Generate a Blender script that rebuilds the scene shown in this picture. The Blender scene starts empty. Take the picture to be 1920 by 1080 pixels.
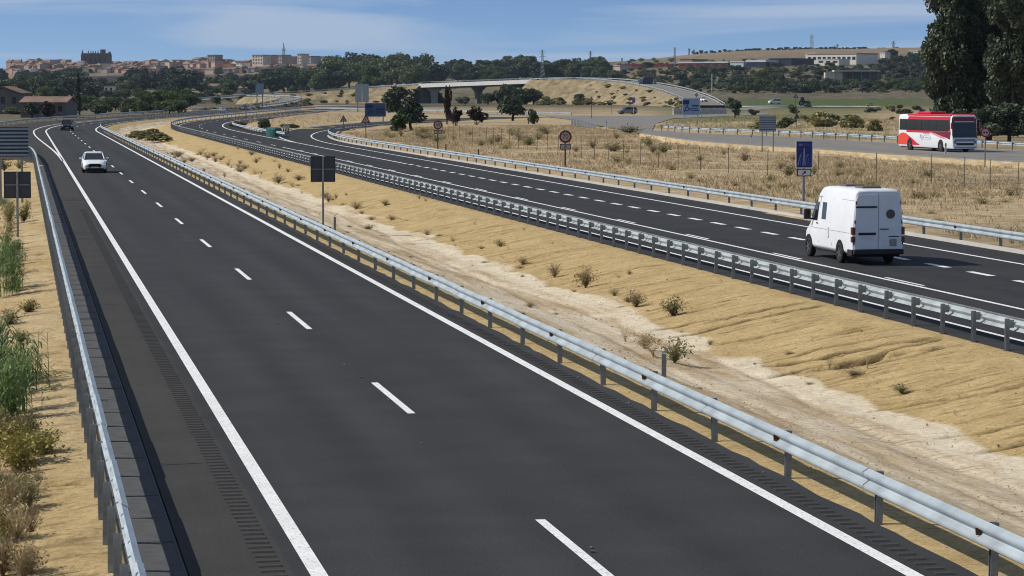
import bpy, math, random
import numpy as np
from mathutils import Vector, Matrix

# ------------------------------------------------------------------ camera, sky, sun, exposure
scene = bpy.context.scene
FP, HZ, CH = 4870.0, 168.0, 5.9            # focal length in photo pixels, horizon row, camera height (m)
PITCH = math.atan((540 - HZ) / FP)
BETA = math.radians(10.70)                 # the road runs along +Y, the camera looks 10.7 deg to its right
cam_data = bpy.data.cameras.new('camera')
cam_data.sensor_width = 36.0
cam_data.lens = 36.0 * FP / 1920.0
cam_data.clip_start = 0.5
cam_data.clip_end = 30000.0
cam = bpy.data.objects.new('camera', cam_data)
cam.location = (0, 0, CH)
cam.rotation_euler = (math.pi / 2 - PITCH, 0, -BETA)
scene.collection.objects.link(cam)
scene.camera = cam

SUN_EL = math.radians(41.0)
SHADOW = Vector((0.955, -0.296, 0)).normalized()      # direction the shadows fall
SUN_ROT = math.atan2(-SHADOW.x, -SHADOW.y)
world = bpy.data.worlds.new('World')
scene.world = world
world.use_nodes = True
wt = world.node_tree
wt.nodes.clear()
def wn(t, **k):
    n = wt.nodes.new(t)
    for a, b in k.items():
        setattr(n, a, b)
    return n
w_out = wn('ShaderNodeOutputWorld'); w_bg = wn('ShaderNodeBackground')
w_sky = wn('ShaderNodeTexSky', sky_type='NISHITA', sun_disc=False, sun_elevation=SUN_EL, sun_rotation=SUN_ROT,
           altitude=400.0, air_density=0.32, dust_density=0.0, ozone_density=5.5)
w_tc = wn('ShaderNodeTexCoord')
w_add = wn('ShaderNodeVectorMath', operation='ADD'); w_add.inputs[1].default_value = (0, 0, 0.002)
w_nrm = wn('ShaderNodeVectorMath', operation='NORMALIZE')
wt.links.new(w_tc.outputs['Generated'], w_add.inputs[0]); wt.links.new(w_add.outputs[0], w_nrm.inputs[0])
wt.links.new(w_nrm.outputs[0], w_sky.inputs['Vector'])
# thin streaks of cirrus over the whole sky
w_map = wn('ShaderNodeMapping'); w_map.inputs['Scale'].default_value = (5.0, 5.0, 75.0); w_map.inputs['Rotation'].default_value = (0.012, 0.03, 0)
w_map.inputs['Location'].default_value = (1.35, 0.4, 0.25)
w_noi = wn('ShaderNodeTexNoise'); w_noi.inputs['Scale'].default_value = 1.0; w_noi.inputs['Detail'].default_value = 4.0
w_noi.inputs['Roughness'].default_value = 0.5; w_noi.inputs['Distortion'].default_value = 0.5
w_rmp = wn('ShaderNodeValToRGB'); w_rmp.color_ramp.elements[0].position = 0.42; w_rmp.color_ramp.elements[1].position = 0.60
w_rmp.color_ramp.elements[1].color = (0.95, 0.95, 0.95, 1)
w_mix = wn('ShaderNodeMix', data_type='RGBA'); w_mix.inputs['B'].default_value = (4.3, 5.5, 7.4, 1)
wt.links.new(w_tc.outputs['Generated'], w_map.inputs['Vector']); wt.links.new(w_map.outputs[0], w_noi.inputs['Vector'])
wt.links.new(w_noi.outputs['Fac'], w_rmp.inputs[0]); wt.links.new(w_rmp.outputs[0], w_mix.inputs['Factor'])
wt.links.new(w_sky.outputs[0], w_mix.inputs['A']); wt.links.new(w_mix.outputs['Result'], w_bg.inputs['Color'])
w_bg.inputs['Strength'].default_value = 0.092
wt.links.new(w_bg.outputs[0], w_out.inputs['Surface'])

sun_data = bpy.data.lights.new('sun', 'SUN')
sun_data.energy = 4.7; sun_data.angle = math.radians(0.53); sun_data.color = (1.0, 0.94, 0.85)
sun = bpy.data.objects.new('sun', sun_data)
sun.rotation_euler = Vector((SHADOW.x * math.cos(SUN_EL), SHADOW.y * math.cos(SUN_EL), -math.sin(SUN_EL))).to_track_quat('-Z', 'Y').to_euler()
sun.location = (-60, 40, 80)
scene.collection.objects.link(sun)

scene.view_settings.view_transform = 'Standard'
scene.view_settings.look = 'None'
scene.view_settings.exposure = 0.0
scene.view_settings.gamma = 1.0
scene.view_settings.use_curve_mapping = False
scene.render.engine = 'CYCLES'
scene.cycles.use_denoising = True
scene.cycles.filter_width = 1.05
scene.cycles.max_bounces = 5
scene.cycles.diffuse_bounces = 2
scene.cycles.glossy_bounces = 2
scene.cycles.transmission_bounces = 2
scene.cycles.transparent_max_bounces = 6
scene.cycles.volume_bounces = 0
scene.cycles.caustics_reflective = False
scene.cycles.caustics_refractive = False

# ------------------------------------------------------------------ helpers
RNG = np.random.default_rng(7)
random.seed(7)
COL = scene.collection
CB, SB = math.cos(BETA), math.sin(BETA)
CP, SP = math.cos(PITCH), math.sin(PITCH)

def ray(px, py):
    """horizontal (x, y) and vertical slope of the sight line through a photo pixel"""
    cx, cy = (px - 960) / FP, (540 - py) / FP
    fx, fy, fz = cx, CP + cy * SP, -SP + cy * CP
    return (fx * CB + fy * SB, -fx * SB + fy * CB, fz)

def G(px, py, z=0.0):
    """ground point (x, y) at height z"""
    d = ray(px, py)
    t = (z - CH) / d[2]
    return (d[0] * t, d[1] * t)

def atD(px, py, D):
    """point at forward distance D: returns (x, y, z)"""
    cx, cy = (px - 960) / FP, (540 - py) / FP
    d = ray(px, py)
    t = D / (CP + cy * SP)
    return (d[0] * t, d[1] * t, CH + d[2] * t)

def camXD(x, y):
    return x * CB - y * SB, x * SB + y * CB

def sstep(t):
    t = np.clip(t, 0, 1)
    return t * t * (3 - 2 * t)

RIDGE_X = [-4000, -400, 0, 150, 300, 420, 560, 640, 800, 1000, 1150, 1250, 1350, 1500, 1750, 1920, 2600, 6000]
RIDGE_Y = [150, 152, 152, 152, 152, 152, 152, 144, 125, 122, 120, 111, 102, 97, 93, 91, 86, 95]
TOWN_X = [-600, -150, 0, 60, 150, 250, 330, 390, 470, 620, 690, 780]
TOWN_Y = [152, 146, 132, 124, 124, 127, 125, 118, 118, 121, 138, 152]
def terrain(x, y):
    """height of the open country (numpy friendly)"""
    x = np.asarray(x, float); y = np.asarray(y, float)
    X, D = camXD(x, y)
    Ds = np.maximum(D, 1.0)
    px = np.clip(960 + FP * X / Ds, -4000, 6000)
    zr = CH + (HZ - np.interp(px, RIDGE_X, RIDGE_Y)) / FP * 3500.0
    z = zr * sstep((D - 1150) / 2350.0)
    zt = CH + (HZ - np.interp(px, TOWN_X, TOWN_Y)) / FP * 3380.0        # the hill the town stands on
    z = z + np.maximum(zt - zr, 0) * sstep((D - 2850) / 520.0)
    roll = 1.6 * np.sin(x * .011 + 1.3) * np.sin(y * .007 + .4) + .8 * np.sin(x * .031 + y * .017)
    return z + roll * sstep((D - 1300) / 900.0) - 0.06

def hit(px, py, D0=420.0, D1=4200.0):
    """where a sight line meets the open country"""
    D = np.concatenate([np.arange(D0, 1200, 4), np.arange(1200, D1, 12)])
    cx, cy = (px - 960) / FP, (540 - py) / FP
    d = ray(px, py)
    t = D / (CP + cy * SP)
    x, y, z = d[0] * t, d[1] * t, CH + d[2] * t
    below = np.nonzero(z - terrain(x, y) < 0)[0]
    i = below[0] if len(below) else len(D) - 1
    return float(x[i]), float(y[i]), float(terrain(x[i], y[i])), float(D[i])

# road alignment: straight, a right bend, straight, a second right bend
S0, R0, A0 = 365.0, 850.0, 0.185
S1 = S0 + R0 * A0
S2, R2, A2 = 780.0, 500.0, 0.26
NREF = 16.0
def P(s, n):
    """point of the motorway at chainage s and offset n"""
    if s <= S0:
        return (n, s)
    a = min((s - S0) / R0, A0)
    cx, cy = NREF + R0, S0
    r = R0 - (n - NREF)
    x, y = cx - r * math.cos(a), cy + r * math.sin(a)
    if s > S1:
        l = min(s, S2) - S1
        x += l * math.sin(A0); y += l * math.cos(A0)
    if s > S2:
        b = min((s - S2) / R2, A2)
        r2 = R2 - (n - NREF)
        lx, ly = r2 * (1 - math.cos(b)), r2 * math.sin(b)        # local right, forward
        e = max(0.0, s - S2 - R2 * A2)
        lx += e * math.sin(b); ly += e * math.cos(b)
        x += ly * math.sin(A0) + lx * math.cos(A0); y += ly * math.cos(A0) - lx * math.sin(A0)
    return (x, y)

def new_mesh(name, verts, faces, mats=(), smooth=False, midx=None):
    me = bpy.data.meshes.new(name)
    if isinstance(verts, np.ndarray):
        verts = verts.tolist()
    if isinstance(faces, np.ndarray):
        faces = faces.tolist()
    me.from_pydata(verts, [], faces)
    for m in (mats if isinstance(mats, (list, tuple)) else [mats]):
        me.materials.append(m)
    if midx is not None:
        me.polygons.foreach_set('material_index', np.asarray(midx, dtype=np.int32))
    if smooth:
        me.polygons.foreach_set('use_smooth', np.ones(len(me.polygons), dtype=bool))
    me.update()
    return me

def obj(name, me, parent=None, loc=(0, 0, 0), rz=0.0, scale=None):
    o = bpy.data.objects.new(name, me)
    COL.objects.link(o)
    o.location = loc
    if rz:
        o.rotation_euler = (0, 0, rz)
    if scale is not None:
        o.scale = scale if hasattr(scale, '__len__') else (scale,) * 3
    if parent is not None:
        o.parent = parent
    return o

def tag(o, label=None, cat=None, group=None, kind=None):
    if label: o['label'] = label
    if cat: o['category'] = cat
    if group: o['group'] = group
    if kind: o['kind'] = kind
    return o

def empty(name, loc, rz=0.0, label=None, cat=None, group=None, scale=None):
    o = obj(name, None, None, loc, rz, scale)
    o.empty_display_size = 0.3
    return tag(o, label, cat, group)

ONES = 'zeroth first second third fourth fifth sixth seventh eighth ninth tenth eleventh twelfth thirteenth fourteenth fifteenth sixteenth seventeenth eighteenth nineteenth'.split()
TENS = {2: 'twent', 3: 'thirt', 4: 'fort', 5: 'fift', 6: 'sixt', 7: 'sevent', 8: 'eight', 9: 'ninet'}
def nth(k):
    if k < 20: return ONES[k]
    if k >= 100: return 'hundred and ' + nth(k - 100) if k > 100 else 'hundredth'
    return TENS[k // 10] + ('ieth' if k % 10 == 0 else 'y-' + ONES[k % 10])
def number_off(objs, how='from the left'):
    """give each of a row of look-alikes its place in the picture"""
    def px(o):
        X, D = camXD(o.location.x, o.location.y); return X / max(D, 1)
    for k, o in enumerate(sorted(objs, key=px)):
        o['label'] = o['label'] + ', ' + nth(k + 1) + ' ' + how

class MB:
    """collects boxes, prisms, tubes and lofts into one mesh"""
    def __init__(s):
        s.v, s.f, s.m = [], [], []
    def add(s, verts, faces, mi=0):
        b = len(s.v)
        s.v += [tuple(p) for p in verts]
        s.f += [tuple(b + i for i in f) for f in faces]
        s.m += [mi] * len(faces)
        return s
    def box(s, x0, x1, y0, y1, z0, z1, mi=0):
        v = [(x0, y0, z0), (x1, y0, z0), (x1, y1, z0), (x0, y1, z0), (x0, y0, z1), (x1, y0, z1), (x1, y1, z1), (x0, y1, z1)]
        return s.add(v, [(3, 2, 1, 0), (4, 5, 6, 7), (0, 1, 5, 4), (1, 2, 6, 5), (2, 3, 7, 6), (3, 0, 4, 7)], mi)
    def cbox(s, c, d, mi=0):
        return s.box(c[0] - d[0] / 2, c[0] + d[0] / 2, c[1] - d[1] / 2, c[1] + d[1] / 2, c[2] - d[2] / 2, c[2] + d[2] / 2, mi)
    def prism(s, poly, h, axis='z', o=0.0, mi=0):
        """extrude a polygon (list of 2-tuples) along an axis from o to o+h"""
        n = len(poly)
        def q(a, b, c):
            return {'z': (a, b, c), 'y': (a, c, b), 'x': (c, a, b)}[axis]
        v = [q(a, b, o) for a, b in poly] + [q(a, b, o + h) for a, b in poly]
        f = [tuple(range(n - 1, -1, -1)), tuple(range(n, 2 * n))] + [(i, (i + 1) % n, n + (i + 1) % n, n + i) for i in range(n)]
        return s.add(v, f, mi)
    def tube(s, pts, r, n=6, mi=0, cap=True):
        pts = [Vector(p) for p in pts]
        rs = r if hasattr(r, '__len__') else [r] * len(pts)
        v, f = [], []
        for i, p in enumerate(pts):
            t = (pts[min(i + 1, len(pts) - 1)] - pts[max(i - 1, 0)]).normalized()
            a = t.orthogonal().normalized() if abs(t.z) > .95 else t.cross(Vector((0, 0, 1))).normalized()
            b = t.cross(a)
            for k in range(n):
                an = 2 * math.pi * k / n
                v.append(p + (a * math.cos(an) + b * math.sin(an)) * rs[i])
        for i in range(len(pts) - 1):
            for k in range(n):
                f.append((i * n + k, i * n + (k + 1) % n, (i + 1) * n + (k + 1) % n, (i + 1) * n + k))
        if cap:
            f.append(tuple(range(n - 1, -1, -1))); f.append(tuple((len(pts) - 1) * n + k for k in range(n)))
        return s.add(v, f, mi)
    def loft(s, rings, mi=0, cap=True):
        n = len(rings[0])
        v = [p for r in rings for p in r]
        f = [(i * n + k, i * n + (k + 1) % n, (i + 1) * n + (k + 1) % n, (i + 1) * n + k) for i in range(len(rings) - 1) for k in range(n)]
        if cap:
            f.append(tuple(range(n - 1, -1, -1))); f.append(tuple((len(rings) - 1) * n + k for k in range(n)))
        return s.add(v, f, mi)
    def disc(s, c, r, h, axis='x', n=20, mi=0):
        poly = [(r * math.cos(2 * math.pi * k / n), r * math.sin(2 * math.pi * k / n)) for k in range(n)]
        b = MB().prism(poly, h, axis, 0)
        return s.add([(p[0] + c[0], p[1] + c[1], p[2] + c[2]) for p in b.v], b.f, mi)
    def mesh(s, name, mats, smooth=False):
        return new_mesh(name, s.v, s.f, mats, smooth, s.m)
    def build(s, name, mats, parent=None, loc=(0, 0, 0), rz=0.0, smooth=False):
        return obj(name, s.mesh(name, mats, smooth), parent, loc, rz)

def bevel(o, w=0.02, seg=2):
    m = o.modifiers.new('bevel', 'BEVEL'); m.width = w; m.segments = seg; m.limit_method = 'ANGLE'; m.angle_limit = math.radians(35)
    return o

# ------------------------------------------------------------------ materials
def mat(name, col, rough=0.8, metal=0.0, var=0.0, scale=3.0, col2=None, bump=0.0, bscale=None, detail=6.0, spec=0.3, coords='Object', stretch=None, alpha=None):
    m = bpy.data.materials.new(name)
    m.use_nodes = True
    t = m.node_tree
    b = t.nodes['Principled BSDF']
    b.inputs['Roughness'].default_value = rough
    b.inputs['Metallic'].default_value = metal
    b.inputs['Specular IOR Level'].default_value = spec
    c2 = col2 if col2 else tuple(max(0, c * (1 - var)) for c in col)
    tc = t.nodes.new('ShaderNodeTexCoord')
    vec = tc.outputs[coords]
    if stretch:
        mp = t.nodes.new('ShaderNodeMapping'); mp.inputs['Scale'].default_value = stretch
        t.links.new(vec, mp.inputs['Vector']); vec = mp.outputs[0]
    if var or col2:
        n = t.nodes.new('ShaderNodeTexNoise'); n.inputs['Scale'].default_value = scale; n.inputs['Detail'].default_value = detail
        n.inputs['Roughness'].default_value = 0.62
        t.links.new(vec, n.inputs['Vector'])
        r = t.nodes.new('ShaderNodeValToRGB')
        r.color_ramp.elements[0].position = 0.32; r.color_ramp.elements[1].position = 0.68
        r.color_ramp.elements[0].color = (*c2, 1); r.color_ramp.elements[1].color = (*col, 1)
        t.links.new(n.outputs['Fac'], r.inputs[0]); t.links.new(r.outputs[0], b.inputs['Base Color'])
    else:
        b.inputs['Base Color'].default_value = (*col, 1)
    if bump:
        n2 = t.nodes.new('ShaderNodeTexNoise'); n2.inputs['Scale'].default_value = bscale or scale * 4; n2.inputs['Detail'].default_value = 5
        t.links.new(vec, n2.inputs['Vector'])
        bp = t.nodes.new('ShaderNodeBump'); bp.inputs['Strength'].default_value = bump; bp.inputs['Distance'].default_value = 0.05
        t.links.new(n2.outputs['Fac'], bp.inputs['Height']); t.links.new(bp.outputs[0], b.inputs['Normal'])
    return m

def leaf_mat(name, dark, light, scale=0.6, trans=0.3, rough=0.6):
    """foliage: two greens mixed by a coarse noise and by the plant's own random number, some light let through"""
    m = bpy.data.materials.new(name); m.use_nodes = True
    t = m.node_tree; t.nodes.clear()
    out = t.nodes.new('ShaderNodeOutputMaterial')
    tc = t.nodes.new('ShaderNodeTexCoord'); n = t.nodes.new('ShaderNodeTexNoise'); n.inputs['Scale'].default_value = scale; n.inputs['Detail'].default_value = 8
    n.inputs['Roughness'].default_value = 0.7
    oi = t.nodes.new('ShaderNodeObjectInfo')
    ma = t.nodes.new('ShaderNodeMath'); ma.operation = 'MULTIPLY_ADD'; ma.inputs[1].default_value = 0.35
    t.links.new(tc.outputs['Object'], n.inputs['Vector'])
    mb = t.nodes.new('ShaderNodeMath'); mb.operation = 'SUBTRACT'; mb.inputs[1].default_value = 0.17
    t.links.new(oi.outputs['Random'], ma.inputs[0]); t.links.new(n.outputs['Fac'], mb.inputs[0]); t.links.new(mb.outputs[0], ma.inputs[2])
    r = t.nodes.new('ShaderNodeValToRGB'); r.color_ramp.elements[0].position = 0.33; r.color_ramp.elements[1].position = 0.67
    r.color_ramp.elements[0].color = (*dark, 1); r.color_ramp.elements[1].color = (*light, 1)
    t.links.new(ma.outputs[0], r.inputs[0])
    d = t.nodes.new('ShaderNodeBsdfPrincipled'); d.inputs['Roughness'].default_value = rough; d.inputs['Specular IOR Level'].default_value = 0.25
    tr = t.nodes.new('ShaderNodeBsdfTranslucent'); mx = t.nodes.new('ShaderNodeMixShader'); mx.inputs[0].default_value = trans
    t.links.new(r.outputs[0], d.inputs['Base Color']); t.links.new(r.outputs[0], tr.inputs['Color'])
    t.links.new(d.outputs[0], mx.inputs[1]); t.links.new(tr.outputs[0], mx.inputs[2]); t.links.new(mx.outputs[0], out.inputs['Surface'])
    return m

def asphalt_mat(name, base, tint2, wheel=0.0):
    """tarmac with fine aggregate, long wear streaks along the lane and coarse blotches"""
    m = bpy.data.materials.new(name); m.use_nodes = True
    t = m.node_tree; b = t.nodes['Principled BSDF']
    b.inputs['Roughness'].default_value = 0.88; b.inputs['Specular IOR Level'].default_value = 0.12
    tc = t.nodes.new('ShaderNodeTexCoord')
    mp = t.nodes.new('ShaderNodeMapping'); mp.inputs['Scale'].default_value = (0.9, 0.03, 1)
    n1 = t.nodes.new('ShaderNodeTexNoise'); n1.inputs['Scale'].default_value = 1.0; n1.inputs['Detail'].default_value = 5
    n2 = t.nodes.new('ShaderNodeTexNoise'); n2.inputs['Scale'].default_value = 28.0; n2.inputs['Detail'].default_value = 4; n2.inputs['Roughness'].default_value = 0.8
    n3 = t.nodes.new('ShaderNodeTexNoise'); n3.inputs['Scale'].default_value = 0.55; n3.inputs['Detail'].default_value = 6
    t.links.new(tc.outputs['Object'], mp.inputs['Vector']); t.links.new(mp.outputs[0], n1.inputs['Vector'])
    t.links.new(tc.outputs['Object'], n2.inputs['Vector']); t.links.new(tc.outputs['Object'], n3.inputs['Vector'])
    a = t.nodes.new('ShaderNodeMath'); a.operation = 'ADD'; t.links.new(n1.outputs['Fac'], a.inputs[0]); t.links.new(n3.outputs['Fac'], a.inputs[1])
    r = t.nodes.new('ShaderNodeValToRGB'); r.color_ramp.elements[0].position = 0.38; r.color_ramp.elements[1].position = 0.62
    r.color_ramp.elements[0].color = (*base, 1); r.color_ramp.elements[1].color = (*tint2, 1)
    h = t.nodes.new('ShaderNodeMath'); h.operation = 'MULTIPLY'; h.inputs[1].default_value = 0.5
    t.links.new(a.outputs[0], h.inputs[0]); t.links.new(h.outputs[0], r.inputs[0])
    r2 = t.nodes.new('ShaderNodeValToRGB'); r2.color_ramp.elements[0].position = 0.3; r2.color_ramp.elements[1].position = 0.75
    r2.color_ramp.elements[0].color = (0.5, 0.5, 0.5, 1); r2.color_ramp.elements[1].color = (1.6, 1.58, 1.55, 1)
    t.links.new(n2.outputs['Fac'], r2.inputs[0])
    # paler polished wheel tracks, darker between them
    sx = t.nodes.new('ShaderNodeSeparateXYZ'); t.links.new(tc.outputs['Object'], sx.inputs[0])
    w1 = t.nodes.new('ShaderNodeMath'); w1.operation = 'MULTIPLY_ADD'; w1.inputs[1].default_value = 2 * math.pi / 1.79; w1.inputs[2].default_value = -2 * math.pi * 4.32 / 1.79
    w2 = t.nodes.new('ShaderNodeMath'); w2.operation = 'COSINE'; t.links.new(sx.outputs[0], w1.inputs[0]); t.links.new(w1.outputs[0], w2.inputs[0])
    w3 = t.nodes.new('ShaderNodeMath'); w3.operation = 'MULTIPLY_ADD'; w3.inputs[1].default_value = wheel; w3.inputs[2].default_value = 1.0; t.links.new(w2.outputs[0], w3.inputs[0])
    wm = t.nodes.new('ShaderNodeVectorMath'); wm.operation = 'SCALE'; t.links.new(r.outputs[0], wm.inputs[0]); t.links.new(w3.outputs[0], wm.inputs['Scale'])
    mx = t.nodes.new('ShaderNodeMix'); mx.data_type = 'RGBA'; mx.blend_type = 'MULTIPLY'; mx.inputs['Factor'].default_value = 0.8
    t.links.new(wm.outputs[0], mx.inputs['A']); t.links.new(r2.outputs[0], mx.inputs['B']); t.links.new(mx.outputs['Result'], b.inputs['Base Color'])
    bp = t.nodes.new('ShaderNodeBump'); bp.inputs['Strength'].default_value = 0.35; bp.inputs['Distance'].default_value = 0.01
    t.links.new(n2.outputs['Fac'], bp.inputs['Height']); t.links.new(bp.outputs[0], b.inputs['Normal'])
    return m

def paint_mat(name, col):
    """road paint: worn through to the tarmac in small specks"""
    m = mat(name, col, 0.75, var=0.16, scale=2.2)
    t = m.node_tree; b = t.nodes['Principled BSDF']
    src = b.inputs['Base Color'].links[0].from_socket
    tc = t.nodes['Texture Coordinate'] if 'Texture Coordinate' in t.nodes else t.nodes.new('ShaderNodeTexCoord')
    n = t.nodes.new('ShaderNodeTexNoise'); n.inputs['Scale'].default_value = 16; n.inputs['Detail'].default_value = 6; n.inputs['Roughness'].default_value = 0.75
    t.links.new(tc.outputs['Object'], n.inputs['Vector'])
    r = t.nodes.new('ShaderNodeValToRGB'); r.color_ramp.elements[0].position = 0.34; r.color_ramp.elements[1].position = 0.46
    t.links.new(n.outputs['Fac'], r.inputs[0])
    mx = t.nodes.new('ShaderNodeMix'); mx.data_type = 'RGBA'; mx.inputs['A'].default_value = (0.16, 0.16, 0.16, 1)
    t.links.new(r.outputs[0], mx.inputs['Factor']); t.links.new(src, mx.inputs['B']); t.links.new(mx.outputs['Result'], b.inputs['Base Color'])
    return m

M = {}
M['asphalt'] = asphalt_mat('asphalt', (0.033, 0.0345, 0.037), (0.044, 0.0455, 0.048), 0.07)
M['asphalt_shoulder'] = asphalt_mat('asphalt_shoulder', (0.040, 0.0385, 0.037), (0.054, 0.052, 0.049))
M['asphalt_dark'] = asphalt_mat('asphalt_dark', (0.029, 0.030, 0.033), (0.041, 0.042, 0.044), 0.06)
M['asphalt_old'] = asphalt_mat('asphalt_old', (0.165, 0.16, 0.15), (0.225, 0.215, 0.20))
M['rumble'] = mat('rumble', (0.047, 0.046, 0.045), 0.85, var=0.3, scale=20)
M['tar'] = mat('tar', (0.012, 0.012, 0.013), 0.5, var=0.3, scale=5)
M['paint'] = paint_mat('road_paint', (0.80, 0.80, 0.79))
M['concrete'] = mat('concrete', (0.22, 0.21, 0.19), 0.9, var=0.35, scale=2.5, bump=0.3, bscale=25)
M['gutter'] = mat('gutter_concrete', (0.088, 0.088, 0.088), 0.9, var=0.35, scale=3, bump=0.25, bscale=30)
M['concrete_white'] = mat('concrete_white', (0.74, 0.73, 0.69), 0.85, var=0.15, scale=0.4)
M['concrete_pale'] = mat('concrete_pale', (0.52, 0.50, 0.46), 0.85, var=0.2, scale=0.6)
M['concrete_dark'] = mat('concrete_dark', (0.17, 0.17, 0.17), 0.9, var=0.25, scale=0.5)
M['galv'] = mat('galvanised_steel', (0.50, 0.57, 0.61), 0.46, metal=0.3, var=0.38, scale=1.1, spec=0.5)
M['galv_post'] = mat('galvanised_post', (0.30, 0.32, 0.33), 0.5, metal=0.5, var=0.35, scale=5, spec=0.5)
M['black'] = mat('black_rubber', (0.012, 0.012, 0.013), 0.7)
M['tyre'] = mat('tyre', (0.02, 0.02, 0.021), 0.85, var=0.3, scale=8)
M['rim'] = mat('wheel_rim', (0.35, 0.35, 0.36), 0.35, metal=0.8, var=0.3, scale=9)
M['glass'] = mat('dark_glass', (0.015, 0.018, 0.022), 0.08, spec=0.6)
M['glass_blue'] = mat('tinted_glass', (0.02, 0.03, 0.05), 0.1, spec=0.6)
M['white_paint'] = mat('white_car_paint', (0.78, 0.80, 0.83), 0.33, var=0.10, scale=1.6, spec=0.5)
M['black_paint'] = mat('dark_car_paint', (0.018, 0.02, 0.028), 0.25, var=0.2, scale=2, spec=0.5)
M['grey_paint'] = mat('grey_car_paint', (0.22, 0.24, 0.25), 0.3, metal=0.3, var=0.1, scale=2)
M['red_paint'] = mat('red_paint', (0.55, 0.015, 0.035), 0.3, var=0.12, scale=1.5, spec=0.5)
M['orange_red'] = mat('orange_red_paint', (0.75, 0.06, 0.03), 0.3, var=0.12, scale=1.5, spec=0.5)
M['dark_red'] = mat('dark_red_paint', (0.16, 0.012, 0.03), 0.3, var=0.12, scale=1.5, spec=0.5)
M['lamp_red'] = mat('tail_lamp', (0.13, 0.012, 0.016), 0.2, spec=0.6)
M['lamp_clear'] = mat('head_lamp', (0.75, 0.77, 0.8), 0.1, spec=0.8)
M['plastic'] = mat('dark_plastic', (0.03, 0.03, 0.033), 0.6, var=0.2, scale=5)
M['plate'] = mat('number_plate', (0.7, 0.7, 0.68), 0.5)
M['sign_back'] = mat('sign_back_steel', (0.075, 0.08, 0.09), 0.55, metal=0.3, var=0.15, scale=2)
M['sign_alu'] = mat('sign_back_aluminium', (0.24, 0.31, 0.39), 0.5, metal=0.2, var=0.15, scale=1.2)
M['sign_alu_dark'] = mat('sign_slat_joint', (0.045, 0.06, 0.085), 0.5, metal=0.4, var=0.15, scale=2)
M['sign_blue'] = mat('sign_blue', (0.012, 0.03, 0.17), 0.5, var=0.1, scale=3)
M['sign_pale'] = mat('sign_pale_blue', (0.20, 0.32, 0.48), 0.5, var=0.08, scale=2)
M['sign_white'] = mat('sign_white', (0.62, 0.64, 0.66), 0.5, var=0.06, scale=4)
M['sign_face'] = mat('sign_face_yellow_white', (0.42, 0.38, 0.34), 0.6, var=0.1, scale=5)
M['sign_red'] = mat('sign_red', (0.16, 0.02, 0.02), 0.5, var=0.1, scale=6)
M['sign_black'] = mat('sign_black', (0.012, 0.012, 0.015), 0.5)
M['post_brown'] = mat('sign_post', (0.10, 0.085, 0.075), 0.6, metal=0.3, var=0.3, scale=6)
M['green_teal'] = mat('crash_cushion_green', (0.015, 0.09, 0.085), 0.5, var=0.25, scale=1.2)
M['green_white'] = mat('marker_green', (0.02, 0.16, 0.09), 0.5, var=0.2, scale=3)
M['wood_post'] = mat('fence_post', (0.16, 0.13, 0.10), 0.9, var=0.4, scale=9)
M['bark'] = mat('bark', (0.10, 0.085, 0.065), 0.95, var=0.5, scale=6, bump=0.4, bscale=20)
M['bark_dark'] = mat('bark_dark', (0.045, 0.04, 0.033), 0.95, var=0.5, scale=6)
M['straw'] = leaf_mat('dry_grass', (0.33, 0.25, 0.14), (0.62, 0.50, 0.315), scale=0.22, trans=0.25)
M['straw_dark'] = leaf_mat('dry_weed', (0.24, 0.185, 0.10), (0.46, 0.37, 0.21), scale=0.9, trans=0.2)
M['weed_olive'] = leaf_mat('olive_weed', (0.15, 0.14, 0.06), (0.34, 0.31, 0.14), scale=0.9, trans=0.25)
M['weed_yellow'] = leaf_mat('yellow_weed', (0.16, 0.13, 0.035), (0.30, 0.26, 0.07), scale=0.9, trans=0.25)
M['reed'] = leaf_mat('reed_leaf', (0.06, 0.11, 0.03), (0.16, 0.24, 0.08), scale=1.5, trans=0.35, rough=0.5)
M['poplar'] = leaf_mat('poplar_leaf', (0.040, 0.058, 0.034), (0.115, 0.135, 0.075), scale=0.55, trans=0.22, rough=0.5)
M['green'] = leaf_mat('tree_leaf', (0.048, 0.070, 0.034), (0.125, 0.155, 0.072), scale=0.45, trans=0.25)
M['green_bright'] = leaf_mat('cane_leaf', (0.045, 0.075, 0.02), (0.12, 0.16, 0.045), scale=0.5, trans=0.3)
M['green_dark'] = leaf_mat('evergreen_leaf', (0.032, 0.050, 0.036), (0.085, 0.112, 0.068), scale=0.5, trans=0.15)
M['olive'] = leaf_mat('olive_leaf', (0.055, 0.062, 0.034), (0.14, 0.145, 0.08), scale=0.5, trans=0.2)
M['rust'] = leaf_mat('rusty_leaf', (0.030, 0.020, 0.015), (0.085, 0.055, 0.040), scale=0.5, trans=0.2)
M['brick_red'] = mat('red_cladding', (0.16, 0.035, 0.03), 0.8, var=0.3, scale=0.08)
M['navy'] = mat('navy_cladding', (0.02, 0.032, 0.06), 0.6, var=0.3, scale=0.08)
M['white_wall'] = mat('white_render', (0.72, 0.68, 0.60), 0.85, var=0.1, scale=0.1)
M['tile_roof'] = mat('tile_roof', (0.25, 0.165, 0.12), 0.9, var=0.45, scale=0.4)
M['metal_roof'] = mat('metal_roof', (0.55, 0.58, 0.60), 0.5, var=0.15, scale=0.1)
M['window_dark'] = mat('window_dark', (0.03, 0.035, 0.045), 0.2)
M['pylon'] = mat('pylon_steel', (0.22, 0.24, 0.26), 0.6, metal=0.3, var=0.2, scale=0.3)
M['car_light'] = mat('tractor_grey', (0.08, 0.085, 0.11), 0.5, var=0.2, scale=2)
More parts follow.
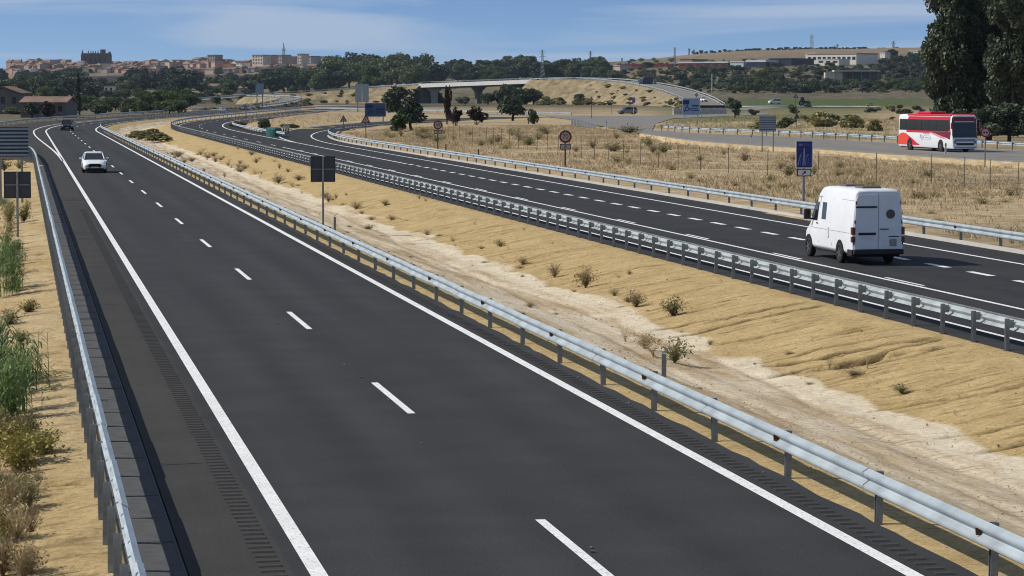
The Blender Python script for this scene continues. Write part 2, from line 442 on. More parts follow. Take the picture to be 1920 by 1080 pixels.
WALLS = [mat('wall_%s' % n, c, 0.9, var=0.3, scale=0.12) for n, c in (
    ('ochre', (0.48, 0.38, 0.28)), ('rose', (0.50, 0.33, 0.28)), ('cream', (0.64, 0.56, 0.46)), ('stone', (0.34, 0.29, 0.25)),
    ('terracotta', (0.44, 0.235, 0.175)), ('white', (0.74, 0.71, 0.66)), ('grey', (0.38, 0.36, 0.36)))]

# ------------------------------------------------------------------ the ground
def ground_material():
    """open country: straw, scrub, green crop and bare earth, mixed by the land-cover attributes and noise"""
    m = bpy.data.materials.new('open_country'); m.use_nodes = True
    t = m.node_tree; b = t.nodes['Principled BSDF']; b.inputs['Roughness'].default_value = 0.95; b.inputs['Specular IOR Level'].default_value = 0.1
    tc = t.nodes.new('ShaderNodeTexCoord')
    def noise(scale, detail=6, rough=0.65, stretch=None):
        n = t.nodes.new('ShaderNodeTexNoise'); n.inputs['Scale'].default_value = scale; n.inputs['Detail'].default_value = detail; n.inputs['Roughness'].default_value = rough
        if stretch:
            mp = t.nodes.new('ShaderNodeMapping'); mp.inputs['Scale'].default_value = stretch
            t.links.new(tc.outputs['Object'], mp.inputs['Vector']); t.links.new(mp.outputs[0], n.inputs['Vector'])
        else:
            t.links.new(tc.outputs['Object'], n.inputs['Vector'])
        return n.outputs['Fac']
    def ramp(fac, c0, c1, p0=0.35, p1=0.65):
        r = t.nodes.new('ShaderNodeValToRGB'); r.color_ramp.elements[0].position = p0; r.color_ramp.elements[1].position = p1
        r.color_ramp.elements[0].color = (*c0, 1); r.color_ramp.elements[1].color = (*c1, 1)
        t.links.new(fac, r.inputs[0]); return r.outputs[0]
    def mix(f, a, b_):
        x = t.nodes.new('ShaderNodeMix'); x.data_type = 'RGBA'
        t.links.new(f, x.inputs['Factor']); t.links.new(a, x.inputs['A']); t.links.new(b_, x.inputs['B']); return x.outputs['Result']
    def attr(n):
        a = t.nodes.new('ShaderNodeAttribute'); a.attribute_name = n; return a.outputs['Fac']
    straw = ramp(noise(0.35), (0.29, 0.22, 0.125), (0.52, 0.41, 0.26))
    fine = ramp(noise(2.5, 5, 0.75), (0.55, 0.55, 0.55), (1.25, 1.2, 1.15))
    scrub = ramp(noise(0.11, 10, 0.78), (0.045, 0.052, 0.03), (0.21, 0.172, 0.115), 0.42, 0.60)
    green = ramp(noise(0.2), (0.05, 0.085, 0.025), (0.10, 0.125, 0.045))
    earth = ramp(noise(0.25), (0.30, 0.20, 0.12), (0.42, 0.31, 0.21))
    c = mix(attr('scrub'), straw, scrub)
    c = mix(attr('green'), c, green)
    c = mix(attr('earth'), c, earth)
    x = t.nodes.new('ShaderNodeMix'); x.data_type = 'RGBA'; x.blend_type = 'MULTIPLY'; x.inputs['Factor'].default_value = 0.7
    t.links.new(c, x.inputs['A']); t.links.new(fine, x.inputs['B']); t.links.new(x.outputs['Result'], b.inputs['Base Color'])
    bp = t.nodes.new('ShaderNodeBump'); bp.inputs['Strength'].default_value = 0.6; bp.inputs['Distance'].default_value = 0.15
    t.links.new(noise(1.8, 6, 0.75), bp.inputs['Height']); t.links.new(bp.outputs[0], b.inputs['Normal'])
    return m

def sand_material(name, streak):
    """bare sandy soil: tan, pale silt where water has stood (attribute), brown in the rills (attribute) for damp soil and their painted shade"""
    m = bpy.data.materials.new(name); m.use_nodes = True
    t = m.node_tree; b = t.nodes['Principled BSDF']; b.inputs['Roughness'].default_value = 0.95; b.inputs['Specular IOR Level'].default_value = 0.1
    tc = t.nodes.new('ShaderNodeTexCoord')
    def noise(scale, stretch, detail=6, rough=0.65):
        n = t.nodes.new('ShaderNodeTexNoise'); n.inputs['Scale'].default_value = scale; n.inputs['Detail'].default_value = detail; n.inputs['Roughness'].default_value = rough
        mp = t.nodes.new('ShaderNodeMapping'); mp.inputs['Scale'].default_value = stretch
        t.links.new(tc.outputs['Object'], mp.inputs['Vector']); t.links.new(mp.outputs[0], n.inputs['Vector'])
        return n.outputs['Fac']
    def ramp(fac, c0, c1, p0=0.35, p1=0.65):
        r = t.nodes.new('ShaderNodeValToRGB'); r.color_ramp.elements[0].position = p0; r.color_ramp.elements[1].position = p1
        r.color_ramp.elements[0].color = (*c0, 1); r.color_ramp.elements[1].color = (*c1, 1)
        t.links.new(fac, r.inputs[0]); return r.outputs[0]
    def mix(f, a, b_, mode='MIX'):
        x = t.nodes.new('ShaderNodeMix'); x.data_type = 'RGBA'; x.blend_type = mode
        if isinstance(f, float): x.inputs['Factor'].default_value = f
        else: t.links.new(f, x.inputs['Factor'])
        t.links.new(a, x.inputs['A']); t.links.new(b_, x.inputs['B']); return x.outputs['Result']
    def attr(n):
        a = t.nodes.new('ShaderNodeAttribute'); a.attribute_name = n; return a.outputs['Fac']
    tan = ramp(noise(0.8, (1, 1, 1)), (0.395, 0.29, 0.138), (0.495, 0.375, 0.192))
    silt = ramp(noise(1.0, streak), (0.42, 0.31, 0.18), (0.64, 0.55, 0.41), 0.36, 0.56)
    c = mix(attr('silt'), tan, silt)
    brown = ramp(noise(3.0, (1, 1, 1)), (0.085, 0.057, 0.024), (0.19, 0.13, 0.062))
    c = mix(attr('rill'), c, brown)  # shade of the rill walls painted in along with damp soil
    # short dark streaks lying across the slope
    c = mix(ramp(noise(1.0, (0.7, 5.5, 1), 7, 0.72), (0, 0, 0), (0.62, 0.62, 0.62), 0.56, 0.66), c, brown)
    c = mix(ramp(noise(1.0, (2.6, 14.0, 1), 5, 0.7), (0, 0, 0), (0.5, 0.5, 0.5), 0.58, 0.68), c, brown)
    c = mix(attr('pale'), c, ramp(noise(1.5, (1, 1, 1)), (0.56, 0.48, 0.35), (0.68, 0.60, 0.46)))
    fine = ramp(noise(9.0, (1, 1, 1), 6, 0.8), (0.66, 0.64, 0.62), (1.2, 1.19, 1.18))
    c = mix(0.85, c, fine, 'MULTIPLY')
    t.links.new(c, b.inputs['Base Color'])
    bp = t.nodes.new('ShaderNodeBump'); bp.inputs['Strength'].default_value = 0.8; bp.inputs['Distance'].default_value = 0.05
    t.links.new(noise(7.0, (1, 1, 1), 7, 0.75), bp.inputs['Height']); t.links.new(bp.outputs[0], b.inputs['Normal'])
    return m

def grid_faces(nu, nv):
    i = np.arange(nu - 1)[:, None] * nv + np.arange(nv - 1)[None, :]
    i = i.ravel()
    return np.stack([i, i + nv, i + nv + 1, i + 1], 1)

def vnoise(x, y, seed=0):
    """smooth value noise on numpy arrays"""
    def h(i, j):
        v = np.sin(i * 127.1 + j * 311.7 + seed * 74.7) * 43758.5453
        return v - np.floor(v)
    i, j = np.floor(x), np.floor(y); u, v = x - i, y - j
    u, v = u * u * (3 - 2 * u), v * v * (3 - 2 * v)
    return (h(i, j) * (1 - u) + h(i + 1, j) * u) * (1 - v) + (h(i, j + 1) * (1 - u) + h(i + 1, j + 1) * u) * v

def fattr(me, name, vals):
    a = me.attributes.new(name, 'FLOAT', 'POINT')
    a.data.foreach_set('value', np.asarray(vals, dtype=np.float32).ravel())

def inv_n(x, y):
    """offset n of a point near the motorway (numpy), with the bends followed roughly"""
    off = np.where(y > S0, (np.minimum(y, S1) - S0) ** 2 / (2 * R0) + np.maximum(y - S1, 0) * math.tan(A0), 0)
    return x - off

def build_ground():
    xs = np.unique(np.round(np.concatenate([-np.geomspace(60, 6000, 34)[::-1], np.arange(-60, 130, 2.5), np.geomspace(130, 6000, 60)]), 2))
    ys = np.unique(np.round(np.concatenate([np.arange(-60, 20, 10), np.arange(20, 640, 5), np.geomspace(640, 9500, 150)]), 2))
    Y, X = np.meshgrid(ys, xs, indexing='ij')
    Z = terrain(X, Y)
    n = inv_n(X, Y)
    dep = sstep((n + 7) / 4) * sstep((34.5 - n) / 4) * sstep((560 - Y) / 60)      # hollow under the roadworks
    left = sstep((-4 - n) / 5) * sstep((300 - Y) / 60)
    Z = Z - 2.2 * dep - 1.2 * left
    cX, cD = camXD(X, Y); pxx = 960 + FP * cX / np.maximum(cD, 1)
    near = sstep((cD - 40) / 40) * (1 - dep) * sstep((520 - cD) / 120)
    Z = Z + near * (vnoise(X * .12, Y * .12, 1) - .5) * .25
    me = new_mesh('ground', np.stack([X.ravel(), Y.ravel(), Z.ravel()], 1), grid_faces(len(ys), len(xs)), M['ground'], True)
    nz = vnoise(X * .004, Y * .004, 3) * .6 + vnoise(X * .015, Y * .015, 4) * .4
    scrub = sstep((cD - 520) / 500) * np.clip(.35 + 1.1 * nz, 0, 1)
    scrub = np.maximum(scrub, sstep((pxx - 1200) / 150) * sstep((cD - 900) / 350) * .95)
    scrub = np.maximum(scrub, .45 * sstep((vnoise(X * .05, Y * .05, 9) - .62) / .12) * sstep((pxx - 700) / 200))
    scrub = np.where((pxx < 330) & (cD > 330), np.maximum(scrub, .9), scrub)
    green = ((pxx > 1370) & (pxx < 1740) & (cD > 1000) & (cD < 1350)) * 1.0 * sstep((nz - .25) / .2)
    green = np.maximum(green, ((pxx > 1230) & (pxx < 1640) & (cD > 500) & (cD < 900)) * .6)
    green = np.maximum(green, ((pxx > 1640) & (pxx < 1740) & (cD > 700) & (cD < 1000)) * .25)
    earth = sstep((pxx - 1600) / 60) * sstep((cD - 380) / 60) * sstep((640 - cD) / 80) * .9
    earth = np.maximum(earth, ((pxx > 560) & (pxx < 720) & (cD > 820) & (cD < 1010)) * .8)
    earth = np.maximum(earth, sstep((pxx - 1150) / 150) * sstep((cD - 2300) / 500) * .35)
    earth = np.maximum(earth, ((pxx < 640) & (cD > 1700)) * .45 * sstep((nz - .35) / .2))
    fattr(me, 'scrub', np.clip(scrub, 0, 1)); fattr(me, 'green', np.clip(green, 0, 1)); fattr(me, 'earth', np.clip(earth, 0, 1))
    return tag(obj('ground', me), kind='structure')

def build_median():
    s = np.concatenate([np.arange(22, 34, .1), np.arange(34, 82, .065), np.arange(82, 115, .12), np.arange(115, 200, .3), np.arange(200, 560, 1.0)])
    n = np.concatenate([np.linspace(11.2, 14.6, 30), np.linspace(14.7, 22.4, 74)])
    Sg, Ng = np.meshgrid(s, n, indexing='ij')
    prof = np.interp(Ng, [11.2, 11.45, 11.6, 12.4, 14.6, 16.0, 17.1, 17.9, 20.6, 21.6, 22.05, 22.4], [-.06, -.03, -.012, -.03, -.55, -.78, -.80, -.70, -.16, -.04, -.03, -.15])
    z = prof.copy()
    mid = sstep((Ng - 11.7) / .6) * sstep((21.9 - Ng) / .4)
    z += mid * ((vnoise(Sg * .35, Ng * .5, 2) - .5) * .05 + (vnoise(Sg * 1.3, Ng * 1.3, 5) - .5) * .05 + (vnoise(Sg * 4, Ng * 4, 6) - .5) * .022)
    rill = np.zeros_like(z)
    up = sstep((Ng - 16.9) / .8) * sstep((22.0 - Ng) / .5)
    rs = random.Random(3)
    # many small rills down the right bank, running back toward the camera as they fall
    q = 22.0
    while q < 330:
        big = rs.random() < .07
        k = rs.uniform(-.28, .12); dpt = rs.uniform(.12, .2) if big else rs.uniform(.03, .075); w = rs.uniform(.08, .13) if big else rs.uniform(.045, .075)
        n0, n1 = (17.0, 21.9) if big else sorted((rs.uniform(17.2, 21.5), rs.uniform(17.2, 21.5)))
        i0, i1 = np.searchsorted(s, [q - 12, q + 14])
        if i1 > i0:
            S_, N_ = Sg[i0:i1], Ng[i0:i1]
            path = q + (N_ - 17) * k + .12 * np.sin(N_ * 2.1 + q) + .05 * np.sin(N_ * 6 + q * 3)
            e = np.exp(-np.abs((S_ - path) / w) ** 3) * sstep((N_ - n0) / .5) * sstep((n1 - N_) / .5) * up[i0:i1]
            z[i0:i1] -= dpt * e
            rill[i0:i1] = np.maximum(rill[i0:i1], e * (1.3 if big else 1.1) * (dpt / .12) ** .5)  # mask darkens each rill, shade put into its colour
        q += rs.uniform(.12, .5) if q < 120 else rs.uniform(.8, 2.5)
    # the one deep washed-out gully
    path = 58.2 - (Ng - 17) * .14 + .16 * np.sin(Ng * 2.6) + .06 * np.sin(Ng * 9)
    e = np.exp(-np.abs((Sg - path) / (.12 + .24 * np.exp(-((Ng - 19.3) / 1.1) ** 2))) ** 4) * sstep((Ng - 16.6) / .6) * sstep((21.9 - Ng) / .8)
    z -= e * (.18 + .40 * np.exp(-((Ng - 19.0) / 1.3) ** 2)); rill = np.maximum(rill, e)  # gully's inner shade is partly painted through the mask
    # shallow braided channels along the bottom
    for c, a, ph in ((15.3, .5, 0), (16.4, .4, 2), (14.0, .35, 4)):
        pn = c + a * np.sin(Sg * .09 + ph) + .15 * np.sin(Sg * .31 + ph)
        e = np.exp(-((Ng - pn) / .16) ** 2)
        z -= .05 * e; rill = np.maximum(rill, .28 * e * vnoise(Sg * .4, Ng * 3, 8))
    silt = sstep((Ng - 13.2) / 1.2) * sstep((17.9 - Ng + (vnoise(Sg * .25, Ng * .3, 7) - .5) * 1.5) / .35)
    brk = vnoise(Sg * .22 + 3, Ng * .15, 17)
    pale = sstep((Ng - 16.75 + (vnoise(Sg * .5, Ng * 0, 18) - .5) * .5) / .18) * sstep((17.75 - Ng + (vnoise(Sg * .6, Ng * 0, 19) - .5) * .6) / .12) * sstep((brk - .22) / .12)
    pale = np.maximum(pale, .7 * sstep((Ng - 13.9 + (vnoise(Sg * .3, Ng * 0, 23) - .5) * 1.0) / .3) * sstep((15.0 - Ng + (vnoise(Sg * .4, Ng * 0, 24) - .5) * 1.2) / .3) * sstep((vnoise(Sg * .12, Ng * .3, 26) - .5) / .15))
    xy = np.array([P(a, 0) for a in s]); xy1 = np.array([P(a, 1) for a in s]); d = xy1 - xy
    X = xy[:, 0][:, None] + d[:, 0][:, None] * n[None, :]; Y = xy[:, 1][:, None] + d[:, 1][:, None] * n[None, :]
    me = new_mesh('median_ground', np.stack([X.ravel(), Y.ravel(), z.ravel()], 1), grid_faces(len(s), len(n))[:, ::-1], M['sand'], True)
    fattr(me, 'silt', silt); fattr(me, 'rill', np.clip(rill, 0, 1)); fattr(me, 'pale', pale)
    return tag(obj('median_ground', me), kind='structure')

def build_left_verge():
    s = np.concatenate([np.arange(22, 95, .11), np.arange(95, 300, .5)])
    n = np.concatenate([np.linspace(-9, -3, 10)[:-1], np.linspace(-3, 2.1, 52)])
    Sg, Ng = np.meshgrid(s, n, indexing='ij')
    z = np.interp(Ng, [-9, -4, -1.2, .3, .9, 1.2, 1.3, 2.1], [-1.5, -.9, -.35, -.10, -.03, -.02, -.16, -.2])
    z = np.where(Sg > 215, np.minimum(z, np.interp(Ng, [-9, -6, -5.2, -4.8], [-1.2, -.3, -.1, -.2])), z)
    up = sstep((1.05 - Ng) / .3)
    w = vnoise(Sg * 2.4 + .25 * np.sin(Ng * 1.7), Ng * .35, 11) * .6 + vnoise(Sg * 5.5, Ng * .9, 12) * .4
    z += up * ((w - .5) * .11 + (vnoise(Sg * .6, Ng * .4, 13) - .5) * .12 + (vnoise(Sg * 7, Ng * 5, 14) - .5) * .03)
    rill = up * sstep((.36 - w) / .10) * .5
    for q in (39.5, 44.2, 50.8, 57.3, 62.4, 71.0, 80.5, 96.0, 118.0):
        e = np.exp(-((Sg - q - .25 * np.sin(Ng * 2 + q)) / .12) ** 2) * up
        z -= .12 * e; rill = np.maximum(rill, e)
    me = new_mesh('left_verge', np.stack([Ng.ravel(), Sg.ravel(), z.ravel()], 1), grid_faces(len(s), len(n))[:, ::-1], M['sand_left'], True)
    fattr(me, 'silt', .35 * vnoise(Sg * .2, Ng * .3, 15)); fattr(me, 'rill', np.clip(rill, 0, 1))
    return tag(obj('left_verge', me), kind='structure')

M['ground'] = ground_material()
M['sand'] = sand_material('median_sand', (1.1, 0.12, 1))
M['sand_left'] = sand_material('verge_sand', (0.2, 1.2, 1))
build_ground(); build_median(); build_left_verge()
def pebbles():
    rng = np.random.default_rng(12); n = 4200
    s = 28 + 80 * rng.random(n) ** 1.4; x = rng.uniform(11.6, 21.8, n)
    z = np.interp(x, [11.2, 11.45, 11.6, 12.4, 14.6, 16.0, 17.1, 17.9, 20.6, 21.6, 22.05], [-.06, -.03, -.012, -.03, -.55, -.78, -.80, -.70, -.16, -.04, -.03])
    r = rng.uniform(.006, .020, n) * (1 + (rng.random(n) > .97) * 1.3)
    d = np.array([(1, 0, 0), (-1, 0, 0), (0, 1, 0), (0, -1, 0), (0, 0, .8), (0, 0, -.8)])
    v = np.stack([x, s, z + .01], 1)[:, None, :] + d[None] * (r[:, None, None] * rng.uniform(.6, 1.4, (n, 6, 1)))
    f = np.array([(0, 2, 4), (2, 1, 4), (1, 3, 4), (3, 0, 4), (2, 0, 5), (1, 2, 5), (3, 1, 5), (0, 3, 5)])
    F = (f[None] + (np.arange(n) * 6)[:, None, None]).reshape(-1, 3)
    m = mat('pebble', (0.50, 0.40, 0.26), .95, col2=(.24, .175, .095), scale=1.3)
    return tag(obj('pebbles', new_mesh('pebbles', v.reshape(-1, 3), F, m)), 'small stones and clods strewn over the sandy median', 'gravel', kind='stuff')
pebbles()

# ------------------------------------------------------------------ roads
def strip_mesh(name, a, b, z, m, thick=0.0):
    """ribbon between two polylines of equal length; z a number or list"""
    n = len(a)
    zz = z if hasattr(z, '__len__') else [z] * n
    v = [(a[i][0], a[i][1], zz[i]) for i in range(n)] + [(b[i][0], b[i][1], zz[i]) for i in range(n)]
    f = [(i, n + i, n + i + 1, i + 1) for i in range(n - 1)]
    if thick:
        v += [(p[0], p[1], p[2] - thick) for p in v[:2 * n]]
        f += [(i + 2 * n, i + 2 * n + 1, i + 1, i) for i in range(n - 1)] + [(n + i, n + i + 1, n + i + 1 + 2 * n, n + i + 2 * n) for i in range(n - 1)]
        f += [(0, 2 * n, 3 * n, n), (n - 1, 2 * n - 1, 4 * n - 1, 3 * n - 1)]
    return new_mesh(name, v, f, m)

def srange(s0, s1, step=6.0):
    k = max(2, int(round((s1 - s0) / step)) + 1)
    return [s0 + (s1 - s0) * i / (k - 1) for i in range(k)]

def fn(v):
    return v if callable(v) else (lambda s: v)

def road_strip(name, s0, s1, n0, n1, z, m, parent=None, step=6.0, thick=0.0):
    ss = srange(s0, s1, step)
    f0, f1 = fn(n0), fn(n1)
    o = obj(name, strip_mesh(name, [P(s, f0(s)) for s in ss], [P(s, f1(s)) for s in ss], z, m, thick), parent)
    return o

def resample(pts, step):
    """Catmull-Rom through points (any dimension), resampled by arc length"""
    p = np.array(pts, float)
    ext = np.vstack([2 * p[0] - p[1], p, 2 * p[-1] - p[-2]])
    out = []
    for i in range(1, len(ext) - 2):
        a, b, c, d = ext[i - 1], ext[i], ext[i + 1], ext[i + 2]
        for t in np.linspace(0, 1, 24, endpoint=False):
            out.append(.5 * ((2 * b) + (-a + c) * t + (2 * a - 5 * b + 4 * c - d) * t * t + (-a + 3 * b - 3 * c + d) * t ** 3))
    out.append(ext[-2]); out = np.array(out)
    L = np.concatenate([[0], np.cumsum(np.linalg.norm(np.diff(out[:, :2], axis=0), axis=1))])
    k = max(2, int(round(L[-1] / step)) + 1)
    q = np.linspace(0, L[-1], k)
    return np.stack([np.interp(q, L, out[:, j]) for j in range(out.shape[1])], 1)

def offset_line(pts, off):
    """shift a polyline sideways (+ = right of travel)"""
    p = np.array(pts, float)
    t = np.gradient(p[:, :2], axis=0); t /= np.linalg.norm(t, axis=1)[:, None]
    q = p.copy(); q[:, 0] += t[:, 1] * off; q[:, 1] -= t[:, 0] * off
    return q

SEND = 1010.0
def left_edge(s):
    return 1.95 - 6.4 * float(sstep((s - 205) / 60))
def ragged(s):
    return 11.40 + .035 * math.sin(s * 1.7) * math.sin(s * .37 + 1) + .03 * math.sin(s * 4.3 + 2) * math.sin(s * .9)
LEFT = road_strip('near_carriageway', 20, SEND, 3.2, ragged, 0.0, M['asphalt'], step=.8, thick=.3)
tag(LEFT, kind='structure')
tag(road_strip('hard_shoulder', 20, SEND, left_edge, 3.2, 0.0, M['asphalt_shoulder'], LEFT, thick=.3), 'browner tarmac of the hard shoulder beside the left edge line')
RIGHT = road_strip('far_carriageway', 8, SEND, 22.05, 33.0, 0.0, M['asphalt_dark'], thick=.3)
tag(RIGHT, kind='structure')

def exit_H(s): return 30.3 + max(0.0, s - 285) ** 2 / 1040.0
def exit_F(s): return 33.3 + max(0.0, s - 275) ** 2 / 990.0
EXIT_END = 552.0
def ex_strip(name, s0, s1, f0, f1, z, m, parent=None, step=5.0, thick=0.0):
    ss = srange(s0, s1, step)
    return obj(name, strip_mesh(name, [(f0(s), s) for s in ss], [(f1(s), s) for s in ss], z, m, thick), parent)
EXIT = ex_strip('exit_ramp', 8, EXIT_END, lambda s: 33.0 if s < 300 else exit_H(s) - .8, lambda s: exit_F(s) + 2.3, -0.004, M['asphalt_dark'], thick=.3)
tag(EXIT, kind='structure')

# painted lines
def line(parent, s0, s1, n, w=.2, z=.004, name='edge_line', step=6.0):
    f = fn(n)
    return road_strip(name, s0, s1, lambda s: f(s) - w / 2, lambda s: f(s) + w / 2, z, M['paint'], parent, step)
line(LEFT, 20, SEND, 3.5, .21)
line(LEFT, 20, SEND, 10.62, .21)
line(LEFT, 219, SEND, lambda s: 3.4 - 1.6 * float(sstep((s - 219) / 140)), .2)
k = 0
s = 29.6
while s < 900:
    line(LEFT, s, s + 5.1, 6.95, .14, name='lane_dash', step=5)
    s += 17.05
line(RIGHT, 8, SEND, 23.1, .14)
line(RIGHT, 8, 262, 26.45, .16, name='lane_line')
s = 12.0
while s < 900:
    if s < 262:
        line(RIGHT, s, s + 3.5, 26.72, .13, name='lane_dash', step=5)
    else:
        line(RIGHT, s, s + 5, 26.45, .15, name='lane_dash', step=5)
    s += 17 if s > 262 else 12.5
s = 10.0
while s < 205:
    line(RIGHT, s, s + 2.0, 30.25, .28, name='exit_dash', step=5)
    s += 4.0
line(RIGHT, 205, SEND, 30.2, .2, name='edge_line')
def ex_line(s0, s1, f, w=.2):
    return ex_strip('edge_line', s0, s1, lambda s: f(s) - w / 2, lambda s: f(s) + w / 2, .004, M['paint'], EXIT)
ex_line(8, EXIT_END, exit_F, .18)
ex_line(296, EXIT_END, exit_H, .22)
# painted nose where the exit leaves
def nose():
    ss = srange(292, 326, 3)
    return obj('painted_nose', strip_mesh('painted_nose', [(30.3, s) for s in ss[:4]], [(exit_H(s) + .05, s) for s in ss[:4]], .006, M['paint']), EXIT)
nose()

# milled rumble strips: one strip of small ridges each
def rumble(n0, n1, s0, s1, pitch=.36):
    v, f = [], []
    s = s0
    while s < s1:
        b = len(v); x0, x1 = n0 + random.uniform(-.01, .01), n1 + random.uniform(-.01, .01)
        prof = [(0, .002), (.02, .020), (.11, .020), (.13, .002)]
        for ds, z in prof:
            v += [(x0, s + ds, z), (x1, s + ds, z)]
        f += [(b + 2 * i, b + 2 * i + 1, b + 2 * i + 3, b + 2 * i + 2) for i in range(3)]
        f += [(b, b + 2, b + 4, b + 6), (b + 1, b + 7, b + 5, b + 3)]
        s += pitch
    o = obj('rumble_strip', new_mesh('rumble_strip', v, f, M['rumble']), LEFT)
    return tag(o, kind='stuff')
rumble(2.82, 3.10, 24, 130, .34)
rumble(10.88, 11.12, 24, 130, .34)
# sealed cracks across the hard shoulder
for (s, n0, n1, w) in ((40.9, 2.1, 2.75, .05), (105.5, 2.05, 3.35, .16), (158.0, 2.0, 3.4, .22), (72.0, 2.05, 2.5, .05)):
    obj('tar_seam', strip_mesh('tar_seam', [(n0, s), (n1, s + .1)], [(n0, s + w), (n1, s + .1 + w)], .004, M['tar']), LEFT)
# small scraps lying on the tarmac
rs = random.Random(5); made = []
for i in range(14):
    s_ = rs.uniform(32, 75); n_ = rs.choice([6.95 + rs.gauss(0, .35), rs.uniform(2.0, 11.2), 11.2])
    mb = MB().cbox((0, 0, .012), (rs.uniform(.03, .06), rs.uniform(.03, .05), .02))
    made.append(tag(mb.build('loose_stone', M['concrete'], None, (n_, s_, .001), rs.uniform(0, 3)), 'small pale stone lying loose on the near carriageway', 'stone', 'loose stones on the tarmac'))
number_off(made)

# concrete gutter along the left guardrail, slab by slab
GUT = road_strip('gutter', 20, 205, 1.22, 1.94, -.035, M['tar'], thick=.2)
tag(GUT, kind='structure')
slab = MB()
slab.add([(0, 0, 0), (.66, 0, .012), (.66, 1.955, .012), (0, 1.955, 0), (.02, .02, .03), (.64, .02, .03), (.64, 1.935, .03), (.02, 1.935, .03)],
         [(4, 5, 6, 7), (0, 1, 5, 4), (1, 2, 6, 5), (2, 3, 7, 6), (3, 0, 4, 7)])
slab_me = slab.mesh('slab', M['gutter'])
s = 22.0; rs = random.Random(11)
while s < 204:
    o = obj('slab', slab_me, GUT, (1.25, s, -.034 + rs.uniform(-.004, .006))); o.rotation_euler = (rs.uniform(-.003, .003), rs.uniform(-.01, .01), 0)
    s += 1.985
# pale kerb under the right-hand guardrail
ss = srange(10, 330, 5)
tag(obj('kerb', strip_mesh('kerb', [(exit_F(s) + 2.05, s) for s in ss], [(exit_F(s) + 2.27, s) for s in ss], .12, M['concrete_pale'], .2)), kind='structure')

# ------------------------------------------------------------------ guardrails
WP = [(0, .43), (.015, .44), (.075, .475), (.08, .50), (.075, .525), (.01, .57), (.0, .59), (.01, .61), (.075, .655), (.08, .68), (.075, .705), (.015, .74), (0, .75)]
def beam_mesh(L=4.0):
    """one corrugated steel section along +X, the ridges facing -Y"""
    v, f = [], []
    n = len(WP)
    for x in (0.0, L + .12):
        v += [(x, -d, z) for d, z in WP] + [(x, -d + .005, z) for d, z in WP]
    m = 2 * n
    for i in range(n - 1):
        f += [(i, m + i, m + i + 1, i + 1), (n + i + 1, m + n + i + 1, m + n + i, n + i)]
    f += [(0, n, m + n, m), (n - 1, m + n - 1, m + 2 * n - 1, 2 * n - 1)]
    for q in (0, m):
        f += [(q + i, q + i + 1, q + n + i + 1, q + n + i) for i in range(n - 1)]
    me = new_mesh('beam', v, f, M['galv'])
    return me
def post_mesh(h=.80):
    c = [(-.06, -.03), (.06, -.03), (.06, -.018), (-.048, -.018), (-.048, .018), (.06, .018), (.06, .03), (-.06, .03)]
    mb = MB()
    for a in ([(-.06, -.03), (.06, -.03), (.06, -.02), (-.06, -.02)], [(-.06, -.02), (-.048, -.02), (-.048, .02), (-.06, .02)], [(-.06, .02), (.06, .02), (.06, .03), (-.06, .03)]):
        mb.prism([(p[1] * 1.25, p[0] * .8) for p in a], h + .5, 'z', -.5)
    return mb.mesh('post', M['galv_post'])
BEAM = beam_mesh(4.0)
POST = post_mesh(.71)
POST_HI = post_mesh(.74)
SPACER = MB().box(-.04, .04, -.13, 0, .50, .68).mesh('spacer', M['galv_post'])
REFL = MB().prism([(-.05, 0), (.05, 0), (.06, .08), (.03, .13), (-.03, .13), (-.06, .08)], .02, 'y', 0).mesh('reflector', mat('amber_reflector', (0.16, 0.06, 0.02), 0.3, var=.3, scale=20))
LOWER = MB().box(0, 4.1, -.012, 0, .10, .30).mesh('lower_rail', M['galv'])

GR = random.Random(77)
def guardrail(pts, label, posts=4.0, side=1, back=.13, refl=0, sect=4.0, bright=None, spacers=True):
    """pts: polyline (x, y, z) of the beam face; side=+1 road lies to the right of travel, posts stand on the other side"""
    p = resample(pts, sect)
    root = empty('guardrail', tuple(p[0]), 0, label, 'guardrail')
    o0 = Vector(p[0])
    for i in range(len(p) - 1):
        a, b = Vector(p[i]), Vector(p[i + 1])
        d = b - a; L = Vector((d.x, d.y, 0)).length
        rz = math.atan2(d.y, d.x)
        e = obj('beam', BEAM, root, a - o0, rz, (L / 4.0 * (1 if side > 0 else 1), side, 1))
        e.rotation_euler = (0, -math.atan2(d.z, L), rz)
        e.location.z += (.003 if i % 2 else 0) + GR.uniform(-.004, .004)
        e.rotation_euler.z += GR.uniform(-.0022, .0022); e.rotation_euler.x = GR.uniform(-.008, .008)
    q = resample(pts, posts)
    for i in range(len(q)):
        a = Vector(q[i]); d = Vector(q[min(i + 1, len(q) - 1)]) - Vector(q[max(i - 1, 0)])
        rz = math.atan2(d.y, d.x)
        left = Vector((-math.sin(rz), math.cos(rz), 0)) * side
        pp = obj('post', POST, root, a - o0 + left * back, rz); pp.rotation_euler = (GR.uniform(-.02, .02), GR.uniform(-.02, .02), rz + GR.uniform(-.05, .05))
        if spacers: obj('spacer', SPACER, root, a - o0 + left * (back - .02), rz, (1, side, 1))
        if refl and i % refl == 0:
            obj('reflector', REFL, root, a - o0 - left * .03 + Vector((0, 0, .56)), rz + math.pi / 2)
    return root

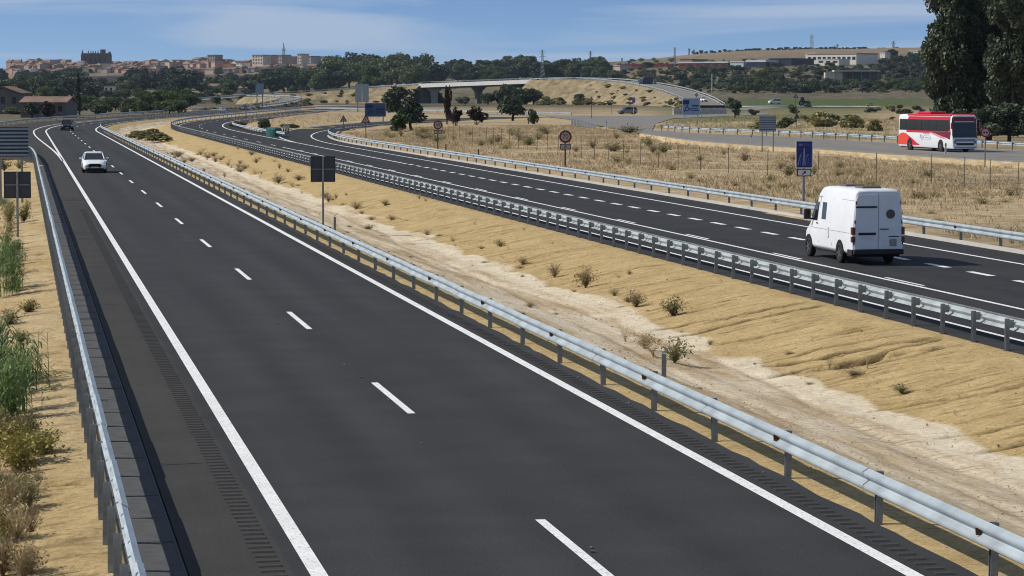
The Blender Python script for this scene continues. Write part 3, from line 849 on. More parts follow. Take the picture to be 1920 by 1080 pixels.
guardrail([(*P(s, 1.16), .08) for s in (20, 60, 100, 150, 195, 213)] + [(.9, 236, .05), (.3, 252, -.05), (-.9, 262, -.1)], 'guardrail along the hard shoulder at the left edge of the near carriageway', 2.0, 1, .13, spacers=False)
guardrail([(*P(s, 11.30), 0) for s in np.arange(20.8, 700, 10)], 'bright guardrail of the median beside the near carriageway', 4.27, -1, .15, refl=2, sect=4.27)
guardrail([(*P(s, 22.15), 0) for s in np.arange(20, 430, 8.2)], 'guardrail with close-set posts between the sandy median and the far carriageway', 2.1, 1, .17, sect=4.2)
guardrail([(exit_F(s) + 2.2, s, 0) for s in np.arange(20, 416, 8)], 'guardrail on the outer side of the exit lane in front of the dry grass field', 4.2, -1, .2, refl=2, sect=4.2)
guardrail([(*P(s, 22.15), 0) for s in np.arange(432, 760, 12)], 'distant guardrail between the carriageways where the road bends', 8, 1, .2, sect=8)
guardrail([(*P(s, -5.2), 0) for s in np.arange(318, 760, 12)], 'distant guardrail along the trees on the outer side of the bend', 8, 1, .2, sect=8)
guardrail([(*P(s, 31.6), 0) for s in (316, 330, 345, 360, 380, 400, 414)], 'short guardrail behind the green crash cushion at the exit nose', 4, -1, .2, sect=4)

# ------------------------------------------------------------------ slip road with the coach
BZ = 0.35
b_near = [G(px, py, BZ) for px, py in ((2150, 322), (1920, 304), (1726, 293), (1526, 279), (1320, 265.5), (1200, 250))]
b_far = [G(px, py, BZ) for px, py in ((2150, 299), (1920, 283), (1673, 268), (1440, 255), (1320, 250.5), (1222, 244))]
bn, bf = resample(b_near, 4), resample(b_far, 4)
k = min(len(bn), len(bf)); bn = resample(b_near, 4); 
def same_count(a, n):
    a = np.array(a); t = np.linspace(0, 1, len(a)); q = np.linspace(0, 1, n)
    return np.stack([np.interp(q, t, a[:, j]) for j in range(a.shape[1])], 1)
K = 48
bn, bf = same_count(bn, K), same_count(bf, K)
bdir = bf - bn; bdir = bdir / np.linalg.norm(bdir, axis=1)[:, None]
SLIP = obj('slip_road', strip_mesh('slip_road', bn, bf + bdir * 1.2, BZ, M['asphalt_old'], .3)); tag(SLIP, kind='structure')
obj('edge_line', strip_mesh('edge_line', bf, bf + bdir * .22, BZ + .005, M['paint']), SLIP)
obj('edge_line', strip_mesh('edge_line', bn + bdir * 1.0, bn + bdir * 1.2, BZ + .005, M['paint']), SLIP)
# bank of bare earth down from the slip road to the field
def bank():
    rows = 14; N = 260
    a = same_count(bn, N); d = same_count(bdir, N)
    v = []; sil = []; ril = []
    L = np.arange(N) * .75
    for r in range(rows):
        t = r / (rows - 1)
        w = t * (4.6 + 1.2 * np.sin(L * .07)) - .05
        z = BZ - .02 - (BZ + .25) * t ** 1.3 + (vnoise(L * .55 + t * 2.5, t * 4 + L * 0, 21) - .5) * .42 * math.sin(math.pi * t) + (vnoise(L * .2, t * 2 + L * 0, 22) - .5) * .3 * t
        g = np.exp(-(((L * .30 + t * 1.1) % 1.0 - .5) / .09) ** 2) * math.sin(math.pi * min(1, t * 1.1)) * vnoise(L * .15, L * 0, 25)
        z = z - .22 * g
        p = a - d * w[:, None]
        v += [(p[i, 0], p[i, 1], z[i]) for i in range(N)]
        ril += list(g * .6); sil += list(.25 + .2 * vnoise(L * .3, L * 0 + r, 24))
    me = new_mesh('road_bank', v, grid_faces(rows, N), M['sand_bank'], True)
    fattr(me, 'silt', sil); fattr(me, 'rill', ril)
    return tag(obj('road_bank', me), kind='structure')
M['sand_bank'] = sand_material('bank_earth', (0.6, 0.6, 1))
bank()
guardrail([(x, y, BZ) for x, y in (bf + bdir * 1.0)[::3]], 'guardrail behind the coach on the slip road', 4.0, 1, .2, sect=4.0)

# junction apron and the cross road behind it
def flat_poly(name, pix, z, m, parent=None):
    pts = [G(px, py, z) for px, py in pix]
    return obj(name, new_mesh(name, [(x, y, z) for x, y in pts], [tuple(range(len(pts)))], m), parent)
def ribbon(name, pix, width, z, m, step=8, kind='structure', thick=.25):
    c = resample([G(px, py, z) for px, py in pix], step)
    a, b = offset_line(c, -width / 2), offset_line(c, width / 2)
    return tag(obj(name, strip_mesh(name, a, b, z, m, thick)), kind=kind), c
APRON = flat_poly('junction', [(1203, 250.5), (1120, 235), (1088, 226), (1030, 219.5), (1030, 216.5), (1240, 217.2), (1440, 211), (1440, 214.5), (1262, 222), (1228, 232), (1222, 244.5)], .02, M['asphalt_old'])
tag(APRON, kind='structure')
CROSS, cc = ribbon('cross_road', [(560, 206.5), (640, 208), (740, 210.5), (840, 213), (960, 215.5), (1060, 217.6)], 9, .012, M['asphalt_old'])
c2 = offset_line(cc, -5.2)
guardrail([(x, y, 0) for x, y in c2[::2]], 'distant guardrail along the cross road behind the dark trees', 8, 1, .2, sect=8)
ROUND_C = G(1490, 200.5)
def roundabout():
    cx, cy = ROUND_C
    v, f = [], []
    n = 40
    for r, z in ((30, .03), (17, .03)):
        v += [(cx + r * math.cos(2 * math.pi * i / n), cy + r * math.sin(2 * math.pi * i / n), z) for i in range(n)]
    f = [(i, (i + 1) % n, n + (i + 1) % n, n + i) for i in range(n)]
    o = obj('roundabout', new_mesh('roundabout', v, f, M['asphalt_old'])); tag(o, kind='structure')
    for r, w in ((29.2, .8), (18.2, 1.6)):
        v = []
        for q in (r, r - w):
            v += [(cx + q * math.cos(2 * math.pi * i / n), cy + q * math.sin(2 * math.pi * i / n), .2) for i in range(n)]
        v += [(a, b, 0.0) for a, b, c in v]
        f = [(i, (i + 1) % n, n + (i + 1) % n, n + i) for i in range(n)]
        f += [(i, i + 2 * n, (i + 1) % n + 2 * n, (i + 1) % n) for i in range(n)] + [(n + i, n + (i + 1) % n, 3 * n + (i + 1) % n, 3 * n + i) for i in range(n)]
        obj('kerb', new_mesh('kerb', v, f, M['concrete_pale']), o)
    return o
roundabout()
ribbon('approach_road', [(1380, 207), (1420, 203), (1450, 201)], 10, .022, M['asphalt_old'])
ribbon('approach_road', [(1320, 195), (1380, 197), (1440, 197.5), (1470, 198)], 9, .026, M['asphalt_old'])
# wall of pale concrete barrier blocks behind the junction
def barrier_blocks():
    a, b = Vector((*G(1262, 214.5), 0)), Vector((*G(1362, 213.5), 0))
    d = b - a; n = 8; rz = math.atan2(d.y, d.x); L = d.length / n
    me = MB().prism([(-.3, 0), (.3, 0), (.18, .35), (.12, 1.5), (-.12, 1.5), (-.18, .35)], L * .94, 'x', 0).mesh('barrier_block', M['concrete_pale'])
    words = ('first', 'second', 'third', 'fourth', 'fifth', 'sixth', 'seventh', 'eighth')
    for i in range(n):
        tag(obj('barrier_block', me, None, a + d * (i / n), rz), 'pale concrete barrier block behind the junction, %s from the left' % words[i], 'barrier', 'concrete barrier blocks behind the junction')
barrier_blocks()

# ------------------------------------------------------------------ overpass, its ramps and embankments
EMB = []
def ramp(name, path, width, label_l, label_r, m, bank_l=True, bank_r=True, slope=1.7, rails=(True, True), embank=True):
    """path of (x, y, z) road-level points; builds tarmac, grassy banks and guardrails"""
    c = resample(path, 8)
    l, r = offset_line(c, -width / 2), offset_line(c, width / 2)
    zs = list(c[:, 2])
    o = obj(name, strip_mesh(name, l, r, zs, m, .4)); tag(o, kind='structure')
    for sgn in (-1, 1):
        e = offset_line(c, sgn * (width / 2 - .7)); e2 = offset_line(c, sgn * (width / 2 - .9))
        obj('edge_line', strip_mesh('edge_line', e, e2, [z + .01 for z in zs], M['paint']), o)
    if embank:
        rows = []
        for k in range(7):
            t = k / 6
            rows.append(t)
        for sgn, on in ((-1, bank_l), (1, bank_r)):
            if not on:
                continue
            v = []; N = len(c)
            L = np.arange(N)
            for t in rows:
                w = width / 2 + .02 + t * (np.maximum(c[:, 2], .1) + .3) * slope
                q = offset_line(c, 0.0)
                tt = np.gradient(c[:, :2], axis=0); tt /= np.linalg.norm(tt, axis=1)[:, None]
                x = c[:, 0] + sgn * tt[:, 1] * w; y = c[:, 1] - sgn * tt[:, 0] * w
                z = c[:, 2] * (1 - t) - .35 * t - .05 + (vnoise(L * .6, L * 0 + t * 5, 31) - .5) * 2.4 * math.sin(math.pi * t) * np.minimum(1, c[:, 2] / 3)
                v += [(x[i], y[i], z[i]) for i in range(N)]
            EMB.append((np.array(v).reshape(7, N, 3), c[:, 2].max()))
            me = new_mesh('embankment', v, grid_faces(7, N), M['bank_grass'], True)
            tag(obj('embankment', me), kind='structure')
    for sgn, lab, on in ((-1, label_l, rails[0]), (1, label_r, rails[1])):
        if on and lab:
            e = offset_line(c, sgn * (width / 2 - .25))
            guardrail([tuple(p) for p in e], lab, 8, -sgn, .2, sect=8)
    return o
M['bank_grass'] = mat('bank_grass', (0.34, 0.265, 0.155), 0.95, col2=(0.12, 0.10, 0.055), scale=0.30, bump=.7, bscale=1.2, detail=9)
def Dp(px, py, D):
    return atD(px, py, D)
ramp('overpass_approach', [Dp(330, 190.5, 1120), Dp(400, 185, 1135), Dp(470, 179.5, 1145), Dp(580, 172.5, 1150), Dp(690, 165.5, 1145), Dp(800, 159, 1130)], 9,
     'pale guardrail climbing along the far edge of the overpass approach', 'pale guardrail climbing along the near edge of the overpass approach', M['asphalt_old'])
OV_A, OV_B = Vector(Dp(800, 159, 1130)), Vector(Dp(1010, 151, 1088))
ramp('overpass_descent', [tuple(OV_B), Dp(1060, 148.5, 1078), Dp(1130, 150, 1065), Dp(1195, 156, 1038), Dp(1250, 166, 1000), Dp(1298, 181, 930), Dp(1326, 197, 850)], 12,
     'pale guardrail on the far edge of the ramp curving down from the overpass', 'pale guardrail on the near edge of the ramp curving down from the overpass', M['asphalt_old'])
ramp('loop_ramp', [Dp(392, 207, 742), Dp(450, 202.5, 800), Dp(505, 196.5, 870), Dp(538, 190, 940), Dp(545, 185.3, 990), Dp(520, 182.3, 1030), Dp(478, 181, 1060)], 8,
     'guardrail on the outer edge of the small loop ramp', 'guardrail on the inner edge of the small loop ramp', M['asphalt_old'], slope=1.3)

def overpass():
    a, b = OV_A, OV_B
    d = b - a; L = Vector((d.x, d.y)).length; rz = math.atan2(d.y, d.x)
    root = empty('overpass', (a.x, a.y, 0), rz, 'pale concrete road overpass on flared piers beyond the trees', 'bridge')
    za, zb = a.z, b.z
    def sl(x): return za + (zb - za) * x / L
    def slab(name, y0, y1, t0, t1, m, x0=0, x1=None):
        x1 = L if x1 is None else x1
        v = [(x, y, sl(x) + t) for x in (x0, x1) for (y, t) in ((y0, t0), (y1, t0), (y1, t1), (y0, t1))]
        f = [(0, 1, 2, 3), (7, 6, 5, 4)] + [(i, i + 4, (i + 1) % 4 + 4, (i + 1) % 4) for i in range(4)]
        return obj(name, new_mesh(name, v, f, m), root)
    slab('deck', -5, 5, -.35, 0, M['concrete'])
    slab('parapet', -5.15, -4.85, -1.25, .4, M['concrete_white']); slab('parapet', 4.85, 5.15, -1.25, .4, M['concrete_white'])
    for y in (-3.4, -1.1, 1.1, 3.4):
        slab('girder', y - .35, y + .35, -1.75, -.36, M['concrete_dark'])
    for x in np.arange(1.5, L, 3.0):
        for y in (-5, 5):
            obj('railing_post', MB().box(-.06, .06, -.06, .06, .3, 1.15).mesh('railing_post', M['galv_post']), root, (x, y, sl(x)))
    slab('railing', -5.04, -4.96, 1.08, 1.18, M['galv']); slab('railing', 4.96, 5.04, 1.08, 1.18, M['galv'])
    for x in (4.5, L * .47, L * .82):
        h = sl(x) - 1.76
        poly = [(-1.5, -.5), (1.5, -.5), (1.5, h * .45), (2.0, h * .75), (4.6, h), (-4.6, h), (-2.0, h * .75), (-1.5, h * .45)]
        pm = MB().prism(poly, 1.3, 'x', -.65)
        pm.v = [(p[0], p[1], p[2]) for p in pm.v]
        pm.build('pier', M['concrete_pale'] if x < 10 else M['concrete'], root, (x, 0, 0))
    for x0, x1 in ((-3, 1.5), (L - 1.5, L + 3)):
        v0 = MB().box(x0, x1, -5.3, 5.3, -1, sl(min(max(x0, 0), L)) - 1.2)
        v0.build('abutment', M['concrete_dark'], root)
    return root
overpass()
# dark underpass wall between the spans, and the sloped abutment paving

# ------------------------------------------------------------------ signs
def text_mesh(txt, size, m, depth=.004):
    cu = bpy.data.curves.new('lettering', 'FONT'); cu.body = txt; cu.size = size; cu.align_x = 'CENTER'; cu.align_y = 'CENTER'; cu.extrude = depth; cu.space_character = 1.0
    o = bpy.data.objects.new('lettering', cu); COL.objects.link(o)
    dg = bpy.context.evaluated_depsgraph_get()
    me = bpy.data.meshes.new_from_object(o.evaluated_get(dg)); me.name = 'lettering'
    bpy.data.objects.remove(o)
    me.materials.clear(); me.materials.append(m)
    return me
def flat(o):
    """stand a mesh drawn in XY upright so that it faces -Y"""
    o.rotation_euler = (math.pi / 2, 0, 0)
    return o
def round_poly(w, h, r, n=5):
    out = []
    for cx, cy, a0 in ((w / 2 - r, h / 2 - r, 0), (-w / 2 + r, h / 2 - r, 90), (-w / 2 + r, -h / 2 + r, 180), (w / 2 - r, -h / 2 + r, 270)):
        for i in range(n):
            a = math.radians(a0 + 90 * i / (n - 1)); out.append((cx + r * math.cos(a), cy + r * math.sin(a)))
    return out
def circle(r, n=28, c=(0, 0)):
    return [(c[0] + r * math.cos(2 * math.pi * i / n), c[1] + r * math.sin(2 * math.pi * i / n)) for i in range(n)]
def plate(name, poly, m, parent, z, y, t=.012):
    """thin plate in the local XZ plane; y is the front face (nearer the viewer = smaller)"""
    return MB().prism([(a, b + z) for a, b in poly], t, 'y', y).build(name, m, parent)
def ring(name, r0, r1, m, parent, z, y, t=.008, n=32, sx=1.0):
    v, f = [], []
    for yy in (y, y + t):
        for r in (r0, r1):
            v += [(r * sx * math.cos(2 * math.pi * i / n), yy, z + r * math.sin(2 * math.pi * i / n)) for i in range(n)]
    for i in range(n):
        j = (i + 1) % n
        f += [(i, j, n + j, n + i), (2 * n + i, 3 * n + i, 3 * n + j, 2 * n + j), (i, 2 * n + i, 2 * n + j, j), (n + i, n + j, 3 * n + j, 3 * n + i)]
    return obj(name, new_mesh(name, v, f, m), parent)
ARROW = [(-.9, -.55), (-.62, -.83), (.18, -.12), (.45, -.42), (.75, .62), (-.35, .38), (-.08, .12)]
FACE = -BETA * .85          # signs for traffic going away face back down the road

def post(parent, h, w=.08, m=None, x=0.0, y=.02):
    return MB().box(x - w / 2, x + w / 2, y, y + w * .7, -.4, h).build('post', m or M['post_brown'], parent)

def speed_sign(x, y, z, num, label, ppx, hpx):
    s = empty('speed_limit_sign', (x, y, z), -.05, label, 'road sign')
    D = camXD(x, y)[1]; u = D / FP                       # metres in a photo pixel at that distance
    R, top = ppx / 2 * u, hpx * u
    zc = top - R
    post(s, top - R * .2, .11)
    plate('disc', circle(R, 32), M['sign_white'], s, zc, -.02)
    ring('red_ring', R * .70, R * .985, M['sign_red'], s, zc, -.034)
    plate('face', circle(R * .695, 28), M['sign_face'], s, zc, -.030)
    n = flat(obj('number', text_mesh(num, R * .98, M['sign_black']), s, (0, -.034, zc)))
    w, h = R * 1.72, R * .86
    zp = zc - R - h / 2 - R * .12
    plate('arrow_plate', round_poly(w, h, h * .15), M['sign_black'], s, zp, -.02)
    plate('arrow_face', round_poly(w * .88, h * .72, h * .1), M['sign_face'], s, zp, -.030)
    plate('arrow', [(a * h * .34, b * h * .34) for a, b in ARROW], M['sign_black'], s, zp, -.038)
    return s
gx, gy = G(1060, 312); speed_sign(gx, gy, -.1, '70', 'round seventy speed limit sign with an arrow plate in the dry grass', 24, 70)
gx, gy = G(821, 281); speed_sign(gx, gy, -.1, '40', 'round forty speed limit sign with an arrow plate by the far guardrail', 17, 57)

# blue lane sign beside the van
gx, gy = G(1507, 382, 0)
s = empty('lane_sign', (gx, gy, -.1), -.04, 'dark blue upright motorway sign with lane lines and an arrow plate beneath', 'road sign')
u = camXD(gx, gy)[1] / FP
W, H = 33 * u, 52 * u; zt = 122 * u; zc = zt - H / 2
post(s, zt - .1, .12, M['galv_post'])
plate('rim', round_poly(W, H, .05), M['sign_white'], s, zc, -.03, .03)
plate('panel', round_poly(W * .88, H * .93, .04), M['sign_blue'], s, zc, -.042)
MB().box(-W * .38, W * .38, -.05, -.043, zc + H * .30, zc + H * .40).build('title_band', mat('sign_blue_band', (0.03, 0.06, 0.24), .5), s)
MB().box(-W * .33, -W * .12, -.056, -.051, zc + H * .315, zc + H * .385).build('title_mark', mat('sign_mark_rose', (0.22, 0.14, 0.22), .5), s)
lm = mat('sign_lane_white', (0.26, 0.26, 0.42), .5); lm2 = mat('sign_lane_blue', (0.03, 0.10, 0.38), .5)
for i, (x0, x1, t0, t1, mm) in enumerate(((-.38, -.22, -.40, .00, lm), (-.24, -.16, -.40, .10, lm2), (-.08, -.02, -.40, .22, lm), (.04, -.0, -.40, .24, lm), (.18, .10, -.40, -.02, lm2), (.32, .16, -.40, .02, lm2), (.08, .24, -.10, -.0, lm))):
    v = [(x0 * W - .025, -.052, zc + t0 * H), (x0 * W + .025, -.052, zc + t0 * H), (x1 * W + .02, -.052, zc + t1 * H), (x1 * W - .02, -.052, zc + t1 * H)]
    obj('lane_stroke', new_mesh('lane_stroke', v + [(a, -.044, c) for a, b, c in v], [(0, 1, 2, 3), (0, 4, 5, 1), (1, 5, 6, 2), (2, 6, 7, 3), (3, 7, 4, 0)], mm), s)
zp = zc - H / 2 - 8 * u; w, h = 28 * u, 14 * u
plate('arrow_plate', round_poly(w, h, h * .15), M['sign_black'], s, zp, -.03)
plate('arrow_face', round_poly(w * .86, h * .76, h * .1), M['sign_white'], s, zp, -.040)
plate('arrow', [(a * h * .36, b * h * .36) for a, b in ARROW], M['sign_black'], s, zp, -.048)

# square sign backs for traffic coming toward the camera
def sign_back(gx, gy, zb, w_px, h_px, top_px, label, post_x=0.0, rz=0.0):
    s = empty('sign_back', (gx, gy, zb), rz, label, 'road sign')
    u = camXD(gx, gy)[1] / FP
    W, H, zt = w_px * u, h_px * u, top_px * u
    zc = zt - H / 2
    MB().box(-W / 2, W / 2, 0, .012, zc - H / 2, zc + H / 2).build('panel', M['sign_back'], s)
    t = .035
    fr = MB()
    fr.box(-W / 2, W / 2, -.03, -.001, zc + H / 2 - t, zc + H / 2).box(-W / 2, W / 2, -.03, -.001, zc - H / 2, zc - H / 2 + t)
    fr.box(-W / 2, -W / 2 + t, -.028, -.001, zc - H / 2 + t, zc + H / 2 - t).box(W / 2 - t, W / 2, -.028, -.001, zc - H / 2 + t, zc + H / 2 - t)
    fr.build('rim', M['sign_alu_dark'], s)
    MB().box(-W / 2 + t, W / 2 - t, -.05, -.002, zc - .02, zc + .02).build('crossbar', M['galv_post'], s)
    MB().box(post_x - .045, post_x + .045, -.14, -.052, -.5, zt - .02).build('post', M['galv_post'], s)
    return s
gx, gy = G(606, 419, -.25); sign_back(gx, gy, -.3, 46, 48, 128, 'dark square sign back on a single post in the sandy median', 0, -.12)
gx, gy = G(34, 445, -.2); sign_back(gx, gy, -.3, 50, 50, 128, 'dark square sign back on a post at the left edge by the reeds', 0, -.06)

# large slatted sign back, far left
gx, gy = G(22, 392, -.5)
s = empty('slatted_sign', (gx, gy, -.6), -.02, 'large blue-grey sign back of horizontal aluminium slats at the left edge', 'road sign')
u = camXD(gx, gy)[1] / FP
W, zt, H = 66 * u, (395 - 240) * u + .05, 55 * u
for k in range(8):
    z0 = zt - H + k * H / 8
    mb = MB().box(-W / 2, W / 2, -.03, .02, z0 + .05, z0 + H / 8 - .05)
    mb.build('slat', M['sign_alu'], s)
MB().box(-W / 2 + .01, W / 2 - .01, -.004, .03, zt - H, zt).build('backing', M['sign_alu_dark'], s)
for x in (-W * .3, W * .3):
    MB().box(x - .06, x + .06, .031, .13, -.5, zt - .1).build('post', M['galv_post'], s)

# slatted sign back over the slip-road guardrail
gx, gy = G(1439, 283, .1)
s = empty('slatted_sign', (gx, gy, -.1), -.1, 'small slatted sign back on two thin posts by the slip road', 'road sign')
u = camXD(gx, gy)[1] / FP
for k in range(7):
    z0 = (283 - 243) * u + k * 30 * u / 7
    MB().box(-16 * u, 16 * u, -.02, .02, z0 + .03, z0 + 30 * u / 7 - .03).build('slat', M['sign_alu'], s)
MB().box(-15.8 * u, 15.8 * u, .021, .028, (283 - 243) * u, (283 - 213) * u).build('backing', M['sign_alu_dark'], s)
for x in (-10 * u, 11 * u):
    MB().box(x - .05, x + .05, .029, .12, -.4, (283 - 214) * u).build('post', M['galv_post'], s)

# tall grey sign backs in the distance
def far_back(px, py_base, py_top, w_px, ph, label, panels=2, m=None, D=None):
    gx, gy = G(px, py_base) if D is None else atD(px, py_base, D)[:2]
    u = camXD(gx, gy)[1] / FP
    zb = 0 if D is None else CH - (py_base - HZ) * u
    s = empty('tall_sign', (gx, gy, zb), -BETA, label, 'road sign')
    zt = (py_base - py_top) * u
    for k in range(panels):
        w = w_px * u / panels
        MB().box(-w_px * u / 2 + k * w + .06, -w_px * u / 2 + (k + 1) * w - .06, -.05, .05, zt - ph * u, zt).build('panel', m or M['sign_alu_b'], s)
    for x in (-w_px * u * .32, w_px * u * .32):
        MB().box(x - .12, x + .12, .051, .3, -.5, zt - .2).build('post', M['galv_post'], s)
    return s
M['sign_alu_b'] = mat('sign_back_light', (0.30, 0.36, 0.40), .5, metal=.3, var=.1, scale=.5)
far_back(679, 210, 158, 26, 34, 'tall pale sign back of two panels above the cross road', 2)
far_back(487, 204, 157, 16, 20, 'small blue-grey sign back before the loop ramp', 1, M['sign_alu'])

# pale blue roundabout direction signs
def roundabout_sign(px, py_base, x0, x1, y0, y1, label, fm=None):
    gx, gy = G(px, py_base)
    u = camXD(gx, gy)[1] / FP
    s = empty('direction_sign', (gx, gy, 0), -BETA, label, 'road sign')
    W, H, zc = (x1 - x0) * u, (y1 - y0) * u, (py_base - (y0 + y1) / 2) * u
    plate('panel', round_poly(W, H, .15), M['sign_white'], s, zc, -.05, .05)
    plate('face', round_poly(W * .96, H * .94, .12), fm or M['sign_pale'], s, zc, -.065)
    MB().box(-W * .47, -W * .12, -.08, -.067, zc + H * .12, zc + H * .38).build('blue_block', M['sign_blue'], s)
    r = ring('roundabout_symbol', H * .085, H * .135, M['sign_blue'], s, zc - H * .14, -.08, .012); r.location.x = -W * .24
    for a in (90, 0, 215):
        c, n = math.cos(math.radians(a)), math.sin(math.radians(a))
        p = [(-.035, .12), (.035, .12), (.035, .18), (.07, .18), (0, .25), (-.07, .18), (-.035, .18)]
        plate('symbol_arrow', [((q[1] * c - q[0] * n) * H - W * .24, (q[1] * n + q[0] * c) * H) for q in p], M['sign_blue'], s, zc - H * .14, -.08)
    for z_, w_, h_ in ((.05, .40, .09), (-.10, .36, .05), (-.22, .40, .06)):
        MB().box(W * .02, W * (.02 + w_), -.08, -.067, zc + (z_ - h_ / 2) * H, zc + (z_ + h_ / 2) * H).build('lettering', M['sign_blue'], s)
    for x in (-W * .36, W * .36):
        MB().box(x - .1, x + .1, .001, .2, -.4, zc + H * .4).build('post', M['galv'], s)
    return s
roundabout_sign(1296, 233, 1279, 1312, 184, 216, 'pale blue roundabout direction sign on tall posts at the junction')
roundabout_sign(704, 232, 684, 724, 193, 219, 'grey-blue roundabout direction sign half hidden beside the dark tree', mat('sign_grey_blue', (.075, .115, .17), .5, var=.1, scale=2))

# warning triangles and small round signs
def triangle_sign(px, py_base, py_c, size, label, front=True):
    gx, gy = G(px, py_base)
    u = camXD(gx, gy)[1] / FP
    s = empty('warning_sign', (gx, gy, 0), -BETA, label, 'road sign')
    R = size * u * .58; zc = (py_base - py_c) * u
    tri = lambda r: [(r * math.cos(math.radians(a)), r * math.sin(math.radians(a))) for a in (90, 210, 330)]
    plate('rim', tri(R), M['sign_red'] if front else M['sign_back'], s, zc, -.03)
    if front:
        plate('face', tri(R * .62), M['sign_face'], s, zc, -.045)
        MB().box(-.06 * R, .06 * R, -.055, -.047, zc - R * .18, zc + R * .25).build('symbol', M['sign_black'], s)
    post(s, zc, .1)
    return s
triangle_sign(644, 240, 224, 14, 'red warning triangle at the outer edge of the exit bend, left one')
triangle_sign(686, 258, 225, 18, 'red warning triangle in the dry grass beside the exit guardrail')
triangle_sign(461, 226, 203, 12, 'dark warning triangle between the carriageways at the bend')
triangle_sign(1494, 241, 219, 12, 'dark triangular sign behind the slip-road guardrail', False)
triangle_sign(1109, 222, 186, 8, 'tiny warning triangle behind the grey car')
def round_sign(px, py_base, py_c, d, label, m_ring, symbol=False):
    gx, gy = G(px, py_base, BZ if symbol else 0)
    u = camXD(gx, gy)[1] / FP
    s = empty('round_sign', (gx, gy, BZ - .15 if symbol else 0), -BETA * 1.6, label, 'road sign')
    R = d / 2 * u; zc = (py_base - py_c) * u
    plate('disc', circle(R), m_ring, s, zc, -.03)
    plate('face', circle(R * .72), M['sign_face'] if not symbol else M['sign_mauve'], s, zc, -.045)
    if symbol:
        for x in (-R * .3, R * .3):
            MB().box(x - R * .22, x + R * .22, -.06, -.047, zc - R * .10, zc + R * .14).build('car_symbol', M['sign_black'], s)
    post(s, zc - R * .1, .09, M['galv_post'])
    return s
M['sign_mauve'] = mat('sign_face_mauve', (0.38, 0.30, 0.36), .5, var=.1, scale=4)
M['sign_red_b'] = mat('sign_red_bright', (0.25, 0.02, 0.03), .5, var=.1, scale=4)
round_sign(1847, 303, 245, 18, 'round red-rimmed no overtaking sign to the right of the coach', M['sign_red_b'], True)
round_sign(651, 205, 191, 7, 'tiny round sign on the earth slope left of the tall sign back', M['sign_black'])
round_sign(1147, 214, 191, 7, 'small dark round sign left of the grey car', M['sign_black'])
round_sign(1306, 205, 178, 6, 'small dark round sign on the ramp above the pale blue sign', M['sign_back'])
triangle_sign(1492, 203, 181, 10, 'white give way triangle in front of the tractor')
gx, gy = G(1188, 215); s = empty('information_sign', (gx, gy, 0), -BETA, 'narrow violet sign on a post right of the grey car', 'road sign'); u = camXD(gx, gy)[1] / FP
MB().box(-3 * u, 3 * u, -.05, .0, 22 * u, 32 * u).build('panel', mat('violet', (.2, .14, .35), .5), s); MB().box(-.1, .1, .001, .1, -.4, 31 * u).build('post', M['sign_white'], s)

# green crash cushion and green-white markers at the exit nose
gx, gy = G(516, 256)
u = camXD(gx, gy)[1] / FP
s = empty('crash_cushion', (gx, gy, 0), 0, 'rounded dark green crash cushion at the exit nose', 'crash cushion')
prof = []
for a in np.linspace(0, math.pi, 13):
    prof.append((math.cos(a) * 12.2 * u, -math.sin(a) * 1.6))
mb = MB(); rings = []
for z, sc in ((-.05, 1.0), (.9, 1.0), (15 * u, .97), (16.5 * u, .86)):
    rings.append([(x * sc, y * sc, z) for x, y in prof] + [(-12.2 * u * sc, 3.5, z), (12.2 * u * sc, 3.5, z)])
mb.loft(rings)
mb.build('shell', M['green_teal'], s)
MB().prism([(-2.2 * u, 7 * u), (2.2 * u, 7 * u), (0, 12 * u)], .02, 'y', -1.66).build('chevron', mat('pale_green', (.18, .30, .28), .5), s)
words = ('nearest', 'second', 'third', 'fourth')
for k in range(4):
    x, y = G(531.5 + k * 3.3, 253 - k * .8)
    mp = empty('marker_post', (x, y, 0), 0, 'green and white marker post behind the crash cushion, %s of four' % words[k], 'marker post', 'green and white markers at the exit nose')
    MB().box(-.07, .07, -.03, .03, -.2, .8).build('stem', M['green_white'], mp); MB().box(-.075, .075, -.035, .035, .81, 1.15).build('band', M['sign_white'], mp)
# green and white chevron posts at the start of the junction
for k in range(9):
    px = 1073 + k * 5.2; py = 232.5 + k * .8 + (k > 5) * .5
    x, y = G(px, py + 2)
    mp = empty('chevron_post', (x, y, 0), 0, 'white and green bend marker by the junction, number %s of the row' % ('one two three four five six seven eight nine'.split()[k]), 'marker post', 'bend markers at the junction')
    h = 1.1 - k * .06
    MB().box(-.22, .22, -.04, .04, .1, h).build('panel', M['sign_white'], mp); MB().box(-.08, .08, .041, .1, -.2, h - .02).build('stem', M['green_white'], mp)

# delineator posts
def delineator(px, py_base, h, label, z=0.0, w=.14, dark=False):
    x, y = G(px, py_base, z)
    o = empty('delineator', (x, y, z - .02), -BETA, label, 'delineator', 'white delineator posts')
    MB().prism([(-w / 2, -w / 3), (w / 2, -w / 3), (w / 2, w / 3), (-w / 2, w / 3)], h * .78, 'z', -.1).build('stem', M['sign_white'] if not dark else M['wood_post'], o)
    MB().prism([(-w / 2, -w / 3), (w / 2, -w / 3), (w / 2, w / 3), (-w / 2, w / 3)], h * .1, 'z', h * .68 + .001).build('black_band', M['sign_black'], o)
    MB().prism([(-w / 2, -w / 3), (w / 2, -w / 3), (w / 2, w / 3), (-w / 2, w / 3)], h * .12, 'z', h * .78 + .002).build('cap', M['sign_white'] if not dark else M['wood_post'], o)
delineator(1408, 272, 1.25, 'white delineator post at the slip road left of the slatted sign', BZ)
delineator(1137, 243, 1.5, 'white delineator post at the junction, left one', .02)
delineator(1176, 247, 1.5, 'white delineator post at the junction, right one', .02)
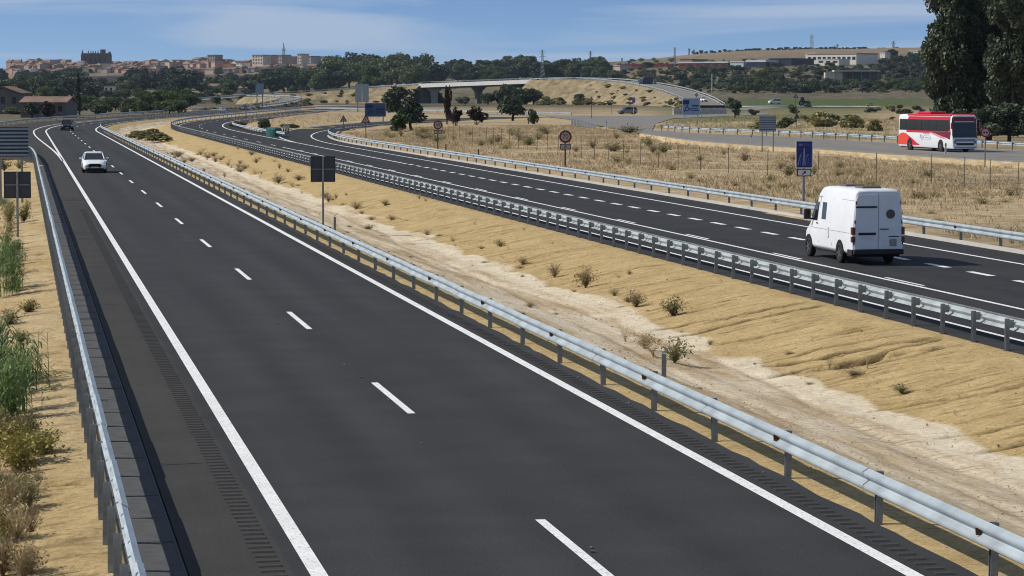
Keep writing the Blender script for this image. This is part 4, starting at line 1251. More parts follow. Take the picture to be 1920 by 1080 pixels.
delineator(1773, 289, 1.1, 'white delineator post in front of the coach', BZ)
delineator(897 , 297, .9, 'small dark marker post behind the exit guardrail', 0, .12, True)
delineator(836, 284, .8, 'small dark marker post right of the forty sign', 0, .12, True)
delineator(146, 222, 1.6, 'white delineator post at the bend before the dark cypress', 0, .3)
delineator(1331-16, 222, 1.6, 'white delineator under the pale blue sign', 0, .2)
# two short plates standing in the median behind the guardrail
for px, py, h, lab in ((1245, 700, .56, 'bent grey steel plate standing in the median behind the near guardrail'), (628, 427, .62, 'short grey steel post in the median right of the square sign back')):
    x, y = G(px, py, -.1)
    o = empty('median_marker', (x, y, -.15), -.3, lab, 'post')
    MB().prism([(-.05, -.03), (.05, -.03), (.05, .0), (-.04, .0), (-.04, .05), (-.05, .05)], h, 'z', -.1).build('plate', M['galv_post'], o)
    MB().prism([(0, 0), (.17, .14), (.17, .17), (0, .03)], .02, 'y', 0).build('bent_tip', M['galv'], o, (-.045, -.03, h - .1))
# wire fence through the dry grass
def fence():
    path = resample([(*G(2050, 378), 0), (*G(1920, 364), 0), (*G(1771, 345), 0), (*G(1640, 338), 0), (*G(1470, 331), 0), (*G(1330, 322), 0), (*G(1180, 306), 0), (*G(1060, 291), 0), (*G(930, 273), 0), (*G(830, 258), 0)], 5.6)
    root = empty('wire_fence', tuple(path[0]), 0, 'thin wire fence on slender posts through the dry grass', 'fence')
    o0 = Vector(path[0]); me = MB().prism([(.026 * math.cos(a), .026 * math.sin(a)) for a in np.linspace(0, 2 * math.pi, 6, endpoint=False)], 2.2, 'z', -.4).mesh('post', M['wood_post'])
    rr = random.Random(2)
    for p in path:
        e = obj('post', me, root, Vector(p) - o0); e.rotation_euler = (rr.uniform(-.04, .04), rr.uniform(-.04, .04), 0)
    for z in (.5, 1.0, 1.6):
        mb = MB().tube([Vector((p[0], p[1], z)) - o0 for p in path], .004, 3)
        mb.build('wire', M['galv_post'], root)
fence()

# ------------------------------------------------------------------ vehicles (local frame: +X forward, +Y left, Z up, origin on the ground under the rear)
def wheel(parent, x, y, r, w, side, rim_r=.62):
    """wheel as a part with tyre and rim below it"""
    wh = obj('wheel', None, parent, (x, y, r)); wh.empty_display_size = .2
    n = 24
    prof = [(r * .62, -w / 2), (r * .9, -w / 2), (r, -w * .36), (r, w * .36), (r * .9, w / 2), (r * .62, w / 2)]
    mb = MB(); rings = []
    for k in range(n):
        a = 2 * math.pi * k / n
        rings.append([(p * math.cos(a), q, p * math.sin(a)) for p, q in prof])
    m = len(prof)
    v = [p for rg in rings for p in rg]
    f = [(i * m + j, ((i + 1) % n) * m + j, ((i + 1) % n) * m + (j + 1) % m, i * m + (j + 1) % m) for i in range(n) for j in range(m)]
    obj('tyre', new_mesh('tyre', v, f, M['tyre'], True), wh)
    rb = MB()
    ys = side * w * .40
    rb.disc((0, min(ys, ys - side * .03), 0), r * .63, .03, 'y', 20)
    for k in range(5):
        a = 2 * math.pi * k / 5
        c, s_ = math.cos(a), math.sin(a)
        p = [(r * .08, -r * .07), (r * .58, -r * .09), (r * .58, r * .09), (r * .08, r * .07)]
        b = MB().prism([(q[0] * c - q[1] * s_, q[0] * s_ + q[1] * c) for q in p], .018, 'y', ys if side > 0 else ys - .018)
        rb.add(b.v, b.f, 1)
    rb.build('rim', [M['plastic'], M['rim']], wh)
    return wh

def body_ring(x, zb, zt, wb, wm, wt, zbelt, lean=0.0, zs=None):
    """closed cross-section ring at station x, symmetric about Y=0"""
    zs = zs if zs is not None else zt - .16
    half = [(wb * .90, zb), (wb, zb + .10), (wm, zbelt * .55 + zb * .45), (wm, zbelt), ((wm + wt) / 2, (zbelt + zs) / 2), (wt, zs), (wt - .025, zs + (zt - zs) * .6), (wt - .12, zt - .012), (wt * .45, zt)]
    return [(x, y, z) for y, z in half] + [(x, -y, z) for y, z in reversed(half)]

def strip_side(parent, name, m, pts, side, off=.006, t=.012):
    """thin panel on a vehicle side; pts are (x, z, y) corner points"""
    v = [(x, side * (y + off), z) for x, z, y in pts] + [(x, side * (y + off - t), z) for x, z, y in pts]
    n = len(pts)
    f = [tuple(range(n)), tuple(range(2 * n - 1, n - 1, -1))] + [(i, n + i, n + (i + 1) % n, (i + 1) % n) for i in range(n)]
    return obj(name, new_mesh(name, v, f, m), parent)

def white_van():
    x, y = 28.35, 83.6
    r = empty('van', (x, y, 0), math.pi / 2, 'white high-roofed panel van seen from behind in the exit-side lane', 'van')
    W = .91
    st = [(0.0, .38, 2.47, .88, .90, .775, 1.15), (.04, .36, 2.53, .89, .905, .785, 1.15), (.5, .34, 2.56, .90, W, .79, 1.15), (3.3, .34, 2.56, .90, W, .79, 1.15),
          (3.75, .34, 2.52, .90, W, .775, 1.15), (4.15, .34, 2.36, .90, W, .75, 1.15), (4.5, .34, 2.06, .90, .905, .72, 1.15), (4.85, .34, 1.60, .895, .90, .74, 1.12),
          (5.05, .35, 1.28, .885, .89, .80, 1.02), (5.35, .36, 1.12, .86, .86, .74, .92), (5.58, .38, .92, .80, .80, .66, .74), (5.64, .42, .74, .74, .74, .60, .62)]
    mb = MB().loft([body_ring(a, b, c, d, e, f, g) for a, b, c, d, e, f, g in st])
    body = mb.build('body', M['white_paint'], r, smooth=False)
    bevel(body, .03, 2)
    for p in body.data.polygons: p.use_smooth = True
    body.data.set_sharp_from_angle(angle=math.radians(32))
    def yy(z, wm=W, wt=.79, zb=1.15, zs=2.39):      # side surface half-width at height z
        return wm if z < zb else wm + (wt - wm) * (z - zb) / (zs - zb)
    # rear doors
    for sgn, nm in ((1, 'left'), (-1, 'right')):
        d = MB().prism([(sgn * .012, .52), (sgn * .84, .52), (sgn * .855, 1.15), (sgn * .775, 2.2), (sgn * .72, 2.37), (sgn * .012, 2.40)][::sgn], .03, 'x', -.034).build('rear_door', M['white_paint'], r)
        bevel(d, .012, 2)
    ld = [o for o in r.children if o.name.startswith('rear_door')]
    MB().box(-.055, -.035, .06, .80, 1.93, 1.99).build('window_trim', M['plastic'], ld[0])
    MB().box(-.060, -.036, .10, .70, 1.02, 1.10).build('plate_trim', M['plastic'], ld[0])
    MB().box(-.050, -.036, .16, .62, .90, 1.00).build('number_plate', M['plate'], ld[0])
    MB().disc((-.05, -.42, 1.72), .155, .016, 'x', 24).build('porthole', M['glass_blue'], ld[1])
    MB().box(-.065, -.036, -.36, -.05, 1.20, 1.23).build('door_handle', M['plastic'], ld[1])
    MB().box(-.055, -.036, -.72, -.36, .95, .975).build('badge_strip', M['plastic'], ld[1])
    MB().box(-.055, -.036, -.64, -.40, .64, .88).build('ladder_bracket', M['galv_post'], ld[1])
    for sgn in (1, -1):
        MB().box(-.05, .13, sgn * .868 - .055, sgn * .868 + .055, .78, 1.28).build('tail_light', M['lamp_red'], r)
        MB().box(-.055, .135, sgn * .868 - .057, sgn * .868 + .057, .97, 1.03).build('lamp_band', M['lamp_clear'], r)
        for z in (.75, 1.45, 2.1):
            MB().cbox((-.02, sgn * (.86 - .06 * (z - .75)), z), (.05, .03, .12)).build('hinge', M['plastic'], r)
    b = MB().box(-.14, .10, -.88, .88, .36, .54).build('rear_bumper', M['plastic'], r); bevel(b, .04, 2)
    MB().box(.0, .5, .86, .915, .34, .52).build('bumper_corner', M['plastic'], r)
    MB().box(.1, 5.3, -.80, .80, .27, .345).build('underbody', M['black'], r)
    for sgn in (1, -1):
        for x0 in (1.35, 4.90):
            # wheel arch: black half ring set just proud of the side
            n = 12; v = []
            for q, rad in ((0, .44), (1, .35)):
                v += [(x0 + rad * math.cos(math.pi * k / n), sgn * .913, .36 + rad * math.sin(math.pi * k / n)) for k in range(n + 1)]
            f = [(k, k + 1, n + 2 + k, n + 1 + k) for k in range(n)]
            v2 = [(p[0], sgn * .86, p[2]) for p in v]
            obj('wheel_arch', new_mesh('wheel_arch', v + v2, f + [(a + 26, b_ + 26, c + 26, d + 26) for a, b_, c, d in f] + [(k, k + 26, k + 27, k + 1) for k in range(n)], M['black']), r)
            MB().disc((x0, (.80 if sgn > 0 else -.915), .36), .36, .115, 'y', 22).build('wheel_well', M['black'], r)
            wheel(r, x0, sgn * .83, .345, .215, sgn)
    # side glazing, mirror, seams
    for sgn in (1, -1):
        w = strip_side(r, 'door_window', M['glass'], [(3.98, 1.32, yy(1.32)), (4.70, 1.32, .87), (4.48, 1.78, .80), (4.30, 1.98, .765), (3.98, 1.98, yy(1.98))], sgn)
        strip_side(r, 'side_window', M['glass'], [(3.02, 1.40, yy(1.40)), (3.50, 1.40, yy(1.40)), (3.50, 1.99, yy(1.99)), (3.02, 1.99, yy(1.99))], sgn)
        m = MB().cbox((4.62, sgn * 1.06, 1.52), (.14, .24, .36)).build('mirror', M['plastic'], r); bevel(m, .03)
        MB().cbox((4.62, sgn * .92, 1.36), (.06, .12, .05)).build('mirror_arm', M['plastic'], r)
        for xs, z0, z1 in ((3.78, .55, 2.2), (2.25, .55, 2.2), (4.78, .6, 1.3)):
            strip_side(r, 'panel_seam', M['seam'], [(xs, z0, yy(z0)), (xs + .014, z0, yy(z0)), (xs + .014, z1, yy(z1)), (xs, z1, yy(z1))], sgn, .004)
        strip_side(r, 'roof_seam', M['seam'], [(.1, 2.16, yy(2.16)), (4.2, 2.16, yy(2.16) - .01), (4.2, 2.175, yy(2.175) - .01), (.1, 2.175, yy(2.175))], sgn, .004)
        strip_side(r, 'rub_strip', M['seam'], [(.3, 1.06, W), (4.7, 1.06, W), (4.7, 1.075, W), (.3, 1.075, W)], sgn, .006)
        strip_side(r, 'service_hatch', M['sign_white'], [(2.56, .80, W), (2.74, .80, W), (2.74, 1.16, W), (2.56, 1.16, W)], sgn, .018)
        strip_side(r, 'door_handle', M['plastic'], [(3.84, 1.22, W), (4.0, 1.22, W), (4.0, 1.26, W), (3.84, 1.26, W)], sgn, .02)
    # roof fittings
    for x0, w in ((1.1, .42), (2.9, .42)):
        v = MB().box(x0 - w, x0 + w, -.34, .34, 2.545, 2.63).build('roof_vent', M['vent'], r); bevel(v, .03)
    MB().box(4.48, 4.86, -.66, .66, 1.62, 1.66).build('windscreen_header', M['plastic'], r)
    ws = [(4.52, .70, 2.02), (4.52, -.70, 2.02), (4.94, -.78, 1.42), (4.94, .78, 1.42)]
    obj('windscreen', new_mesh('windscreen', [(a + .02, b_, c + .03) for a, b_, c in ws] + [(a - .05, b_, c - .05) for a, b_, c in ws], [(0, 1, 2, 3), (7, 6, 5, 4), (0, 4, 5, 1), (1, 5, 6, 2), (2, 6, 7, 3), (3, 7, 4, 0)], M['glass']), r)
    for sgn in (1, -1):
        MB().cbox((5.50, sgn * .62, .88), (.2, .26, .2)).build('headlight', M['lamp_clear'], r)
    return r
M['seam'] = mat('panel_seam', (.30, .31, .33), .6)
M['vent'] = mat('roof_vent_brown', (.12, .09, .07), .6)
white_van()

def coach():
    f = Vector((*G(1810, 285.5, BZ), 0))
    # heading: the slip road comes toward the camera and to the right
    view = Vector((f.x, f.y, 0)).normalized()
    a = math.radians(24.5)
    back = Vector((view.x * math.cos(a) - view.y * math.sin(a), view.x * math.sin(a) + view.y * math.cos(a), 0))      # from the nose to the tail
    L, W, H = 12.2, 1.24, 3.30
    org = f + back * L
    r = empty('coach', (org.x, org.y, BZ), math.atan2(-back.y, -back.x), 'white and red coach driving on the slip road', 'bus')
    # sections: rounded box, slightly raked front
    def ring(x, top, w=W, zb=.32, dx=0.0):
        half = [(w * .94, zb), (w, zb + .15), (w, 1.45), (w * .985, 2.75), (w * .95, top - .18), (w * .86, top - .04), (w * .5, top)]
        return [(x + dx * (z - zb) / (top - zb), y, z) for y, z in half] + [(x + dx * (z - zb) / (top - zb), -y, z) for y, z in reversed(half)]
    b = MB().loft([ring(0, H - .12, W * .96), ring(.12, H, W), ring(L - .5, H, W), ring(L - .12, H - .02, W * .985, dx=-.25), ring(L, H - .10, W * .93, dx=-.42)])
    body = b.build('body', M['white_paint'], r)
    for p in body.data.polygons: p.use_smooth = True
    body.data.set_sharp_from_angle(angle=math.radians(30))
    def side(name, m, poly, off=.012):
        """panel from (x, z) points laid on both sides of the coach"""
        def y(z): return W if z < 1.45 else W - (W * .015) * (z - 1.45) / 1.3
        for s_ in (1, -1):
            strip_side(r, name, m, [(q[0], q[1], y(q[1])) for q in poly], s_, off)
    side('red_upper_side', M['red_paint'], [(1.9, 1.64), (L - .45, 1.64), (L - .62, 3.02), (2.3, 3.02)], .009)
    side('window_band', M['glass'], [(.3, 1.84), (L - 1.0, 1.84), (L - .6, 2.05), (L - .75, 2.84), (.3, 2.84)], .014)
    for x0 in (1.9, 3.6, 5.3, 7.0, 8.7):
        side('window_pillar', M['black'], [(x0, 1.85), (x0 + .06, 1.85), (x0 + .06, 2.83), (x0, 2.83)], .022)
    side('red_side_band', M['dark_red'], [(L - 4.4, 1.72), (L - .55, 1.12), (L - .42, 1.72), (L - .6, 1.775), (L - 4.4, 1.775)], .014)
    side('pink_streak', M['pink'], [(L - 5.2, 1.70), (L - 2.6, 1.22), (L - 1.3, 1.12), (L - 2.2, 1.40), (L - 4.6, 1.71)], .010)
    side('red_tail_panel', M['orange_red'], [(.06, .50), (2.35, .50), (2.35, 1.36), (1.9, 1.52), (1.2, 1.60), (.5, 1.50), (.06, 1.25)], .016)
    side('red_swoosh', M['red_paint'], [(2.36, .50), (5.1, .50), (4.2, .74), (3.3, 1.08), (2.36, 1.36)], .016)
    # front
    def front(name, m, poly, off):
        """panel on the raked front; poly in (y, z)"""
        def xf(z): return L - .42 * (z - .32) / (H - .10 - .32)
        v = [(xf(z) + off, y, z) for y, z in poly] + [(xf(z) + off - .02, y, z) for y, z in poly]
        n = len(poly)
        return obj(name, new_mesh(name, v, [tuple(range(n)), tuple(range(2 * n - 1, n - 1, -1))] + [(i, n + i, n + (i + 1) % n, (i + 1) % n) for i in range(n)], m), r)
    # roof: red cap and pods
    for s_ in (-1, 1):
        front('front_pillar', M['dark_red'], [(s_ * 1.085, 1.25), (s_ * 1.17, 1.25), (s_ * 1.13, 3.05), (s_ * 1.06, 3.05)][::s_], .02)
    rc = MB().box(2.0, L - .55, -W * .965, W * .965, H - .17, H + .05).build('roof_cap', M['red_paint'], r); bevel(rc, .09, 3)
    rp = MB().box(3.2, 6.2, -.75, .75, H + .051, H + .24).build('air_conditioner', M['red_paint'], r); bevel(rp, .07)
    side('red_cant_rail', M['red_paint'], [(2.2, 3.03), (L - .55, 3.03), (L - .62, 3.12), (2.6, 3.12)], .012)
    front('windscreen', M['glass_blue'], [(-1.10, 1.30), (1.10, 1.30), (1.08, 2.75), (-1.08, 2.75)], .03)
    front('destination_band', M['dark_red'], [(-1.06, 2.76), (1.06, 2.76), (1.0, 3.12), (-1.0, 3.12)], .03)
    front('sun_visor', M['sign_white'], [(-.95, 2.66), (.95, 2.66), (.95, 2.735), (-.95, 2.735)], .05)
    front('grille', M['plastic'], [(-.80, .62), (.80, .62), (.86, .82), (-.86, .82)], .03)
    front('grille', M['grille_grey'], [(-.95, .95), (.95, .95), (1.0, 1.18), (-1.0, 1.18)], .026)
    front('bumper_line', M['grille_grey'], [(-1.05, .40), (1.05, .40), (1.05, .48), (-1.05, .48)], .03)
    for s_ in (-1, 1):
        front('headlight', M['lamp_dark'], [(s_ * .86, .78), (s_ * 1.08, .78), (s_ * 1.08, 1.02), (s_ * .86, 1.02)][::s_], .034)
        front('wiper', M['plastic'], [(s_ * .1, 1.42), (s_ * .9, 1.46), (s_ * .9, 1.49), (s_ * .1, 1.46)][::s_], .05)
        mm = MB().cbox((L + .1, s_ * 1.36, 2.35), (.16, .18, .55)).build('mirror', M['dark_red'], r); bevel(mm, .04)
        MB().tube([(L - .35, s_ * 1.15, 2.95), (L + .05, s_ * 1.34, 2.9), (L + .1, s_ * 1.36, 2.6)], .035, 6).build('mirror_arm', M['plastic'], r)
        for x0 in (2.75, L - 2.55):
            MB().disc((x0, (1.10 if s_ > 0 else -1.262), .52), .58, .162, 'y', 24).build('wheel_arch', M['black'], r)
            wheel(r, x0, s_ * 1.14, .50, .30, s_)
    # illegible livery: blue-grey mark and an outlined oval with a short word inside
    for s_ in (1, -1):
        for q, (x0, x1, z0, z1) in enumerate(((5.0, 5.25, 1.15, 1.5), (5.4, 5.6, .95, 1.45), (5.75, 7.2, 1.52, 1.62))):
            strip_side(r, 'livery_mark', M['livery'], [(x0, z0, W), (x1, z0, W), (x1, z1, W), (x0, z1, W)], s_, .012)
        n = 24; v = []
        for rr in (1.0, .86):
            v += [(6.6 + .85 * rr * math.cos(2 * math.pi * k / n), s_ * (W + .014), 1.22 + .24 * rr * math.sin(2 * math.pi * k / n)) for k in range(n)]
        obj('livery_oval', new_mesh('livery_oval', v, [(k, (k + 1) % n, n + (k + 1) % n, n + k) for k in range(n)], M['livery']), r)
        strip_side(r, 'livery_word', M['livery'], [(6.2, 1.18, W), (7.0, 1.18, W), (7.0, 1.27, W), (6.2, 1.27, W)], s_, .012)
    MB().box(.2, L - .4, -1.05, 1.05, .22, .325).build('underbody', M['black'], r)
    return r
M['pink'] = mat('pink_livery', (.62, .25, .30), .35)
M['livery'] = mat('livery_grey', (.33, .33, .40), .5)
M['grille_grey'] = mat('grille_grey', (.20, .22, .27), .5)
M['lamp_dark'] = mat('headlamp_dark', (.12, .14, .18), .15, spec=.8)
coach()

def car(x, y, z, rz, label, paint, L=4.55, W=.90, H=1.45, kind='saloon', cat='car', front_detail=True, group=None):
    """hatchback / saloon / estate; local +X forward, origin under the middle"""
    r = empty('car', (x, y, z), rz, label, cat, group)
    h = L / 2
    hood = .62 * H if kind != 'van' else .70 * H
    st = [(-h, .34, .62 * H, .84 * W, .78 * W), (-h + .12, .26, .68 * H, .94 * W, .88 * W), (-h + .7, .22, .70 * H, W, .95 * W), (-.3, .20, .67 * H, W, .96 * W), (h - 1.35, .20, hood + .04, W, .95 * W),
          (h - .5, .22, hood - .06, .97 * W, .88 * W), (h - .12, .26, hood - .16, .90 * W, .80 * W), (h, .36, hood - .28, .80 * W, .70 * W)]
    rings = []
    for xx, zb, zt, wb, wt in st:
        half = [(wb * .9, zb), (wb, zb + .12), (wb, (zb + zt) / 2 + .05), (wt, zt - .07), (wt * .88, zt - .01), (wt * .4, zt)]
        rings.append([(xx, a, b) for a, b in half] + [(xx, -a, b) for a, b in reversed(half)])
    body = MB().loft(rings).build('body', paint, r, smooth=True)
    body.data.set_sharp_from_angle(angle=math.radians(38))
    zb = .66 * H
    if kind == 'saloon': cab = [(-h + .55, zb, .0), (-h + 1.25, H - .03, 1), (-.15, H, 1), (.25, H - .05, 1), (h - 1.30, zb + .01, 0)]
    elif kind == 'suv': cab = [(-h + .10, zb, .0), (-h + .42, H - .04, 1), (-.2, H, 1), (.45, H - .05, 1), (h - 1.30, zb + .02, 0)]
    else: cab = [(-h + .03, zb, .0), (-h + .12, H - .02, 1), (-.1, H, 1), (h - 1.5, H - .05, 1), (h - .75, zb + .05, 0)]
    # glass house: lower outline wider than the roof
    wl, wu = W * .90, W * .70
    low = [(cab[0][0], zb), (cab[-1][0], zb)]
    v = [(low[0][0], wl, zb - .02), (low[1][0], wl * .93, zb - .02), (low[1][0], -wl * .93, zb - .02), (low[0][0], -wl, zb - .02),
         (cab[1][0], wu, cab[1][1]), (cab[3][0], wu, cab[3][1]), (cab[3][0], -wu, cab[3][1]), (cab[1][0], -wu, cab[1][1])]
    obj('windows', new_mesh('windows', v, [(0, 1, 5, 4), (1, 2, 6, 5), (2, 3, 7, 6), (3, 0, 4, 7), (4, 5, 6, 7)], M['glass']), r)
    roof = MB()
    t = .03
    rr = [[(cab[1][0] - .06, a, cab[1][1] - .01 + b) for a, b in ((wu + .03, -.03), (wu - .05, .035), (-wu + .05, .035), (-wu - .03, -.03))],
          [(cab[2][0], a, cab[2][1] + b) for a, b in ((wu + .04, -.03), (wu - .05, .05), (-wu + .05, .05), (-wu - .04, -.03))],
          [(cab[3][0] + .05, a, cab[3][1] + b) for a, b in ((wu + .03, -.03), (wu - .05, .03), (-wu + .05, .03), (-wu - .03, -.03))]]
    roof.loft(rr)
    roof.build('roof', paint, r)
    for s_ in (1, -1):
        pl = MB().tube([(cab[3][0] + .03, s_ * (wu + .012), cab[3][1]), (low[1][0] + .02, s_ * (wl * .93 + .012), zb)], .035, 5); pl.build('pillar', paint, r)
        pl = MB().tube([(cab[1][0] - .03, s_ * (wu + .012), cab[1][1]), (low[0][0] - .02, s_ * (wl + .012), zb)], .05, 5); pl.build('pillar', paint, r)
        pl = MB().tube([((cab[1][0] + cab[3][0]) / 2, s_ * (wu + .008), H - .03), ((cab[1][0] + cab[3][0]) / 2 - .05, s_ * (wl + .008), zb)], .035, 5)
        pl.build('pillar', paint, r)
        mi = MB().cbox((cab[-1][0] - .35, s_ * (W + .10), zb + .06), (.12, .20, .13)).build('mirror', paint, r); bevel(mi, .03)
        for xx in (-h + .85, h - .88):
            MB().disc((xx, (W - .16 if s_ > 0 else -W - .006), .32), .36, .166, 'y', 20).build('wheel_arch', M['black'], r)
            wheel(r, xx, s_ * (W - .09), .315, .2, s_)
        hl = [(h - .02, s_ * W * .80, hood - .33), (h - .02, s_ * W * .52, hood - .36), (h - .14, s_ * W * .52, hood - .21), (h - .34, s_ * W * .86, hood - .19)]
        obj('headlight', new_mesh('headlight', [(a + .03, b, c + .015) for a, b, c in hl] + [(a - .05, b * .98, c - .02) for a, b, c in hl], [(0, 1, 2, 3), (7, 6, 5, 4), (0, 4, 5, 1), (1, 5, 6, 2), (2, 6, 7, 3), (3, 7, 4, 0)], M['lamp_clear'] if front_detail else M['lamp_dark']), r)
        MB().cbox((-h + .03, s_ * W * .68, .56 * H), (.10, W * .34, .14)).build('tail_light', M['lamp_red'], r)
    if front_detail:
        MB().prism([(-W * .50, .40), (W * .50, .40), (W * .56, .60), (W * .40, .66), (-W * .40, .66), (-W * .56, .60)], .05, 'x', h - .02).build('grille', M['black'], r)
        MB().box(h - .04, h + .025, -W * .62, W * .62, .24, .33).build('air_intake', M['black'], r)
        MB().box(h + .03, h + .04, -.26, .26, .35, .45).build('number_plate', M['plate'], r)
    else:
        MB().box(-h - .03, -h + .02, -.26, .26, .48, .60).build('number_plate', M['plate'], r)
        MB().box(-h - .02, -h + .1, -W * .86, W * .86, .26, .38).build('rear_bumper', M['plastic'], r)
    MB().box(-h + .3, h - .3, -W * .8, W * .8, .14, .22).build('underbody', M['black'], r)
    return r
gx, gy = G(175, 319); car(5.15, gy - 4.5, 0, -math.pi / 2, 'white saloon car approaching in the outer lane of the near carriageway', M['white_paint'], 4.6, .84, 1.42)
gx, gy = G(130, 245); car(*P(gy + 2, 6.5), 0, -math.pi / 2 - .03, 'dark car far along the near carriageway at the bend', M['black_paint'], 4.5, .90, 1.6, 'suv')
gx, gy = G(1176, 214); car(gx, gy, .02, math.radians(195) - BETA, 'grey estate car at the junction beyond the dry grass', M['grey_paint'], 4.7, .93, 1.7, 'suv')
gx, gy, gz = atD(1336, 190.5, 880); car(gx - 3.5, gy, gz + .03, -math.pi / 2 - BETA + .5, 'small white car coming down the overpass ramp', M['white_paint'], 4.2, .88, 1.5, 'suv')
gx, gy = G(1452, 195.5); car(gx, gy, .03, math.radians(190), 'white delivery van at the roundabout', M['white_paint'], 5.0, .98, 2.1, 'van', 'van')
gx, gy, gz = atD(1211, 160, 1035); 
def box_lorry():
    r = empty('lorry', (gx, gy, gz + .05), math.pi - BETA + .25, 'blue-grey box lorry climbing the overpass ramp', 'lorry')
    MB().box(-2.6, 1.4, -1.2, 1.2, .8, 3.1).build('cargo_box', mat('lorry_box', (.06, .065, .12), .5, var=.1, scale=1), r)
    c = MB().prism([(1.5, .5), (3.3, .5), (3.3, 1.4), (2.9, 2.4), (1.5, 2.4)], 2.2, 'y', -1.1).build('cab', M['grey_paint'], r); bevel(c, .08)
    MB().prism([(3.32, 1.45), (2.95, 2.3), (2.90, 2.3), (3.27, 1.45)], 1.9, 'y', -.95).build('windscreen', M['glass'], r)
    MB().box(-2.6, 3.2, -.5, .5, .45, .79).build('chassis', M['black'], r)
    for x in (-1.7, 2.5):
        for s_ in (1, -1): wheel(r, x, s_ * 1.0, .48, .28, s_)
box_lorry()
def tractor():
    x, y = G(1508, 198.5)
    r = empty('tractor', (x, y, .03), math.radians(-20), 'dark tractor with big wheels at the roundabout', 'tractor')
    hd = MB().prism([(.1, .8), (2.2, .8), (2.2, 1.45), (1.9, 1.75), (.1, 1.85)], .9, 'y', -.45).build('bonnet', M['car_light'], r); bevel(hd, .06)
    MB().prism([(-1.4, .9), (.15, .9), (.25, 1.8), (-.1, 3.0), (-1.2, 3.0), (-1.45, 1.9)], 1.5, 'y', -.75).build('cab', M['glass'], r)
    MB().box(-1.35, .05, -.85, .85, 3.001, 3.15).build('cab_roof', M['car_light'], r)
    MB().box(-1.9, -.6, -.9, .9, 1.45, 1.6).build('mudguard', M['car_light'], r)
    for s_ in (1, -1):
        wheel(r, -1.0, s_ * 1.05, 1.0, .5, s_); wheel(r, 1.7, s_ * .9, .6, .35, s_)
    MB().tube([(1.3, .3, 1.7), (1.3, .3, 2.8)], .06).build('exhaust', M['black'], r)
tractor()

# ------------------------------------------------------------------ vegetation
def leaf_quads(c, size, rng, flat=.0, ar=1.6):
    """numpy: one randomly turned quad for each centre"""
    n = len(c)
    d = rng.normal(size=(n, 3)); d /= np.linalg.norm(d, axis=1)[:, None]
    e = rng.normal(size=(n, 3)); e -= d * np.sum(d * e, 1)[:, None]; e /= np.linalg.norm(e, axis=1)[:, None]
    s = size * rng.uniform(.6, 1.35, (n, 1))
    a, b = d * s * ar * .5, e * s * .5
    v = np.stack([c - a, c + b, c + a, c - b], 1).reshape(-1, 3)
    return v, np.arange(4 * n).reshape(n, 4)

def limb(rng, a, b, r0, r1, k=5, wob=.06):
    a, b = np.array(a, float), np.array(b, float)
    L = np.linalg.norm(b - a)
    pts = [a + (b - a) * t + rng.normal(size=3) * wob * L * math.sin(math.pi * t) for t in np.linspace(0, 1, k)]
    return pts, list(np.linspace(r0, r1, k))

def crown_points(rng, clumps, n, shell=.55):
    """points spread through ellipsoid clumps, denser near their skins"""
    w = np.array([c[3] * c[4] * c[5] for c in clumps]) ** .7; w /= w.sum()
    idx = rng.choice(len(clumps), n, p=w)
    C = np.array(clumps)[idx]
    d = rng.normal(size=(n, 3)); d /= np.linalg.norm(d, axis=1)[:, None]
    r = rng.uniform(0, 1, (n, 1)) ** (1 / 3) * (1 - shell) + shell * rng.uniform(.55, 1.05, (n, 1))
    return C[:, :3] + d * C[:, 3:6] * r

